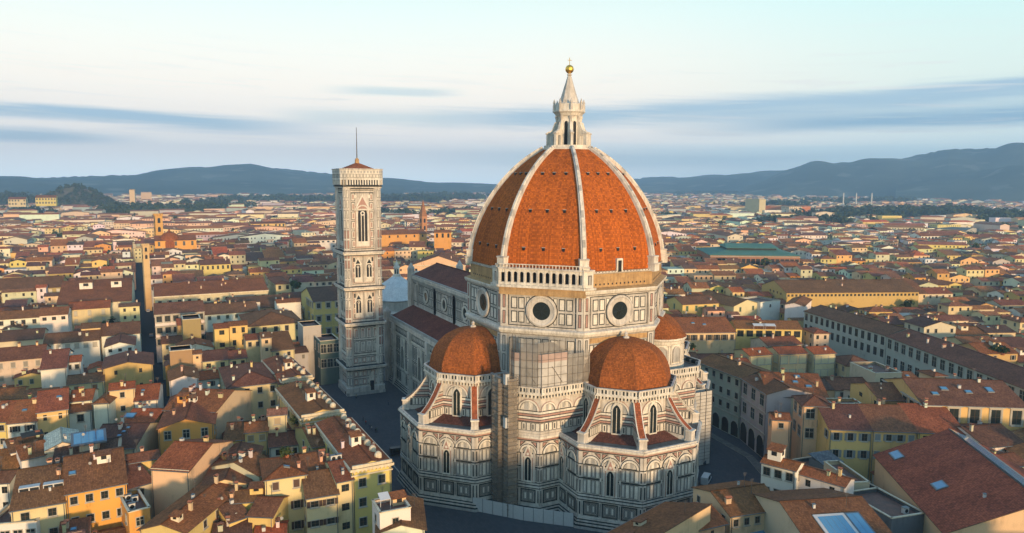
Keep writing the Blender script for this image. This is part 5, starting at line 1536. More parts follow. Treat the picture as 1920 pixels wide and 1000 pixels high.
HS(574.6, 933.5, 634, 924, 17, 'p', 44, 'cream', 'brown', Wn(2, 3, 's', 4.2, (1.5, 1.3), (.07, .04, .03)), 'cream house with grey worn plaster and a steep brown roof', slope=.36, chim=0)
HS(632, 903, 662, 897, 19, 'p', 36, 'cream', 'brown', Wn(1, 3, 'n', 4.2, (1.6, 1.5)), 'narrow cream house with one window per floor beside the end palazzo', chim=1, extras=(('unit', .4, .6), ('unit', .75, .6)))
HS(708, 999, 796, 992, 16, 'g', 55, 'white', 'brown', (), 'white house with a dark roof sloping to the square, at the bottom edge', chim=0, extras=(('ant', .1, .9, 3.5),))
HS(712, 962, 770, 951, 19.5, 'f', 24, 'white', 'rust', Wn(1, 2), 'white house with a furnished red-floored roof terrace at the bottom edge', chim=0, extras=(('dorm', .8, .75, 2.6, 2.0, 1.6, 'peach'), ('awn', .3, .6, 2, 'fabric')))
HS(418, 943, 491, 938, 16, 'p', 19, 'yellow', 'brown', (), 'yellow house with a narrow brown roof in front of the cream gabled house', chim=2, extras=(('dorm', .82, .4, 2.6, 2, 1.2, 'yellow'),))
HS(465, 966, 511, 968, 15, 'p', 30, 'yellow', 'brown', (), 'bright yellow blank-walled house at the bottom, left of the tall pale house', chim=0)
HS(430, 978, 466, 966, 14.5, 'p', 30, 'yellow', 'brown', (), 'house with a mottled brown roof, left of the bright yellow blank wall', chim=1)
HS(362, 986, 406, 972, 14, 'p', 24, 'yellow', 'brown', (), 'yellow-edged house with a brown roof in the bottom row', chim=1)
HS(400, 1012, 470, 1002, 12.5, 'p', 26, 'cream', 'dark', (), 'house with a dark roof cut by the bottom edge, below the yellow-edged house', chim=2)
HS(478, 1008, 535, 1002, 12, 'p', 18, 'cream', 'red', (), 'house with a low red roof cut by the bottom edge, below the bright yellow wall', chim=1)
HS(-25, 886, 30, 881, 15.5, 'p', 32, 'beige', 'rust', (), 'house with a dark red roof at the left edge behind the ribbon-light house', chim=1)
HS(-40, 908, 17, 904, 14.5, 'p', 16, 'white', 'brown', Wn(3, 2, 'n'), 'white house at the left edge with small dark windows', chim=1)
# ---- middle distance, left
HS(290, 590, 383, 588, 22, 'p', 18, 'white', 'brown', Wn(6, 3, 'h', 5.2, (2.2, 2.9)), 'white palazzo with large stone-framed windows beside the narrow street', chim=2, d=22)
HS(384, 590, 484, 585, 20, 'p', 18, 'white', 'brown', Wn(6, 1, 'c', 4, (1.2, 1.6)), 'long low white house right of the palazzo with large stone-framed windows', chim=5)
HS(290, 556, 502, 540, 23, 'p', 22, 'beige', 'rust', Wn(12, 1, 'n', 4, (1.6, 1.6)), 'very long beige palazzo with a white cornice beside the narrow street', cornice=True, chim=6, slope=.22)
HS(342, 600, 376, 598, 25, 'f', 8, 'stone', 'rust', (), 'square brown stone tower house in front of the long low white house', chim=0)
HS(402, 616, 429, 613, 23.5, 'p', 8, 'yellow', 'rust', Wn(1, 3, 'n', 5, (1.9, 1.8)), 'yellow tower house with one wide window per floor', chim=0)
HS(430, 611, 464, 608, 24, 'p', 7, 'yellow', 'rust', Wn(2, 2, 'n', 5, (1.3, 2.2)), 'slim yellow tower house joined to the cream palazzo', chim=0)
HS(464, 612, 568, 602, 20.5, 'h', 30, 'cream', 'brown', Wn(5, 3, 'd', 5.2, (1.5, 2.2)), 'cream palazzo with a hipped brown roof and three floors of windows near the bell tower', chim=2)
HS(461, 638, 490, 634, 19.5, 'p', 10, 'cream', 'brown', Wn(2, 1, 'd', 4, (1.2, 1.8)), 'cream house with two arched windows in front of the hipped cream palazzo', chim=0)
HS(490, 634, 509, 632, 22, 's', 10, 'cream', 'brown', Wn(1, 2, 'n', 3, (1.1, 1.3)), 'thin cream stair tower in front of the hipped cream palazzo', chim=0)
HS(509, 658, 552, 655, 17, 'p', 34, 'cream', 'brown', Wn(2, 1), 'house with a large single brown slope beside the thin stair tower', chim=0)
HS(568, 613, 602, 607, 22, 'f', 10, 'grey', 'rust', (), 'pale grey sheeted house without windows left of the bell tower', chim=0)
HS(600, 640, 636, 636, 18, 'f', 12, 'green', 'rust', Wn(3, 2, 'g', 6, (2, 3.4)), 'dark green-grey loggia house directly left of the bell tower', chim=0)
HS(588, 566, 642, 564, 24, 'p', 27, 'yellow', 'dark', Wn(3, 3, 'h', 6.4, (1.7, 2.6)), 'yellow palazzo with a dark roof behind the left side of the bell tower', chim=1)
HS(519, 568, 564, 563, 23, 'p', 6, 'white', 'rust', (), 'blank white house front between the long beige palazzo and the yellow palazzo', chim=1)
HS(517, 533, 546, 532, 24, 'h', 20, 'cream', 'brown', Wn(2, 2, 'n', 4.4, (1.5, 2.2)), 'cream tower house with four brown windows behind the blank white front', chim=0)
HS(-20, 545, 116, 543, 20.5, 'p', 18, 'olive', 'brown', Wn(9, 2, 'c', 5.5, (1.5, 3.0), (.62, .56, .42)), 'olive palazzo with tall white shutters at the left edge', chim=3)
HS(106, 572, 246, 566, 19.5, 'p', 40, 'pale', 'rust', (), 'house with a very large rust roof and two white roof cabins near the left edge', slope=.2, chim=2, extras=(('dorm', .35, .33, 6, 5, 3, 'white'), ('dorm', .78, .33, 5, 4, 3, 'white')))
HS(-30, 601, 74, 601, 19.5, 'p', 12, 'white', 'rust', Wn(5, 1, 'd', 4, (1.4, 1.9)), 'white house with square brown windows at the left edge', chim=2)
HS(74, 592, 127, 588, 21, 'p', 12, 'white', 'rust', Wn(3, 1, 'n', 4, (1.6, 1.5)), 'white attic house with three dark windows near the left edge', chim=1)
HS(128, 581, 206, 577, 20, 'p', 12, 'cream', 'red', Wn(3, 2, 'c', 4, (1.2, 2.2), (.5, .45, .33)), 'cream house stepping down below the house with the very large rust roof', chim=2)
HS(82, 645, 186, 640, 18.5, 'p', 16, 'white', 'brown', Wn(6, 1, 'c', 4, (1.3, 1.6), (.45, .4, .3)), 'long white house with pale shutters below the peach roof cube', chim=2)
HS(152, 616, 188, 613, 22, 'p', 8, 'peach', 'brown', (), 'blank peach cube house with a brown roof near the left edge', chim=0)
HS(190, 630, 262, 623, 19, 'p', 20, 'white', 'brown', (), 'white house with a wide dark roof between the peach cube and the narrow street', chim=1)
HS(197, 651, 252, 640, 19, 'g', 14, 'white', 'brown', Wn(3, 2, 'n', 4, (1.2, 1.2)), 'white gabled house with small dark windows at the narrow street', chim=0)
HS(-20, 642, 80, 636, 17, 'p', 16, 'beige', 'dark', (), 'house with a dark brown roof at the left edge above the broad beige house', chim=3)
# ---- right of the cathedral
HS(1306, 677, 1390, 709, 20, 'p', 10, 'grey', 'brown', Wn(6, 3, 'd', 4.4, (1.5, 2.0)), 'grey palazzo with a long eave curving along the shaded street', d=15, slope=.25, chim=2, sides=False, extras=(('arches', 5, 1.7, 3.4), ('band', 13.2, 12.9, 'trim', .2), ('band', 8.8, 8.5, 'trim', .2)))
HS(1391, 709, 1438, 739, 20, 'p', 10, 'grey', 'brown', Wn(3, 2, 'g', 6, (2.4, 3.4)), 'grey palazzo with tall arched windows at the bend of the shaded street', d=14, slope=.25, chim=1, sides=False, extras=(('arches', 3, 2.2, 4.2), ('band', 6.2, 5.9, 'trim', .25), ('band', 12.6, 12.3, 'trim', .25)))
HS(1441, 742, 1554, 747, 19, 'p', 42, 'beige', 'rust', (), 'house with a broad rust roof and four skylights behind the shaded street', chim=3, extras=(('sky', .3, .28, 1.6, 1.2), ('sky', .55, .3, 1.6, 1.2), ('sky', .75, .22, 1.8, 1.2), ('sky', .62, .42, 1.8, 1.3)))
HS(1506, 760, 1563, 762, 21, 'h', 19, 'peach', 'brown', Wn(2, 2, 'g', 5.5, (2.2, 2.7)), 'cream tower house with two wide curtained windows right of the cathedral', chim=0, slope=.42)
HS(1448, 786, 1482, 788, 17, 'p', 12, 'peach', 'brown', Wn(1, 1, 'd', 4, (1.2, 1.4)), 'small peach house with one window below the curtained tower house', chim=1, slope=.4)
HS(1559, 757, 1616, 757, 20, 'f', 8, 'peach', 'rust', Wn(2, 1, 'n', 4, (1.6, 1.8)), 'flat-topped peach house right of the curtained tower house', chim=1)
HS(1556, 804, 1635, 807, 18, 'p', 42, 'yellow', 'dark', Wn(3, 2, 's', 4.6, (1.4, 2.0), (.22, .24, .24)), 'ochre-stained yellow house with grey shutters above the big red hall', chim=2)
HS(1636, 807, 1720, 810, 18, 'p', 42, 'yellow', 'brown', Wn(4, 2, 's', 4.6, (1.3, 1.7), (.22, .24, .24)), 'bright yellow house with small eave windows behind the ridge of the big red hall', chim=2)
HS(1722, 810, 1812, 813, 18, 'p', 44, 'yellow', 'rust', Wn(3, 2, 'n', 4.6, (1.4, 2.2)), 'yellow house with a reddish roof at the right end of the yellow row', chim=2)
HS(1731, 758, 1928, 764, 22, 'p', 40, 'yellow', 'brown', Wn(5, 2, 'h', 9, (2.4, 4.2)), 'big yellow palazzo with large hooded windows at the right edge', chim=3, extras=(('sky', .2, .2, 1.8, 1.4), ('sky', .33, .3, 2, 1.6), ('sky', .55, .25, 1.8, 1.4), ('sky', .78, .3, 1.8, 2.4)))
HS(1650, 750, 1728, 750, 20, 'p', 27, 'yellow', 'brown', Wn(4, 1, 'n', 4, (1.8, 1.2)), 'yellow house with a plain dark brown roof left of the big hooded palazzo', chim=0)
HS(1752, 705, 1774, 704, 26, 'h', 12, 'cream', 'rust', Wn(1, 1, 'n', 4, (3.4, 2.0)), 'cream roof tower with an open loggia above the hooded palazzo', chim=0, d=6)
HS(1508, 583, 1662, 629, 22, 'p', 30, 'grey', 'brown', Wn(14, 2, 'n', 5, (1.9, 3.2)), 'long grey palazzo with dark windows on a diagonal street at the right', d=17, chim=3, sides=False)
HS(1663, 630, 1930, 731, 22, 'p', 30, 'grey', 'brown', Wn(16, 2, 'g', 6.5, (2.4, 3.6)), 'long pale palazzo with tall glazed windows on the diagonal street at the right edge', d=18, chim=5, sides=False)
HS(1475, 549, 1723, 547, 24, 'p', 21, 'ochre', 'brown', Wn(34, 1, 'n', 4, (1.2, 1.2)), 'very long ochre palazzo with a row of tiny eave windows at the right', chim=4)
HS(1280, 571, 1348, 568, 22, 'p', 14, 'yellow', 'brown', Wn(4, 1, 'c', 4.6, (1.2, 2.6), (.06, .13, .04)), 'yellow house with green shutters right of the dome', chim=1)
HS(1376, 574, 1424, 569, 21, 'g', 13, 'cream', 'brown', Wn(2, 1, 'c', 6, (1.2, 2.2), (.06, .1, .04)), 'pale yellow gabled house with two dark shutters right of the dome', chim=0)
HS(1426, 567, 1463, 563, 22, 'f', 8, 'white', 'rust', Wn(1, 1, 'n'), 'rounded white house with one dark window right of the yellow gable', chim=0)
HS(1472, 571, 1507, 574, 23, 'g', 14, 'white', 'rust', (), 'blank white gabled house standing left of the long ochre palazzo', chim=0)
HS(1280, 624, 1380, 623, 21, 'p', 28, 'cream', 'rust', Wn(7, 1, 's', 4.4, (1.4, 2.2)), 'cream house with dark and brown shutters under a long rust roof, right of the chapel', chim=3, extras=(('sky', .3, .3, 1.5, 1), ('sky', .5, .25, 1.5, 1)))
HS(1380, 615, 1504, 617, 22, 'p', 14, 'yellow', 'rust', Wn(7, 1, 'n', 4, (2.6, 2.6)), 'yellow house with a wide open loggia under a long rust roof', chim=2, extras=(('awn', .35, .0, 5, 'fabric'), ('awn', .5, .0, 5, 'fabric')))
HS(1406, 667, 1448, 664, 20, 'p', 12, 'cream', 'red', Wn(3, 2, 'c', 5, (2.6, 2.6), (.62, .55, .33)), 'cream balcony house, left of three with red roofs on a terrace', chim=0)
HS(1462, 664, 1514, 662, 20, 'p', 12, 'cream', 'red', Wn(3, 2, 'c', 5, (2.6, 2.6), (.62, .55, .33)), 'cream balcony house, middle of three with red roofs on a terrace', chim=0)
HS(1527, 664, 1567, 662, 20, 'p', 12, 'cream', 'red', Wn(3, 2, 'c', 5, (2.6, 2.6), (.62, .55, .33)), 'cream balcony house, right of three with red roofs on a terrace', chim=0)
HS(1440, 648, 1504, 645, 19, 'p', 14, 'beige', 'rust', Wn(5, 1, 'n'), 'house with a rust roof directly behind the three cream balcony houses', chim=1)
def apse_house():
    A = at(1250, 941, 15); B = at(1090, 1028, 15); H_ = at(1343, 930, 19)
    n = wall(A, B)[2]; dp = -((H_[0]-A[0])*n[0]+(H_[1]-A[1])*n[1])
    house(A, math.atan2(B[1]-A[1], B[0]-A[0]), wlen(A, B), max(8, dp), 15, .29*max(8, dp), 's', 'peach', 'brown', label='house with a very large brown lean-to roof covering the foot of the cathedral', chim=1, rng=random.Random(3), extras=(('dorm', .5, .3, 2, 1.6, .8, 'beige'), ('dorm', .75, .5, 1.8, 1.6, .8, 'beige')))
apse_house()
HS(1310, 992, 1362, 980, 14, 'p', 30, 'peach', 'rust', Wn(1, 1, 'n', 3, (.7, 1.6)), 'small sunlit peach house against the high wall of the very large brown roof', chim=0)
HS(1370, 967, 1470, 952, 15, 'p', 40, 'cream', 'brown', Wn(5, 1, 'd'), 'low cream house with a wide brown roof at the mouth of the shaded street', chim=1)
HS(1428, 866, 1492, 882, 17.5, 'p', 14, 'white', 'rust', Wn(3, 2, 'd', 4.6, (1.5, 1.9)), 'white house with three brown windows on the right side of the shaded street', chim=1, extras=(('dorm', .3, .5, 3, 3, 2, 'white'),))
HS(1494, 886, 1584, 912, 16, 'p', 14, 'white', 'rust', Wn(2, 1, 'n'), 'white house stepping down to the grey courtyard, right of the shaded street', chim=2)
HS(1391, 973, 1482, 968, 13, 'f', 18, 'cream', 'rust', Wn(6, 1, 'n', 4, (1.0, 1.6)), 'flat cream house with a row of narrow windows at the bottom edge', chim=0)
HS(1400, 1012, 1540, 1002, 10, 's', 26, 'cream', 'glass', (), 'low glazed lean-to house at the bottom edge right of the brown roof', chim=0, extras=(('sky', .5, .5, 14.5, 5.0),))
def hall():
    z = 14; A = at(1774, 998, z); K = at(1642, 852, z)
    dx, dy = K[0]-A[0], K[1]-A[1]; L = math.hypot(dx, dy); ang = math.atan2(dy, dx)-math.pi/2
    house(A, ang, 33, L, z, 7.5, 'g', 'peach', (0.30, 0.085, 0.042), 'hall', 'big hall with a plain red-brown roof and glazed ridge at the bottom right', 'hall', chim=0, over=.6, rng=random.Random(5), extras=(('glassroof', .5, .66), ('sky', .16, .42, 2.4, 3.4), ('sky', .1, .9, 2.2, 4.5)))
hall()
HS(1672, 972, 1735, 962, 13, 'f', 38, 'zinc', 'zinc', (), 'grey zinc-clad flat building beside the big red hall', chim=0, extras=(('unit', .7, .2),))
HS(1592, 935, 1662, 922, 9, 'f', 60, 'zinc', 'zinc', (), 'low grey flat-roofed courtyard building left of the big red hall', chim=0, extras=(('dorm', .75, .7, 6, 5, 3, 'zinc'),))
HS(1528, 1034, 1690, 1022, 16, 'p', 76, 'beige', 'brown', (), 'house with a large blue skylight in its brown roof at the bottom edge', chim=0, extras=(('sky', .44, .2, 6.4, 6.5, 'board'), ('sky', .72, .2, 3.2, 6.5)))
HS(1850, 838, 1925, 832, 17, 'p', 28, 'white', 'dark', Wn(3, 1), 'white house with a dark roof below the hooded palazzo at the right edge', chim=1)
HS(1862, 880, 1930, 870, 16, 'p', 16, 'white', 'brown', Wn(2, 1, 's', 4, (1.4, 1.6), (.03, .03, .03)), 'white house with black shutters at the right edge', chim=1)
HS(1545, 865, 1600, 905, 13, 'f', 8, 'beige', 'rust', (), 'long beige garden wall house between the white house and the grey courtyard', d=4, chim=0)

# ================================================================== LANDMARKS FARTHER OFF
def church_tower(u, vtop, vbase_z, wpx, dist, wc, name, label, spire, cat='bell tower'):
    """a tower at pixel column u whose top shows at vtop, dist metres from the camera"""
    d = FW*FPX+XR*(u-960)+YR*(500-vtop); h = math.hypot(d.x, d.y)
    x, y, zt = CX+d.x/h*dist, CY+d.y/h*dist, CZ+d.z/h*dist
    a = wpx*dist/FPX/2
    ang = 0.2
    root = thing(name, label, cat, (x, y, 0), ang)
    sp = spire*a*2
    b = MB('wall', 'trim'); b.bx(-a, a, -a, a, 0, zt-sp, 'wall')
    for z in (zt-sp-.6, zt-sp-a*2.6, zt-sp-a*5.4): b.bx(-a-.3, a+.3, -a-.3, a+.3, z, z+.6, 'wall')
    o = b.build('shaft', root); o.color = (*wc, 1)
    for p, q in (((-a, -a), (a, -a)), ((a, -a), (a, a))):
        W = wall(p, q)
        for k, z in enumerate((zt-sp-a*2.2, zt-sp-a*4.8)):
            b = MB('dark'); b.rect(W, a*.62, a*1.38, z, z+a*1.1, .05, 'dark'); b.arc(W, a, z+a*1.1, 0, a*.38, .05, 'dark', 8); b.build('opening', root)
    if spire > 0:
        b = MB('tile'); b.lathe([(a*1.5, zt-sp), (0, zt)], 4, (0, 0), 'tile', 45, slope=True); o = b.build('roof', root); o.color = (*[c*.8 for c in wc], 1)
    else:
        b = MB('wall'); 
        for q in range(4):
            for k in (-.7, 0, .7): px, py = [(k*a, -a), (a, k*a), (k*a, a), (-a, k*a)][q]; b.bx(px-a*.2, px+a*.2, py-a*.2, py+a*.2, zt-.1, zt+a*.5, 'wall')
        o = b.build('battlement', root); o.color = (*wc, 1)
    return root
church_tower(296, 404, 0, 11.5, 820, (0.62, 0.34, 0.09), 'church_tower', 'slim orange church tower beside a small red dome on the left', 0)
church_tower(272, 460, 0, 9.5, 500, (0.62, 0.42, 0.20), 'street_tower', 'thin pale orange tower at the far end of the narrow street', 0, 'tower')
church_tower(793, 374, 0, 10.5, 960, (0.50, 0.22, 0.08), 'brick_bell_tower', 'brown brick bell tower with a pointed spire left of the big dome', 3.0)
HS(290, 452, 368, 450, 27, 'p', 9, 'orange', 'rust', Wn(5, 1, 'n', 4, (2, 4)), 'orange church body beside the slim orange tower on the left', name='church', cat='church', chim=0)
o = thing('church_dome', 'small red church dome beside the slim orange tower on the left', 'dome', (*at(318, 452, 26), 26)); b = MB('dome2', 'wall'); b.lathe([(9, -12), (9, 0), (8.8, .3), (7.6, 4), (5, 7.2), (1, 8.6), (.8, 10.5), (0, 11.5)], 12, (0, 0), 'dome2', slope=True); b.build('shell', o)
HS(690, 441, 800, 438, 30, 'p', 6, 'orange', 'rust', Wn(7, 1, 'n', 4, (1.6, 2.4)), 'long orange brick church wall below the brown spire, left of the dome', name='brick_church', cat='church', chim=0, d=24)
HS(814, 436, 846, 436, 34, 'p', 4, 'orange', 'rust', Wn(3, 1, 'n', 4, (2, 4)), 'orange church transept right of the brown spire', name='church_transept', cat='church', chim=0, d=14)
HS(772, 497, 872, 497, 24, 'g', 9, 'peach', 'rust', Wn(6, 1, 'n', 4, (1.6, 2.4)), 'wide peach gable front rising behind the roof of the cathedral nave', slope=.34, chim=2, cornice=True)
HS(1727, 443, 1802, 442, 20, 'p', 5, 'white', 'rust', Wn(12, 2, 'n', 5, (2.2, 3)), 'long white palazzo with rows of windows in front of the trees at the right', chim=2, simple=True)
HS(1803, 445, 1912, 446, 19, 'p', 5, 'yellow', 'brown', Wn(14, 2, 'n', 5, (2.2, 3)), 'long yellow palazzo right of the white one in front of the trees', chim=2, simple=True)
HS(1636, 424, 1812, 432, 16, 'p', 8, 'grey', 'zinc', (), 'long low grey station shed in front of the tree belt at the right', chim=0, d=60, slope=.08, name='station_shed', cat='shed')
HS(470, 420, 535, 419, 24, 'p', 2, 'yellow', 'brown', Wn(9, 2, 'n', 6, (2.4, 3.4)), 'yellow city block with vertical bays left of the bell tower', chim=0, d=18, simple=True)
HS(550, 452, 640, 450, 21, 'p', 4, 'white', 'brown', Wn(9, 2, 'n', 5, (2.4, 1.6)), 'white modern block with ribbon windows left of the bell tower', chim=1, d=18, simple=True)
HS(117, 440, 205, 437, 22, 'p', 4, 'pale', 'rust', Wn(7, 1, 'n', 5, (1.6, 2)), 'long pale sunlit block with a rust roof on the left', chim=1, d=20, simple=True)
HS(375, 497, 432, 497, 22, 'p', 9, 'yellow', 'brown', Wn(6, 1, 'n', 5, (1.4, 2.6)), 'yellow palazzo with six arched openings in the middle distance left', chim=1)
HS(1368, 399, 1415, 399, 20, 'f', 4, 'white', 'white', (), 'white stand of a sports ground right of the dome', chim=0, name='sports_stand', cat='stand')
HS(1480, 388, 1504, 388, 30, 'f', 2, 'pale', 'white', Wn(6, 4, 'n', 4.5, (2, 2)), 'pale tower block with an orange end wall, right of the dome', chim=0, simple=True)
HS(1504, 388, 1520, 387, 30, 'f', 2, (.55, .2, .07), 'white', (), 'orange end block joined to the pale tower block', chim=0)
HS(1424, 374, 1436, 374, 46, 'f', 1, 'cream', 'white', (), 'cream tower block standing above the far roofs right of the dome', chim=0)
HS(242, 356, 252, 356, 60, 'f', 1, 'peach', 'white', (), 'far pink tower block on the plain below the left hills', chim=0)
HS(264, 361, 284, 361, 40, 'f', 1, 'peach', 'white', (), 'wide far pink block right of the pink tower block', chim=0)
# market hall
def market():
    A = at(1332, 478, 22); B = at(1500, 480, 22)
    W = wlen(A, B); ang = math.atan2(B[1]-A[1], B[0]-A[0]); D = 62
    r = thing('market_hall', 'large market hall with a green two-tier metal roof, right of the dome', 'market hall', (*A, 0), ang)
    OCC.append((*A, math.cos(ang), math.sin(ang), W, D))
    b = MB('wall', 'dark', 'trim'); b.bx(0, W, 0, D, 0, 22, 'wall')
    w = wall((0, 0), (W, 0))
    for i in range(18): b.rect(w, 2+i*W/18.5, 2+i*W/18.5+3.2, 13, 19, .05, 'dark')
    b.rect(w, -.3, W+.3, 20.6, 21.2, .3, 'trim'); b.rect(w, -.3, W+.3, 12, 12.4, .3, 'trim'); b.rect(wall((W, 0), (W, D)), 3, D-3, 12, 19, .05, 'trim')
    o = b.build('wall', r); o.color = (.34, .17, .10, 1)
    M['verdigris'] = stone('green_metal_roof', (0.095, 0.215, 0.15), (0.062, 0.15, 0.11), 0.08)
    b = MB('verdigris', 'dark')
    x0, x1, y0, y1 = 17, W-14, 16, D-16
    c = [(-1, -1, 22), (W+1, -1, 22), (W+1, D+1, 22), (-1, D+1, 22)]; e = [(x0, y0, 25), (x1, y0, 25), (x1, y1, 25), (x0, y1, 25)]
    for i in range(4): j = (i+1) % 4; b.slab([c[i], c[j], e[j], e[i]], .3, 'verdigris')
    b.build('lower_roof', r)
    b = MB('dark', 'verdigris'); b.bx(x0+.5, x1-.5, y0+.5, y1-.5, 24.5, 26.8, 'dark')
    c = [(x0-1, y0-1.5, 26.8), (x1+1, y0-1.5, 26.8), (x1+1, y1+1.5, 26.8), (x0-1, y1+1.5, 26.8)]; r1, r2 = (x0+1, D/2, 29.5), (x1-1, D/2, 29.5)
    for q in ([c[0], c[1], r2, r1], [c[1], c[2], r2], [c[2], c[3], r1, r2], [c[3], c[0], r1]): b.slab(q, .3, 'verdigris')
    b.build('upper_roof', r)
market()
for u, wh in ((1582, 'left'), (1606, 'middle'), (1635, 'right')):
    d = FW*FPX+XR*(u-960)+YR*(500-362); h = math.hypot(d.x, d.y); dist = 2600
    o = thing('chimney_stack', f'thin pale chimney stack on the far plain, the {wh} one of three', 'chimney', (CX+d.x/h*dist, CY+d.y/h*dist, 0), 0, 'three far chimney stacks'); b = MB('pale'); b.lathe([(2.6, 0), (1.7, CZ+d.z/h*dist)], 10, (0, 0), 'pale'); b.build('shaft', o)

# ================================================================== GROUND
def gmat():
    m, t = new_mat('city_ground')
    co = t.n('ShaderNodeNewGeometry').outputs['Position']
    n1 = t.n('ShaderNodeTexNoise', None, Vector=co, Scale=0.0022, Detail=6.0, Roughness=.6)
    n2 = t.n('ShaderNodeTexNoise', None, Vector=co, Scale=0.02, Detail=5.0)
    ln = t.n('ShaderNodeVectorMath', {'operation': 'LENGTH'}, i0=co).outputs[1]
    far = t.smooth(ln, 900.0, 2200.0)
    fld = t.mix(t.smooth(n1.outputs[0], .42, .58), (0.030, 0.045, 0.020), (0.11, 0.10, 0.055))
    fld = t.mix(t.smooth(n2.outputs[0], .5, .62), fld, (0.14, 0.12, 0.10))
    finish(t, t.mix(far, (0.045, 0.047, 0.050), fld), .95, spec=.1); return m
M['ground'] = gmat()
b = MB('ground'); b.face([(-26000, -26000, 0), (12000, -26000, 0), (12000, 26000, 0), (-26000, 26000, 0)], 'ground'); tag(b.build('ground'), None, None, None, 'structure')
def paving_mat():
    m, t = new_mat('stone_paving')
    co = t.n('ShaderNodeTexCoord').outputs['Object']
    br = t.n('ShaderNodeTexBrick', None, Vector=co, Color1=(.050, .054, .060, 1), Color2=(.068, .070, .074, 1), Mortar=(.036, .037, .040, 1), Scale=1.0, Mortar_Size=.03, Brick_Width=1.2, Row_Height=.6)
    n = t.n('ShaderNodeTexNoise', None, Vector=co, Scale=.08, Detail=6.0, Roughness=.6)
    g = t.math('ADD', .6, t.math('MULTIPLY', n.outputs[0], .8))
    finish(t, t.mix(1.0, br.outputs[0], t.n('ShaderNodeCombineColor', None, Red=g, Green=g, Blue=g).outputs[0], 'MULTIPLY'), .75); return m
M['paving'] = paving_mat()
b = MB('paving'); b.face([(-190, -63, .02), (70, -61, .02), (70, 10, .02), (45, 40, .02), (10, 62, .02), (-190, 66, .02)], 'paving'); tag(b.build('square_paving'), None, None, None, 'structure')
b = MB('trim'); b.rect(((-40, -46.6), (1, 0), (0, -1)), 0, 45, .03, .04, .0, 'trim', -.35); tag(b.build('pale_paving_line'), None, None, None, 'structure')
b = MB('trim', 'lead')
P = [(62, 4), (52, 22), (38, 42), (22, 50), (0, 53), (-40, 55)]
for i in range(len(P)-1):
    p, q = P[i], P[i+1]; w = wall(q, p); L = wlen(p, q); o_, u, n = w
    b.prism([(q[0], q[1]), (p[0], p[1]), (p[0]+n[0]*-2.4, p[1]+n[1]*-2.4), (q[0]-n[0]*2.4, q[1]-n[1]*2.4)][::-1], .0, .14, 'trim', 'lead')
tag(b.build('pavement'), None, None, None, 'structure')

# ================================================================== THE REST OF THE CITY
rng = random.Random(11)
NX, NY, X0, Y0, CS = 900, 900, -1150.0, -600.0, 1.5
GRID = np.zeros((NX, NY), dtype=bool)
gx = X0+(np.arange(NX)+.5)*CS; gy = Y0+(np.arange(NY)+.5)*CS
GX, GY = np.meshgrid(gx, gy, indexing='ij')
def mark_rect(cx, cyy, ux, uy, w, d, m=0.0):
    px, py = GX-cx, GY-cyy
    a = px*ux+py*uy; c = -px*uy+py*ux
    GRID[(a > -m) & (a < w+m) & (c > -m) & (c < d+m)] = True
for o in OCC: mark_rect(*o, m=-.3)
GRID[(GX > -112) & (GX < 70) & (GY > -62.5) & (GY < 24)] = True
GRID[(GX > -190) & (GX < -100) & (GY > -50) & (GY < 50)] = True
GRID[(np.hypot(GX-0, GY-0) < 58)] = True
GRID[(GX > -110) & (GX < 0) & (GY > 0) & (GY < 58)] = True
for i in range(len(P)-1):
    for t in np.linspace(0, 1, 20):
        x, y = P[i][0]+(P[i+1][0]-P[i][0])*t, P[i][1]+(P[i+1][1]-P[i][1])*t
        GRID[np.hypot(GX-x, GY-y) < 8] = True
sy = -106.2+(GX+60)*0.0223
GRID[(GX > -620) & (GX < 12) & (np.abs(GY-sy) < 4.6)] = True
# open ground in front of the market and on the diagonal street before the long grey palazzi
def strip(a, c, hw):
    L = math.hypot(c[0]-a[0], c[1]-a[1])
    for t in np.linspace(0, 1, int(L/2)+2): GRID[np.hypot(GX-a[0]-(c[0]-a[0])*t, GY-a[1]-(c[1]-a[1])*t) < hw] = True
_p = at(1508, 583, 22); _q = at(1930, 731, 22); _n = wall(_p, _q)[2]
strip((_p[0]+_n[0]*6, _p[1]+_n[1]*6), (_q[0]+_n[0]*6, _q[1]+_n[1]*6), 5.5)
strip(at(592, 470, 0), at(640, 520, 0), 5)
def free(cx, cyy, ux, uy, w, d, tol=.04):
    n = 0; t = 0
    for a in np.arange(.8, w, 1.6):
        for c in np.arange(.8, d, 1.6):
            x, y = cx+ux*a-uy*c, cyy+uy*a+ux*c
            i, j = int((x-X0)/CS), int((y-Y0)/CS); t += 1
            if 0 <= i < NX and 0 <= j < NY and GRID[i, j]: n += 1
    return n <= tol*t


def seen(x, y, z, m=60):
    p = proj(x, y, z)
    return p and -m < p[0] < 1920+m and p[1] < 1080


def shaded_by_church(x, y):
    # does the sight line to (x, y) pass through the drum or the nave?
    dx, dy = x-CX, y-CY; L2 = dx*dx+dy*dy
    t = -(CX*dx+CY*dy)/L2
    return 0 < t < 1 and math.hypot(CX+dx*t, CY+dy*t) < 27


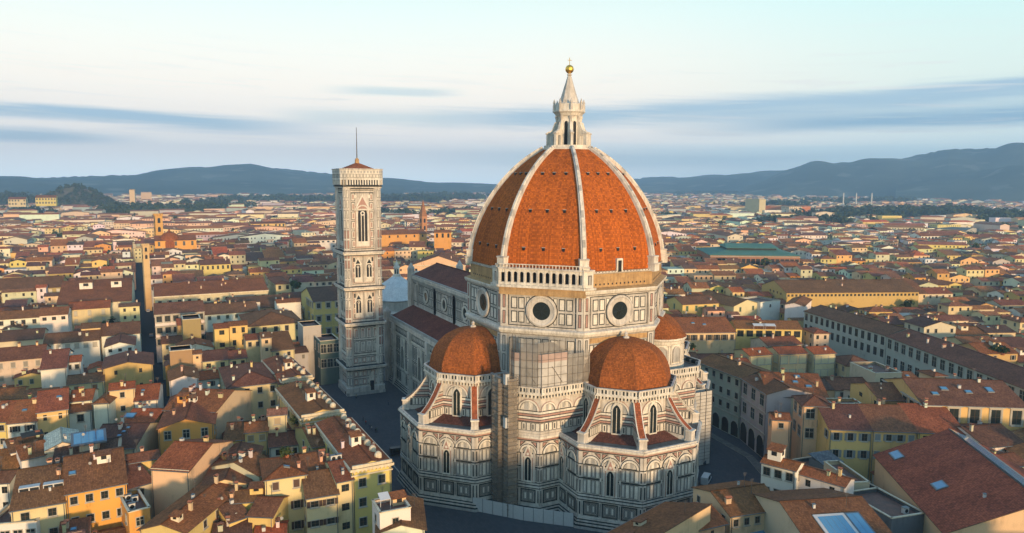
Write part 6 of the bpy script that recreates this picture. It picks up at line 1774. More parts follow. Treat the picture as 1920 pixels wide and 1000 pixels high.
WKEYS = ['cream']*5+['white']*4+['yellow']*3+['peach']*2+['beige']*4+['ochre', 'pale', 'pale', 'orange', 'grey']
RKEYS = ['rust']*4+['brown']*6+['dark']*3+['red']
CAND = []
FRONTS = []     # the fronts of the houses above, as seen: (u0, u1, v0, v1, distance)
for root, w_, d_, ze_ in HOUSES:
    a_ = root.rotation_euler.z; q_ = []
    for px_, dz_ in ((0, 1), (w_, 1), (0, -7), (w_, -7)):
        p_ = proj(root.location.x+math.cos(a_)*px_, root.location.y+math.sin(a_)*px_, ze_+dz_)
        if p_: q_.append(p_)
    if len(q_) == 4 and q_[0][2] < 1000: FRONTS.append((min(p[0] for p in q_), max(p[0] for p in q_), min(p[1] for p in q_), max(p[1] for p in q_), min(p[2] for p in q_)))
FRONTS.append((1330, 1502, 447, 487, 640)); FRONTS.append((770, 1142, 700, 999, 175)); FRONTS.append((1310, 1432, 760, 935, 190)); FRONTS.append((640, 770, 720, 930, 210))
def hides(x, y, ang, w, d, z):
    """would a house here stand in front of one that is already placed?"""
    ux, uy = math.cos(ang), math.sin(ang)
    q = [proj(x+ux*a-uy*c, y+uy*a+ux*c, z) for a, c in ((0, 0), (w, 0), (w, d), (0, d))]
    if None in q: return False
    u0, u1 = min(p[0] for p in q), max(p[0] for p in q); v0 = min(p[1] for p in q); dd = max(p[2] for p in q)
    if v0 > 1010: return False
    for a, b_, c, e, dist in FRONTS:
        if dd < dist+4 and u1 > a+3 and u0 < b_-3 and v0 < e-4: return True
    return False


def try_house(x, y, ang, w, d, ze, rt, wk=None, rk=None):
    if math.hypot(x-CX, y-CY) < 900:
        while hides(x, y, ang, w, d, ze+2.0):
            ze -= 2.0
            if ze < 6.5: return False
    ux, uy = math.cos(ang), math.sin(ang)
    for shrink in (1.0, .8, .62):
        ww, dd = w*shrink, d*shrink
        if ww < 4.5 or dd < 4.5: break
        if free(x, y, ux, uy, ww, dd):
            mark_rect(x, y, ux, uy, ww, dd, -.2)
            sl = rng.uniform(.26, .36)
            rise = 0 if rt == 'f' else sl*(dd/2 if rt == 'p' else ww/2 if rt == 'g' else min(ww, dd)/2 if rt == 'h' else dd)
            CAND.append(dict(x=x, y=y, ang=ang, w=ww, d=dd, ze=ze, rise=rise, rt=rt, wk=wk or rng.choice(WKEYS), rk=rk or rng.choice(RKEYS)))
            return True
    return False


def fill_grid(ang, test, a0, a1, c0, c1):
    """blocks in a frame whose rows run along ang; houses stand back to back in each block"""
    ux, uy = math.cos(ang), math.sin(ang)
    c = c0
    while c < c1:
        bd = rng.uniform(20, 34); a = a0+rng.uniform(0, 30)
        while a < a1:
            bw = rng.uniform(38, 75); base = rng.uniform(15, 20.5)
            mx, my = ux*(a+bw/2)-uy*(c+bd/2), uy*(a+bw/2)+ux*(c+bd/2)
            if test(mx, my):
                for row in (0, 1):
                    q = a; dep = bd*rng.uniform(.40, .52)
                    while q < a+bw-5:
                        w = rng.uniform(7, 16); w = min(w, a+bw-q)
                        if w < 5: break
                        d = dep*rng.uniform(.85, 1.05); cc = c if row == 0 else c+bd-d
                        ze = base+rng.uniform(-3, 3.2)-(5 if mx > 62 and my < -60 else 0)  # unseen southern houses are lowered to let sun onto the left foreground
                        rt = rng.choices('pghsf', (56, 16, 12, 8, 8))[0]
                        ja = ang+rng.uniform(-.03, .03)
                        if seen(ux*q-uy*cc, uy*q+ux*cc, ze): try_house(ux*q-uy*cc, uy*q+ux*cc, ja, w-.1, d, ze, rt)
                        q += w
            a += bw+rng.choice((4.0, 5, 6.5))
        c += bd+rng.choice((2.5, 4.0, 5.5))


ANG_L, ANG_R = math.pi/2, R_(68)
def is_right(x, y): return (x+40)*math.sin(R_(22))*0+y > 52+max(0, -(x+110))*.16
fill_grid(ANG_L, lambda x, y: not is_right(x, y) and -830 < x < 110 and math.hypot(x-CX, y-CY) < 820, -520, 320, -180, 830)
fill_grid(ANG_R, lambda x, y: is_right(x, y) and math.hypot(x-CX, y-CY) < 820, -300, 900, -260, 760)
# small infill in the gaps that are left near the viewer
for _ in range(2600):
    x, y = rng.uniform(-330, 130), rng.uniform(-230, 330)
    if not seen(x, y, 12, 30): continue
    a = (ANG_R if is_right(x, y) else ANG_L)+rng.uniform(-.03, .03)
    try_house(x, y, a, rng.uniform(6, 11), rng.uniform(6, 10), rng.uniform(9.5, 15.5), rng.choices('pgsf', (50, 12, 22, 16))[0])

# streets behind and beside the viewer, whose houses throw the long morning shadows
_n0 = len(CAND)
_seen = seen
def seen(x, y, z, m=60): return True
fill_grid(ANG_L, lambda x, y: 62 < x < 440 and -330 < y < 260 and not (_seen(x, y, 10, 0) and math.hypot(x-CX, y-CY) > 150), -340, 280, -440, -50)
seen = _seen
# the largest of them become houses of their own, the others one mass of roofs
for h in CAND:
    ux, uy = math.cos(h['ang']), math.sin(h['ang'])
    mx, my = h['x']+ux*h['w']/2-uy*h['d']/2, h['y']+uy*h['w']/2+ux*h['d']/2
    p = proj(mx, my, h['ze']); h['m'] = (mx, my); h['p'] = p
    s = 0
    if p and -5 < p[0] < 1925 and p[1] < 1010 and not shaded_by_church(mx, my):
        s = h['w']*h['d']*(FPX/p[2])**2*(CZ-h['ze'])/p[2]*(1.0 if h['ze'] > 12.5 else .6)
    h['s'] = s
n_hand = len(HOUSES)
CAND.sort(key=lambda h: -h['s'])
N_IND = max(0, 292-n_hand)
LM = [('the bell tower', 675, 560), ('the narrow street', 275, 600), ('the long beige palazzo', 400, 545), ('the olive palazzo', 50, 552), ('the large cream hipped house', 475, 740),
      ('the black-shuttered white house', 42, 800), ('the orange gabled house', 345, 815), ('the market hall', 1415, 470), ('the long ochre palazzo', 1600, 548), ('the long pale palazzo', 1790, 670),
      ('the open loggia house', 1440, 620), ('the curtained tower house', 1535, 780), ('the big hooded palazzo', 1830, 775), ('the big red hall', 1760, 900), ('the green-shuttered yellow house', 1314, 575), ('the peach gable front', 822, 490),
      ('the yellow arched palazzo', 403, 500), ('the round niche chapel', 1255, 640), ('the four-window orange house', 180, 940), ('the tall pale cream house', 535, 930), ('the dark-shuttered cream house', 1330, 640), ('the broad beige house', 36, 690), ('the street tower', 272, 485)]
ORD = ['nearest', 'second', 'third', 'fourth', 'fifth', 'sixth', 'seventh', 'eighth', 'ninth', 'tenth', 'eleventh', 'twelfth', 'thirteenth', 'fourteenth', 'fifteenth', 'sixteenth', 'seventeenth', 'eighteenth', 'nineteenth', 'twentieth']
RNAME = dict(p='ridged', g='gabled', h='hipped', s='lean-to', f='flat')
ind = CAND[:N_IND]
slots = {}
for h in ind:
    u, v = h['p'][:2]
    best = min(LM, key=lambda l: math.hypot(l[1]-u, (l[2]-v)*1.6))
    du, dv = u-best[1], (v-best[2])*1.6
    dr = ('right of' if du > 0 else 'left of') if abs(du) > abs(dv) else ('below' if dv > 0 else 'above')
    slots.setdefault((best[0], dr), []).append((math.hypot(du, dv), h))
for (l, dr), hs in slots.items():
    hs.sort(key=lambda q: q[0])
    for i, (_, h) in enumerate(hs):
        rn = RNAME[h['rt']]
        h['label'] = f"{h['wk']} house with a {h['rk']+' ' if h['rt'] != 'f' else ''}{rn} roof, {ORD[min(i, 19)]}{' house' if i else ''} {dr} {l}"
for h in ind:
    n = max(2, int(h['w']/3.3)); near = h['p'][2] < 330
    st = rng.choice('ddnscc')
    ex = []
    if rng.random() < .3 and h['rt'] != 'f': ex.append(('sky', rng.uniform(.2, .8), rng.uniform(.15, .4), 1.2, .9))
    if rng.random() < .16 and h['w'] > 7: ex.append(('dorm', rng.uniform(.3, .7), .35, rng.uniform(2, 3.2), 2.2, 1.6, rng.choice(('white', 'cream', 'peach', 'pale'))))
    if h['rt'] == 'f': ex += [('unit', .3, .5)]
    house((h['x'], h['y']), h['ang'], h['w'], h['d'], h['ze'], h['rise'], h['rt'], h['wk'], h['rk'], label=h['label'], wins=(n, 2 if near else 1, st, 3.7, (1.05, 1.6)), simple=True, chim=rng.choice((0, 1, 1, 2)), rng=rng, extras=ex, group='houses filling the old town')


class Mass:
    def __init__(s): s.v = []; s.f = []; s.m = []; s.c = []
    def face(s, pts, m, col):
        i = len(s.v); s.v += pts; s.f.append(tuple(range(i, i+len(pts)))); s.m.append(m); s.c.append((col, len(pts)))
    def build(s, name, mats):
        me = bpy.data.meshes.new(name); me.from_pydata(s.v, [], s.f)
        for k in mats: me.materials.append(M[k])
        me.polygons.foreach_set('material_index', s.m)
        at_ = me.color_attributes.new('tint', 'FLOAT_COLOR', 'CORNER')
        at_.data.foreach_set('color', np.concatenate([np.tile(np.array([*c, 1.0], dtype=np.float32), n) for c, n in s.c]))
        ul = me.uv_layers.new(name='UVMap')
        co = np.array(s.v, dtype=np.float32)
        li = np.concatenate([np.array(f) for f in s.f])
        ul.data.foreach_set('uv', np.stack([co[li, 1], co[li, 0]], 1).ravel())
        me.update(); return link(name, me)
    def house(s, x, y, ang, w, d, ze, rise, rt, wc, rc, wins=True):
        ux, uy = math.cos(ang), math.sin(ang)
        def P(a, c, z): return (x+ux*a-uy*c, y+uy*a+ux*c, z)
        k = [P(0, 0, 0), P(w, 0, 0), P(w, d, 0), P(0, d, 0)]; t = [P(0, 0, ze), P(w, 0, ze), P(w, d, ze), P(0, d, ze)]
        for i in range(4):
            j = (i+1) % 4; s.face([k[i], k[j], t[j], t[i]], 0, wc)
        o = .5; zo = ze-.12
        e = [P(-o, -o, zo), P(w+o, -o, zo), P(w+o, d+o, zo), P(-o, d+o, zo)]
        zr = ze+rise
        if rt == 'p':
            r1, r2 = P(-o, d/2, zr), P(w+o, d/2, zr); s.face([e[0], e[1], r2, r1], 1, rc); s.face([e[2], e[3], r1, r2], 1, rc)
            s.face([t[1], t[2], P(w, d/2, zr-.1)], 0, wc); s.face([t[3], t[0], P(0, d/2, zr-.1)], 0, wc)
        elif rt == 'g':
            r1, r2 = P(w/2, -o, zr), P(w/2, d+o, zr); s.face([e[3], e[0], r1, r2], 1, rc); s.face([e[1], e[2], r2, r1], 1, rc); s.face([t[0], t[1], P(w/2, 0, zr-.1)], 0, wc)
        elif rt == 'h':
            m = min(w, d)/2
            r1, r2 = (P(m, d/2, zr), P(w-m+.01, d/2, zr)) if w >= d else (P(w/2, m, zr), P(w/2, d-m+.01, zr))
            if w >= d: fs = ([e[0], e[1], r2, r1], [e[1], e[2], r2], [e[2], e[3], r1, r2], [e[3], e[0], r1])
            else: fs = ([e[0], e[1], r1], [e[1], e[2], r2, r1], [e[2], e[3], r2], [e[3], e[0], r1, r2])
            for q in fs: s.face(q, 1, rc)
        elif rt == 's':
            s.face([e[0], e[1], P(w+o, d+o, zr), P(-o, d+o, zr)], 1, rc); s.face([t[1], t[2], P(w, d, zr-.1)], 0, wc); s.face([t[2], t[3], P(0, d, zr-.1), P(w, d, zr-.1)], 0, wc); s.face([t[3], t[0], P(0, d, zr-.1)], 0, wc)
        else: s.face([P(0, 0, ze), P(w, 0, ze), P(w, d, ze), P(0, d, ze)], 0, (wc[0]*.6, wc[1]*.55, wc[2]*.5))
        if wins:
            for r in range(3):
                zb = ze-2.5-r*3.7
                if zb < 2: break
                n = max(1, int(w/3.2))
                for i in range(n):
                    a = (i+.5)*w/n
                    if rng.random() < .8: s.face([P(a-.55, -.03, zb), P(a+.55, -.03, zb), P(a+.55, -.03, zb+1.6), P(a-.55, -.03, zb+1.6)], 2, (0, 0, 0))
                n = max(1, int(d/3.6))
                for i in range(n):
                    a = (i+.5)*d/n
                    if rng.random() < .6: s.face([P(-.03, a+.55, zb), P(-.03, a-.55, zb), P(-.03, a-.55, zb+1.6), P(-.03, a+.55, zb+1.6)], 2, (0, 0, 0)); s.face([P(w+.03, a-.55, zb), P(w+.03, a+.55, zb), P(w+.03, a+.55, zb+1.6), P(w+.03, a-.55, zb+1.6)], 2, (0, 0, 0))
            for _ in range(rng.choice((0, 0, 1))):
                a, c = rng.uniform(.1, .9)*w, rng.uniform(.2, .8)*d; z = ze+rise*(1-abs(c-d/2)/(d/2)) if rt == 'p' else ze+rise*.4
                q = [P(a-.36, c-.36, 0), P(a+.36, c-.36, 0), P(a+.36, c+.36, 0), P(a-.36, c+.36, 0)]; cc = rng.choice(((.5, .4, .3), (.45, .3, .2), (.6, .55, .48)))
                for i in range(4):
                    j = (i+1) % 4; s.face([(*q[i][:2], z-.6), (*q[j][:2], z-.6), (*q[j][:2], z+1.4), (*q[i][:2], z+1.4)], 0, cc)
                s.face([(*p_[:2], z+1.4) for p_ in q], 1, (.34, .13, .07))


mass = Mass()
def lift(c, k): return tuple(min(.88, x*k) for x in c)  # low-sun brightness put into the colours of massed roofs and far walls
def vary(c, a=.14): return tuple(min(.85, x*rng.uniform(1-a, 1+a)) for x in c)
for h in CAND[N_IND:]:
    mass.house(h['x'], h['y'], h['ang'], h['w'], h['d'], h['ze'], h['rise'], h['rt'], vary(WC[h['wk']]), lift(vary(RC[h['rk']]), 1.2), math.hypot(h['x']-CX, h['y']-CY) < 900)
# farther out: blocks get bigger and looser towards the plain
WOODS = []     # (x, y, radius, height, dense)
def wood_px(u, v, wpx, dpx, n, h=15, z=0):
    for _ in range(int(n*2.0)): WOODS.append((*at(u+max(-1.3, min(1.3, rng.gauss(0, .62)))*wpx, v+rng.uniform(-dpx, dpx), z), rng.uniform(.9, 1.5)*h*1.15, z))
def in_wood(x, y): return any(abs(x-q[0])+abs(y-q[1]) < 22 for q in WOODS)
for u, v, wpx, dpx, n, h in ((300, 406, 95, 5, 85, 19), (230, 410, 40, 5, 30, 18), (400, 391, 40, 3, 25, 17), (430, 396, 35, 2.5, 22, 17), (470, 381, 60, 3, 50, 18), (560, 380, 70, 3.5, 70, 18), (620, 383, 40, 3, 40, 18),
                             (760, 380, 60, 5, 70, 20), (850, 376, 60, 4.5, 70, 20), (745, 413, 45, 3, 22, 15), (860, 408, 40, 3, 22, 15), (1520, 428, 90, 3, 45, 15), (1600, 409, 60, 3.5, 60, 16), (1640, 413, 60, 5, 70, 18), (1720, 410, 75, 6, 110, 19),
                             (1800, 414, 60, 6, 80, 19), (1880, 420, 45, 7, 70, 19), (1540, 413, 55, 3.5, 40, 16), (1450, 391, 60, 2.5, 40, 16), (1560, 383, 70, 2.5, 40, 16), (1660, 381, 40, 2.5, 30, 16), (1440, 424, 25, 3, 14, 13),
                             (1345, 432, 30, 2.5, 12, 12), (1780, 452, 60, 2.2, 20, 9), (1890, 456, 30, 2, 14, 9), (1240, 415, 20, 3, 12, 12), (40, 408, 45, 4, 30, 15), (20, 380, 50, 4, 40, 16), (60, 372, 60, 3, 40, 16), (150, 460, 30, 2, 8, 12),
                             (1350, 366, 60, 1.2, 60, 20), (1000, 366, 400, 1.5, 90, 18), (500, 363, 450, 1.2, 120, 18), (1600, 363, 300, 1.2, 100, 18)): wood_px(u, v, wpx, dpx, n, h)
wood_set = {}
for x, y, h, _z in WOODS:
    for k in (0, 30, 60): i_ = (int((x-FW.x*k)//30), int((y-FW.y*k)//30)); wood_set[i_] = wood_set.get(i_, 0)+1
FARW = ['white']*5+['beige']*4+['pale']*4+['cream']*3+['peach']*2+['grey']*3+['yellow']
def ring_fill(r0, r1, step, sx, sz, gap, wins):
    n = 0
    half = R_(38.5)
    r = r0
    while r < r1:
        k = int(2*half*r/step)
        for i in range(k):
            th = R_(YAW)-half+2*half*(i+rng.random())/k; rr = r+rng.uniform(0, step)
            x, y = CX+math.sin(th)*rr, CY+math.cos(th)*rr
            if rng.random() < gap or wood_set.get((int(x//30), int(y//30)), 0) > 0: continue
            ang = (ANG_R if is_right(x, y) else ANG_L)+rng.choice((0, 0, 0, .4, -.3, math.pi/2))+rng.uniform(-.06, .06)
            w, d = rng.uniform(*sx), rng.uniform(*sx)*.7; ze = rng.uniform(*sz)
            rt = rng.choices('pghf', (50, 18, 20, 12))[0]
            if rng.random() < .05 and r < 2000: w, d, ze = rng.uniform(30, 58), rng.uniform(14, 20), rng.uniform(17, 24)
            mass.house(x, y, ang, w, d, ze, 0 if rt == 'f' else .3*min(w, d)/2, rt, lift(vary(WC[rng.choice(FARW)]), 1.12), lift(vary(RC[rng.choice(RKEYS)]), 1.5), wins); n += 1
        r += step
    return n
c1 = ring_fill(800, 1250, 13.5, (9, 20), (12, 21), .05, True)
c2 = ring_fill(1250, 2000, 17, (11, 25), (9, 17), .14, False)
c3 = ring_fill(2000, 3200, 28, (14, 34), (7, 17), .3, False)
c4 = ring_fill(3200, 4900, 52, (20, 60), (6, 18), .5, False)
# villages on the slopes
print('houses', n_hand, len(ind), len(CAND), c1, c2, c3, c4)
cm = mass.build('city_houses', ['wallA', 'tileA', 'dark'])
tag(cm, 'dense mass of tiled houses filling the town out to the far plain', 'houses', None, 'stuff')

# ------------------------------------------------------------------ trees
def leaf_mat(name, c1, c2):
    m, t = new_mat(name)
    co = t.n('ShaderNodeNewGeometry').outputs['Position']
    n = t.n('ShaderNodeTexNoise', None, Vector=co, Scale=.16, Detail=3.0)
    finish(t, t.mix(t.smooth(n.outputs[0], .35, .65), c1, c2), .8, spec=.15); return m
M['foliage'] = leaf_mat('tree_leaves', (0.022, 0.040, 0.012), (0.065, 0.080, 0.022))
M['bark'] = plain('bark', (0.06, 0.045, 0.03), .9)
def crown(b, x, y, z, r, h, n, size, key='foliage', g=rng):
    cl = [(x+g.uniform(-.55, .55)*r, y+g.uniform(-.55, .55)*r, z+g.uniform(.15, .8)*h, g.uniform(.35, .6)*r) for _ in range(6)]
    for _ in range(n):
        c = g.choice(cl); d = Vector((g.gauss(0, 1), g.gauss(0, 1), g.gauss(0, 1)))
        if d.length < 1e-3: continue
        d.normalize(); rr = c[3]*g.uniform(.6, 1.05)
        p = Vector((c[0], c[1], c[2]))+d*rr; p.z = max(p.z, z)
        a = (d+Vector((g.uniform(-.7, .7), g.uniform(-.7, .7), g.uniform(-.2, .9)))).normalized()
        u = a.orthogonal().normalized(); w = a.cross(u); s = size*g.uniform(.6, 1.3)
        b.face([p-u*s-w*s*.6, p+u*s*.8-w*s, p+u*s+w*s*.7, p-u*s*.6+w*s], key)
class Leaves:
    def __init__(s): s.v = []; s.n = 0
    def face(s, pts, k): s.v += [tuple(p) for p in pts]; s.n += 1
    def build(s, name):
        me = bpy.data.meshes.new(name); me.from_pydata(s.v, [], [(4*i, 4*i+1, 4*i+2, 4*i+3) for i in range(s.n)]); me.materials.append(M['foliage']); return link(name, me)
lv = Leaves()
for _ in range(330):        # courtyard and garden trees among the roofs
    th = R_(YAW)+R_(rng.uniform(-37, 37)); rr = 330+2300*rng.random()**1.2
    x, y = CX+math.sin(th)*rr, CY+math.cos(th)*rr
    i, j = int((x-X0)/CS), int((y-Y0)/CS)
    if 0 <= i < NX and 0 <= j < NY and rr < 830 and GRID[i, j]: continue
    for k in range(rng.choice((1, 1, 2, 4)) if rr > 830 else 1): crown(lv, x+rng.uniform(-9, 9)*k, y+rng.uniform(-9, 9)*k, 9, rng.uniform(4, 7), rng.uniform(9, 15), 44, 1.15)
for x, y, h, z0 in WOODS:
    dist = math.hypot(x-CX, y-CY)
    crown(lv, x, y, z0+h*.1, h*.5, h*.9, 40 if dist < 2200 else 18, h*.115 if dist < 2200 else h*.22)
# wooded knolls on the left, with cypresses
def knoll(u, v, rx, ry, top, lean, n, rows=8, cols=28):
    kx, ky = at(u, v, 10)
    def P(q, a):
        ex, ey = math.cos(a)*q, math.sin(a)*q
        z = top*(1-q*q)*(1-lean*ex)*(1+.12*math.sin(a*5+u))
        return kx+RT.x*ex*rx+FW.x*ey*ry, ky+RT.y*ex*rx+FW.y*ey*ry, max(-1, z)
    for _ in range(n):
        x, y, z = P(math.sqrt(rng.random())*1.02, rng.uniform(0, 6.283)); h = rng.uniform(8, 15)
        crown(lv, x, y, max(0, z-1), h*.5, h, 40, h*.14)
    b = MB('ground')
    for i in range(rows):
        for j in range(cols): a0, a1 = 6.2832*j/cols, 6.2832*(j+1)/cols; q0, q1 = i/rows*1.2, (i+1)/rows*1.2; b.face([P(q0, a0), P(q1, a0), P(q1, a1), P(q0, a1)], 'ground')
    tag(b.build('knoll'), None, None, None, 'structure')
    return P
KP = knoll(152, 388, 112, 80, 56, .35, 480)
KQ = knoll(20, 384, 150, 110, 34, .1, 420)
for q, a in ((.42, 2.2), (.36, 2.1), (.30, 2.0), (.24, 1.9), (.18, 1.7), (.12, 1.6), (.5, 2.3)):
    x, y, z = KP(q, a)
    for k in range(7): crown(lv, x, y, z+k*2.4, 3.0-.34*k, 4, 26, 1.2)
tag(lv.build('far_woods'), 'dark green belts of trees and wooded knolls beyond the town', 'woods', None, 'stuff')
HS(66, 371, 105, 370, 52, 'p', 1, 'yellow', 'rust', Wn(7, 2, 'n', 6, (2.5, 3)), 'yellow villa among trees on the knoll at the left', chim=0, d=26, simple=True, name='villa', cat='villa', base=38)
HS(15, 374, 48, 374, 46, 'p', 1, 'cream', 'rust', Wn(6, 2, 'n', 6, (2.5, 3)), 'cream villa among trees left of the wooded knoll', chim=0, d=26, simple=True, name='villa', cat='villa', base=32)
def tree(u, v, z, h, r, label, cyp=False, trunk=True):
    x, y = at(u, v, z); g = random.Random(int(u))
    t = thing('tree', label, 'tree', (x, y, z))
    b = MB('foliage')
    if cyp:
        for k in range(8): crown(b, 0, 0, h*.1+k*h*.11, r*(1-.1*k), h*.2, 60, r*.3, g=g)
    else: crown(b, 0, 0, h*.2, r, h*.75, 420, r*.16, g=g)
    b.build('crown', t)
    b = MB('bark'); b.tube((0, 0, 0), (0, 0, h*.5), r*.09, 'bark', 7, r*.05)
    for k in range(4): a = k*1.7; b.tube((0, 0, h*.3), (math.cos(a)*r*.5, math.sin(a)*r*.5, h*.6), r*.04, 'bark', 5, r*.015)
    b.build('trunk', t)
tree(1714, 458, 2, 24, 12, 'big round dark tree left of the long white palazzo at the right')
tree(1775, 459, 2, 14, 7, 'small dark tree in front of the long white palazzo')
tree(1796, 459, 2, 14, 7, 'dark tree between the long white palazzo and the yellow one')
tree(1838, 478, 2, 13, 8, 'round green tree among roofs below the long yellow palazzo')
tree(412, 440, 2, 16, 5, 'dark tree left of the yellow block with vertical bays')
tree(527, 440, 2, 18, 6, 'dark tree right of the yellow block with vertical bays')
tree(1348, 704, 10, 9, 4, 'green garden tree beside the shaded street, right of the chapel')
def roof_plants(u, v, z, n, r, label):
    x, y = at(u, v, z); g = random.Random(int(u)); t = thing('roof_plant', label, 'plant', (x, y, z)); b = MB('foliage')
    for i in range(n): crown(b, g.uniform(-1, 1)*r*n*.3, g.uniform(-1, 1)*r*.5, .4, r, r*1.6, 130, r*.17, g=g)
    b.build('foliage', t); b = MB('brickred')
    for i in range(n): q = (i-(n-1)/2)*r*.7; b.lathe([(r*.3, 0), (r*.4, .7)], 8, (q, 0), 'brickred')
    b.build('pot', t)
roof_plants(537, 855, 21, 3, 1.3, 'leafy plants on the roof terrace behind the tall pale cream house')
roof_plants(555, 540, 22, 6, 2.2, 'green roof garden beside the cream tower house left of the bell tower')
roof_plants(1870, 664, 20, 4, 1.8, 'green shrubs on a terrace behind the long pale palazzo')
roof_plants(556, 797, 17.5, 3, 1.2, 'dark green plants in the gap behind the middle palazzo of the square')
roof_plants(1298, 656, 22, 2, 1.2, 'yellow-green bush on a terrace right of the round chapel')

# ------------------------------------------------------------------ people and vehicles in the square
def person_mesh():
    me = bpy.data.meshes.new('person')
    V = [(0, 0, .95), (0, 0, 1.2), (0, 0, 1.42), (0, .01, 1.53), (0, .02, 1.66), (.17, 0, 1.40), (.25, .03, 1.12), (.24, .16, .92), (-.17, 0, 1.40), (-.26, 0, 1.12), (-.25, .08, .88),
         (.09, 0, .90), (.11, .13, .5), (.10, .10, .06), (.10, .22, .03), (-.09, 0, .90), (-.10, -.08, .48), (-.10, -.22, .10), (-.10, -.12, .03)]
    E = [(0, 1), (1, 2), (2, 3), (3, 4), (2, 5), (5, 6), (6, 7), (2, 8), (8, 9), (9, 10), (0, 11), (11, 12), (12, 13), (13, 14), (0, 15), (15, 16), (16, 17), (17, 18)]
    Rr = [.15, .14, .16, .06, .115, .07, .05, .035, .07, .05, .035, .10, .07, .05, .04, .10, .07, .05, .04]
    me.from_pydata(V, E, []); o = link('person_tmp', me)
    md = o.modifiers.new('skin', 'SKIN')
    for d, r in zip(me.skin_vertices[0].data, Rr): d.radius = (r, r)
    me.skin_vertices[0].data[0].use_root = True
    s = o.modifiers.new('sub', 'SUBSURF'); s.levels = 1
    dg = bpy.context.evaluated_depsgraph_get(); m2 = bpy.data.meshes.new_from_object(o.evaluated_get(dg)); m2.name = 'person'
    bpy.data.objects.remove(o)
    m, t = new_mat('clothes'); co = t.n('ShaderNodeTexCoord').outputs['Object']; z = t.n('ShaderNodeSeparateXYZ', None, Vector=co).outputs[2]
    c = t.mix(t.math('GREATER_THAN', z, .93), (.03, .035, .05), t.n('ShaderNodeObjectInfo').outputs['Color']); c = t.mix(t.math('GREATER_THAN', z, 1.5), c, (.45, .27, .19)); finish(t, c, .8)
    m2.materials.clear(); m2.materials.append(m); return m2
pm = person_mesh()
hb = MB('dark'); hb.lathe([(.02, 1.64), (.125, 1.66), (.12, 1.74), (.06, 1.79), (0, 1.8)], 10, (0, 0), 'dark'); hm = hb.build('hair'); hme = hm.data; bpy.data.objects.remove(hm)
for i, (u, v, c, lab) in enumerate(((681, 790, (.05, .05, .07), 'person in dark clothes walking, farthest of the line in the square'), (686, 797, (.3, .05, .04), 'person in a red top walking in the square'), (693, 805, (.06, .07, .12), 'person in a navy top walking in the square'),
                               (697, 808, (.4, .38, .34), 'person in a pale top walking in the square'), (704, 812, (.03, .03, .03), 'person in black, first of the pair nearest the viewer in the square'), (707, 811, (.1, .16, .1), 'person in a green top beside the one in black in the square'),
                               (648, 742, (.08, .07, .06), 'person in brown standing at the corner of the bell tower'), (668, 748, (.35, .3, .2), 'person in a beige top walking in front of the bell tower'), (728, 760, (.05, .05, .08), 'person in dark blue between the bell tower and the cathedral'), (760, 925, (.1, .1, .12), 'person in grey walking below the cathedral tribune'))):
    p = at(u, v, .02); o = link('person', pm, None, (*p, .02), i*1.1); o.color = (*c, 1); tag(o, lab, 'person'); link('hair', hme, o)
def vehicle(u, v, rz, c, L, H, label, name, cat):
    p = at(u, v, .02); r = thing(name, label, cat, (*p, .02), rz)
    van = H > 1.7; Wd = .9
    pts = [(-L/2, .35), (L/2, .35), (L/2, .85), (L/2-.9, 1.0), (L/2-1.5 if van else L/2-1.6, H), (-L/2+.1 if van else -L/2+.7, H), (-L/2, H*.6 if not van else H-.2)]
    b = MB('paint2', 'glass'); A = [(x, -Wd, z) for x, z in pts]; B = [(x, Wd, z) for x, z in pts]
    b.face(A, 'paint2'); b.face(B[::-1], 'paint2')
    for i in range(len(pts)): j = (i+1) % len(pts); b.face([A[j], A[i], B[i], B[j]], 'paint2')
    o = b.build('body', r); o.color = (*c, 1)
    b = MB('glass')
    for s in (-1, 1): q = [(L/2-1.2, s*(Wd+.01), 1.05), (L/2-1.75, s*(Wd+.01), H-.15), (-L/2+1.0, s*(Wd+.01), H-.15), (-L/2+.8, s*(Wd+.01), 1.05)]; b.face(q if s > 0 else q[::-1], 'glass')
    b.face([(L/2-.93, -.75, 1.05), (L/2-.93, .75, 1.05), (L/2-1.45, .7, H-.12), (L/2-1.45, -.7, H-.12)], 'glass'); b.build('glazing', r)
    for x in (-L/2+.8, L/2-.85):
        for s in (-1, 1): b = MB('dark', 'metal'); b.tube((x, s*Wd-.1*s, .34), (x, s*(Wd+.04), .34), .34, 'dark', 14); b.tube((x, s*(Wd+.03), .34), (x, s*(Wd+.06), .34), .18, 'metal', 10); b.build('wheel', r)
def _p2():
    m, t = new_mat('car_paint'); finish(t, t.n('ShaderNodeObjectInfo').outputs['Color'], .3, spec=.5); return m
M['paint2'] = _p2()
vehicle(747, 852, 1.5, (.02, .02, .025), 5.2, 2.3, 'dark van parked beside the left tribune of the cathedral', 'van', 'van')
vehicle(1324, 905, 2.2, (.6, .6, .58), 5.4, 2.4, 'white van parked beside the sheeted scaffold on the shaded street', 'van', 'van')
vehicle(1318, 868, 2.4, (.03, .035, .04), 4.3, 1.45, 'dark car parked beside the sheeted scaffold on the shaded street', 'car', 'car')
vehicle(278, 585, 0, (.5, .5, .5), 4.2, 1.45, 'pale car in the narrow street on the left', 'car', 'car')
vehicle(284, 632, 0, (.04, .04, .05), 4.2, 1.45, 'dark car in the narrow street on the left', 'car', 'car')

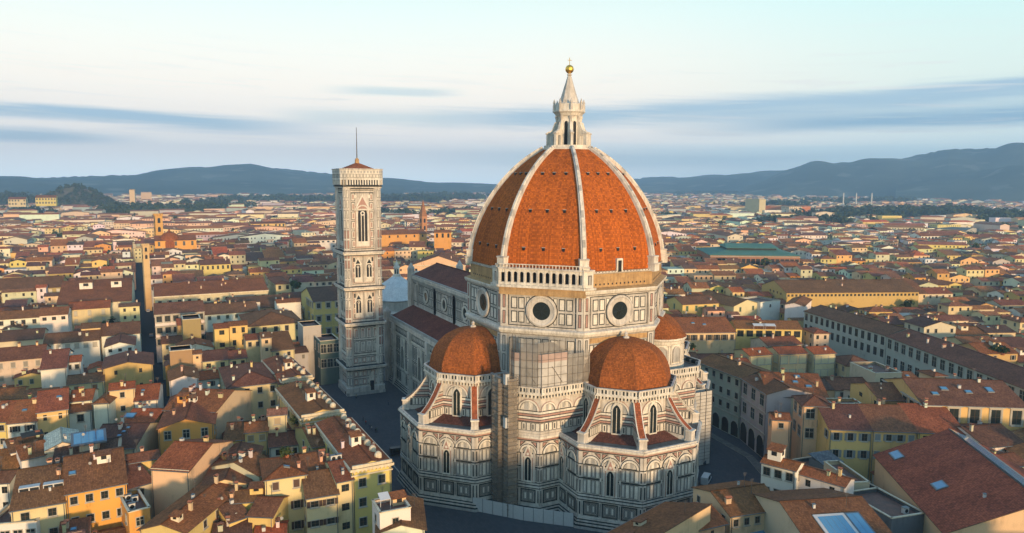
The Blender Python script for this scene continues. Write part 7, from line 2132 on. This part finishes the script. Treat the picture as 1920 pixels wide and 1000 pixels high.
# ================================================================== HILLS
def hill_mat(name, c1, c2, c3):
    m, t = new_mat(name)
    co = t.n('ShaderNodeNewGeometry').outputs['Position']
    n = t.n('ShaderNodeTexNoise', None, Vector=co, Scale=.0016, Detail=7.0, Roughness=.62); n2 = t.n('ShaderNodeTexNoise', None, Vector=co, Scale=.006, Detail=5.0)
    c = t.mix(t.smooth(n.outputs[0], .42, .6), c1, c2); c = t.mix(t.math('MULTIPLY', t.smooth(n2.outputs[0], .56, .68), .6), c, c3)
    finish(t, c, .95, spec=.05); return m
M['hill'] = hill_mat('wooded_slopes', (0.045, 0.065, 0.045), (0.09, 0.105, 0.07), (0.24, 0.23, 0.18))
def ridge(name, D, prof, depth):
    """a range D metres off whose crest follows the photo's skyline"""
    us = np.arange(prof[0][0], prof[-1][0]+1, 7.0); vs = np.interp(us, [p[0] for p in prof], [p[1] for p in prof])
    g = random.Random(len(name)+D); b = MB('hill')
    ph = [g.uniform(0, 6.28) for _ in range(8)]
    rows = []
    for k in range(9):
        t = k/6.0; row = []
        for i, (u, v) in enumerate(zip(us, vs)):
            d = FW*FPX+XR*(u-960)+YR*(500-v); h = math.hypot(d.x, d.y)
            dist = D-depth*(1-t); top = CZ+d.z/h*D
            wob = sum(math.sin(u*.011*(q+1)*1.3+ph[q]+t*(2+q))/(q+1) for q in range(6))
            sh = math.sin(min(t, 1)*math.pi/2)**1.25 if t <= 1 else 1-(t-1)*1.3
            z = max(top*sh*(1+(.10*wob if 0 < t < 1 else 0)), -5) if t > 0 else -5
            if k == 6: z = top+g.uniform(-1, 1)*D*.0007
            row.append((CX+d.x/h*(dist+wob*depth*.03*(1 if t < 1 else 0)), CY+d.y/h*(dist+wob*depth*.03*(1 if t < 1 else 0)), z))
        rows.append(row)
    for k in range(8):
        for i in range(len(us)-1): b.face([rows[k][i], rows[k][i+1], rows[k+1][i+1], rows[k+1][i]], 'hill')
    tag(b.build(name, smooth=True), None, None, None, 'structure')
ridge('hills', 5600, [(-160, 333), (0, 332), (80, 333), (150, 331), (250, 328), (320, 320), (360, 313), (400, 314), (420, 313), (470, 311), (520, 316), (560, 320), (620, 326), (720, 335), (800, 341), (930, 346)], 1500)
ridge('foothills', 4700, [(-160, 337), (0, 338), (120, 339), (300, 336), (420, 341), (600, 344), (760, 347)], 900)
ridge('far_mountains', 6900, [(850, 346), (1000, 344), (1150, 340), (1235, 331), (1290, 334), (1400, 326), (1500, 318), (1720, 306), (2100, 300)], 1500)
ridge('middle_mountains', 6300, [(1150, 347), (1240, 341), (1300, 335), (1400, 327), (1470, 320), (1600, 312), (1700, 318)], 1200)
ridge('mountains', 5400, [(1395, 350), (1440, 336), (1480, 320), (1520, 309), (1560, 306), (1640, 301), (1695, 297), (1720, 291), (1780, 280), (1830, 279), (1920, 275), (2100, 268)], 1300)
ridge('near_hills', 4500, [(1680, 351), (1740, 339), (1800, 327), (1860, 317), (1920, 308), (2100, 296)], 800)

# ================================================================== AIR
def haze():
    m = bpy.data.materials.new('air'); m.use_nodes = True; t = NT(m.node_tree)
    v = t.n('ShaderNodeVolumePrincipled', None, Color=(0.50, 0.75, 1.0, 1), Density=HAZE_D, Anisotropy=0.3)
    t.n('ShaderNodeOutputMaterial', None, Volume=v.outputs[0]); M['air'] = m
    b = MB('air'); b.bx(-7600, 1200, -4600, 7600, -9, 425, 'air'); o = b.build('haze'); tag(o, None, None, None, 'stuff')
haze()
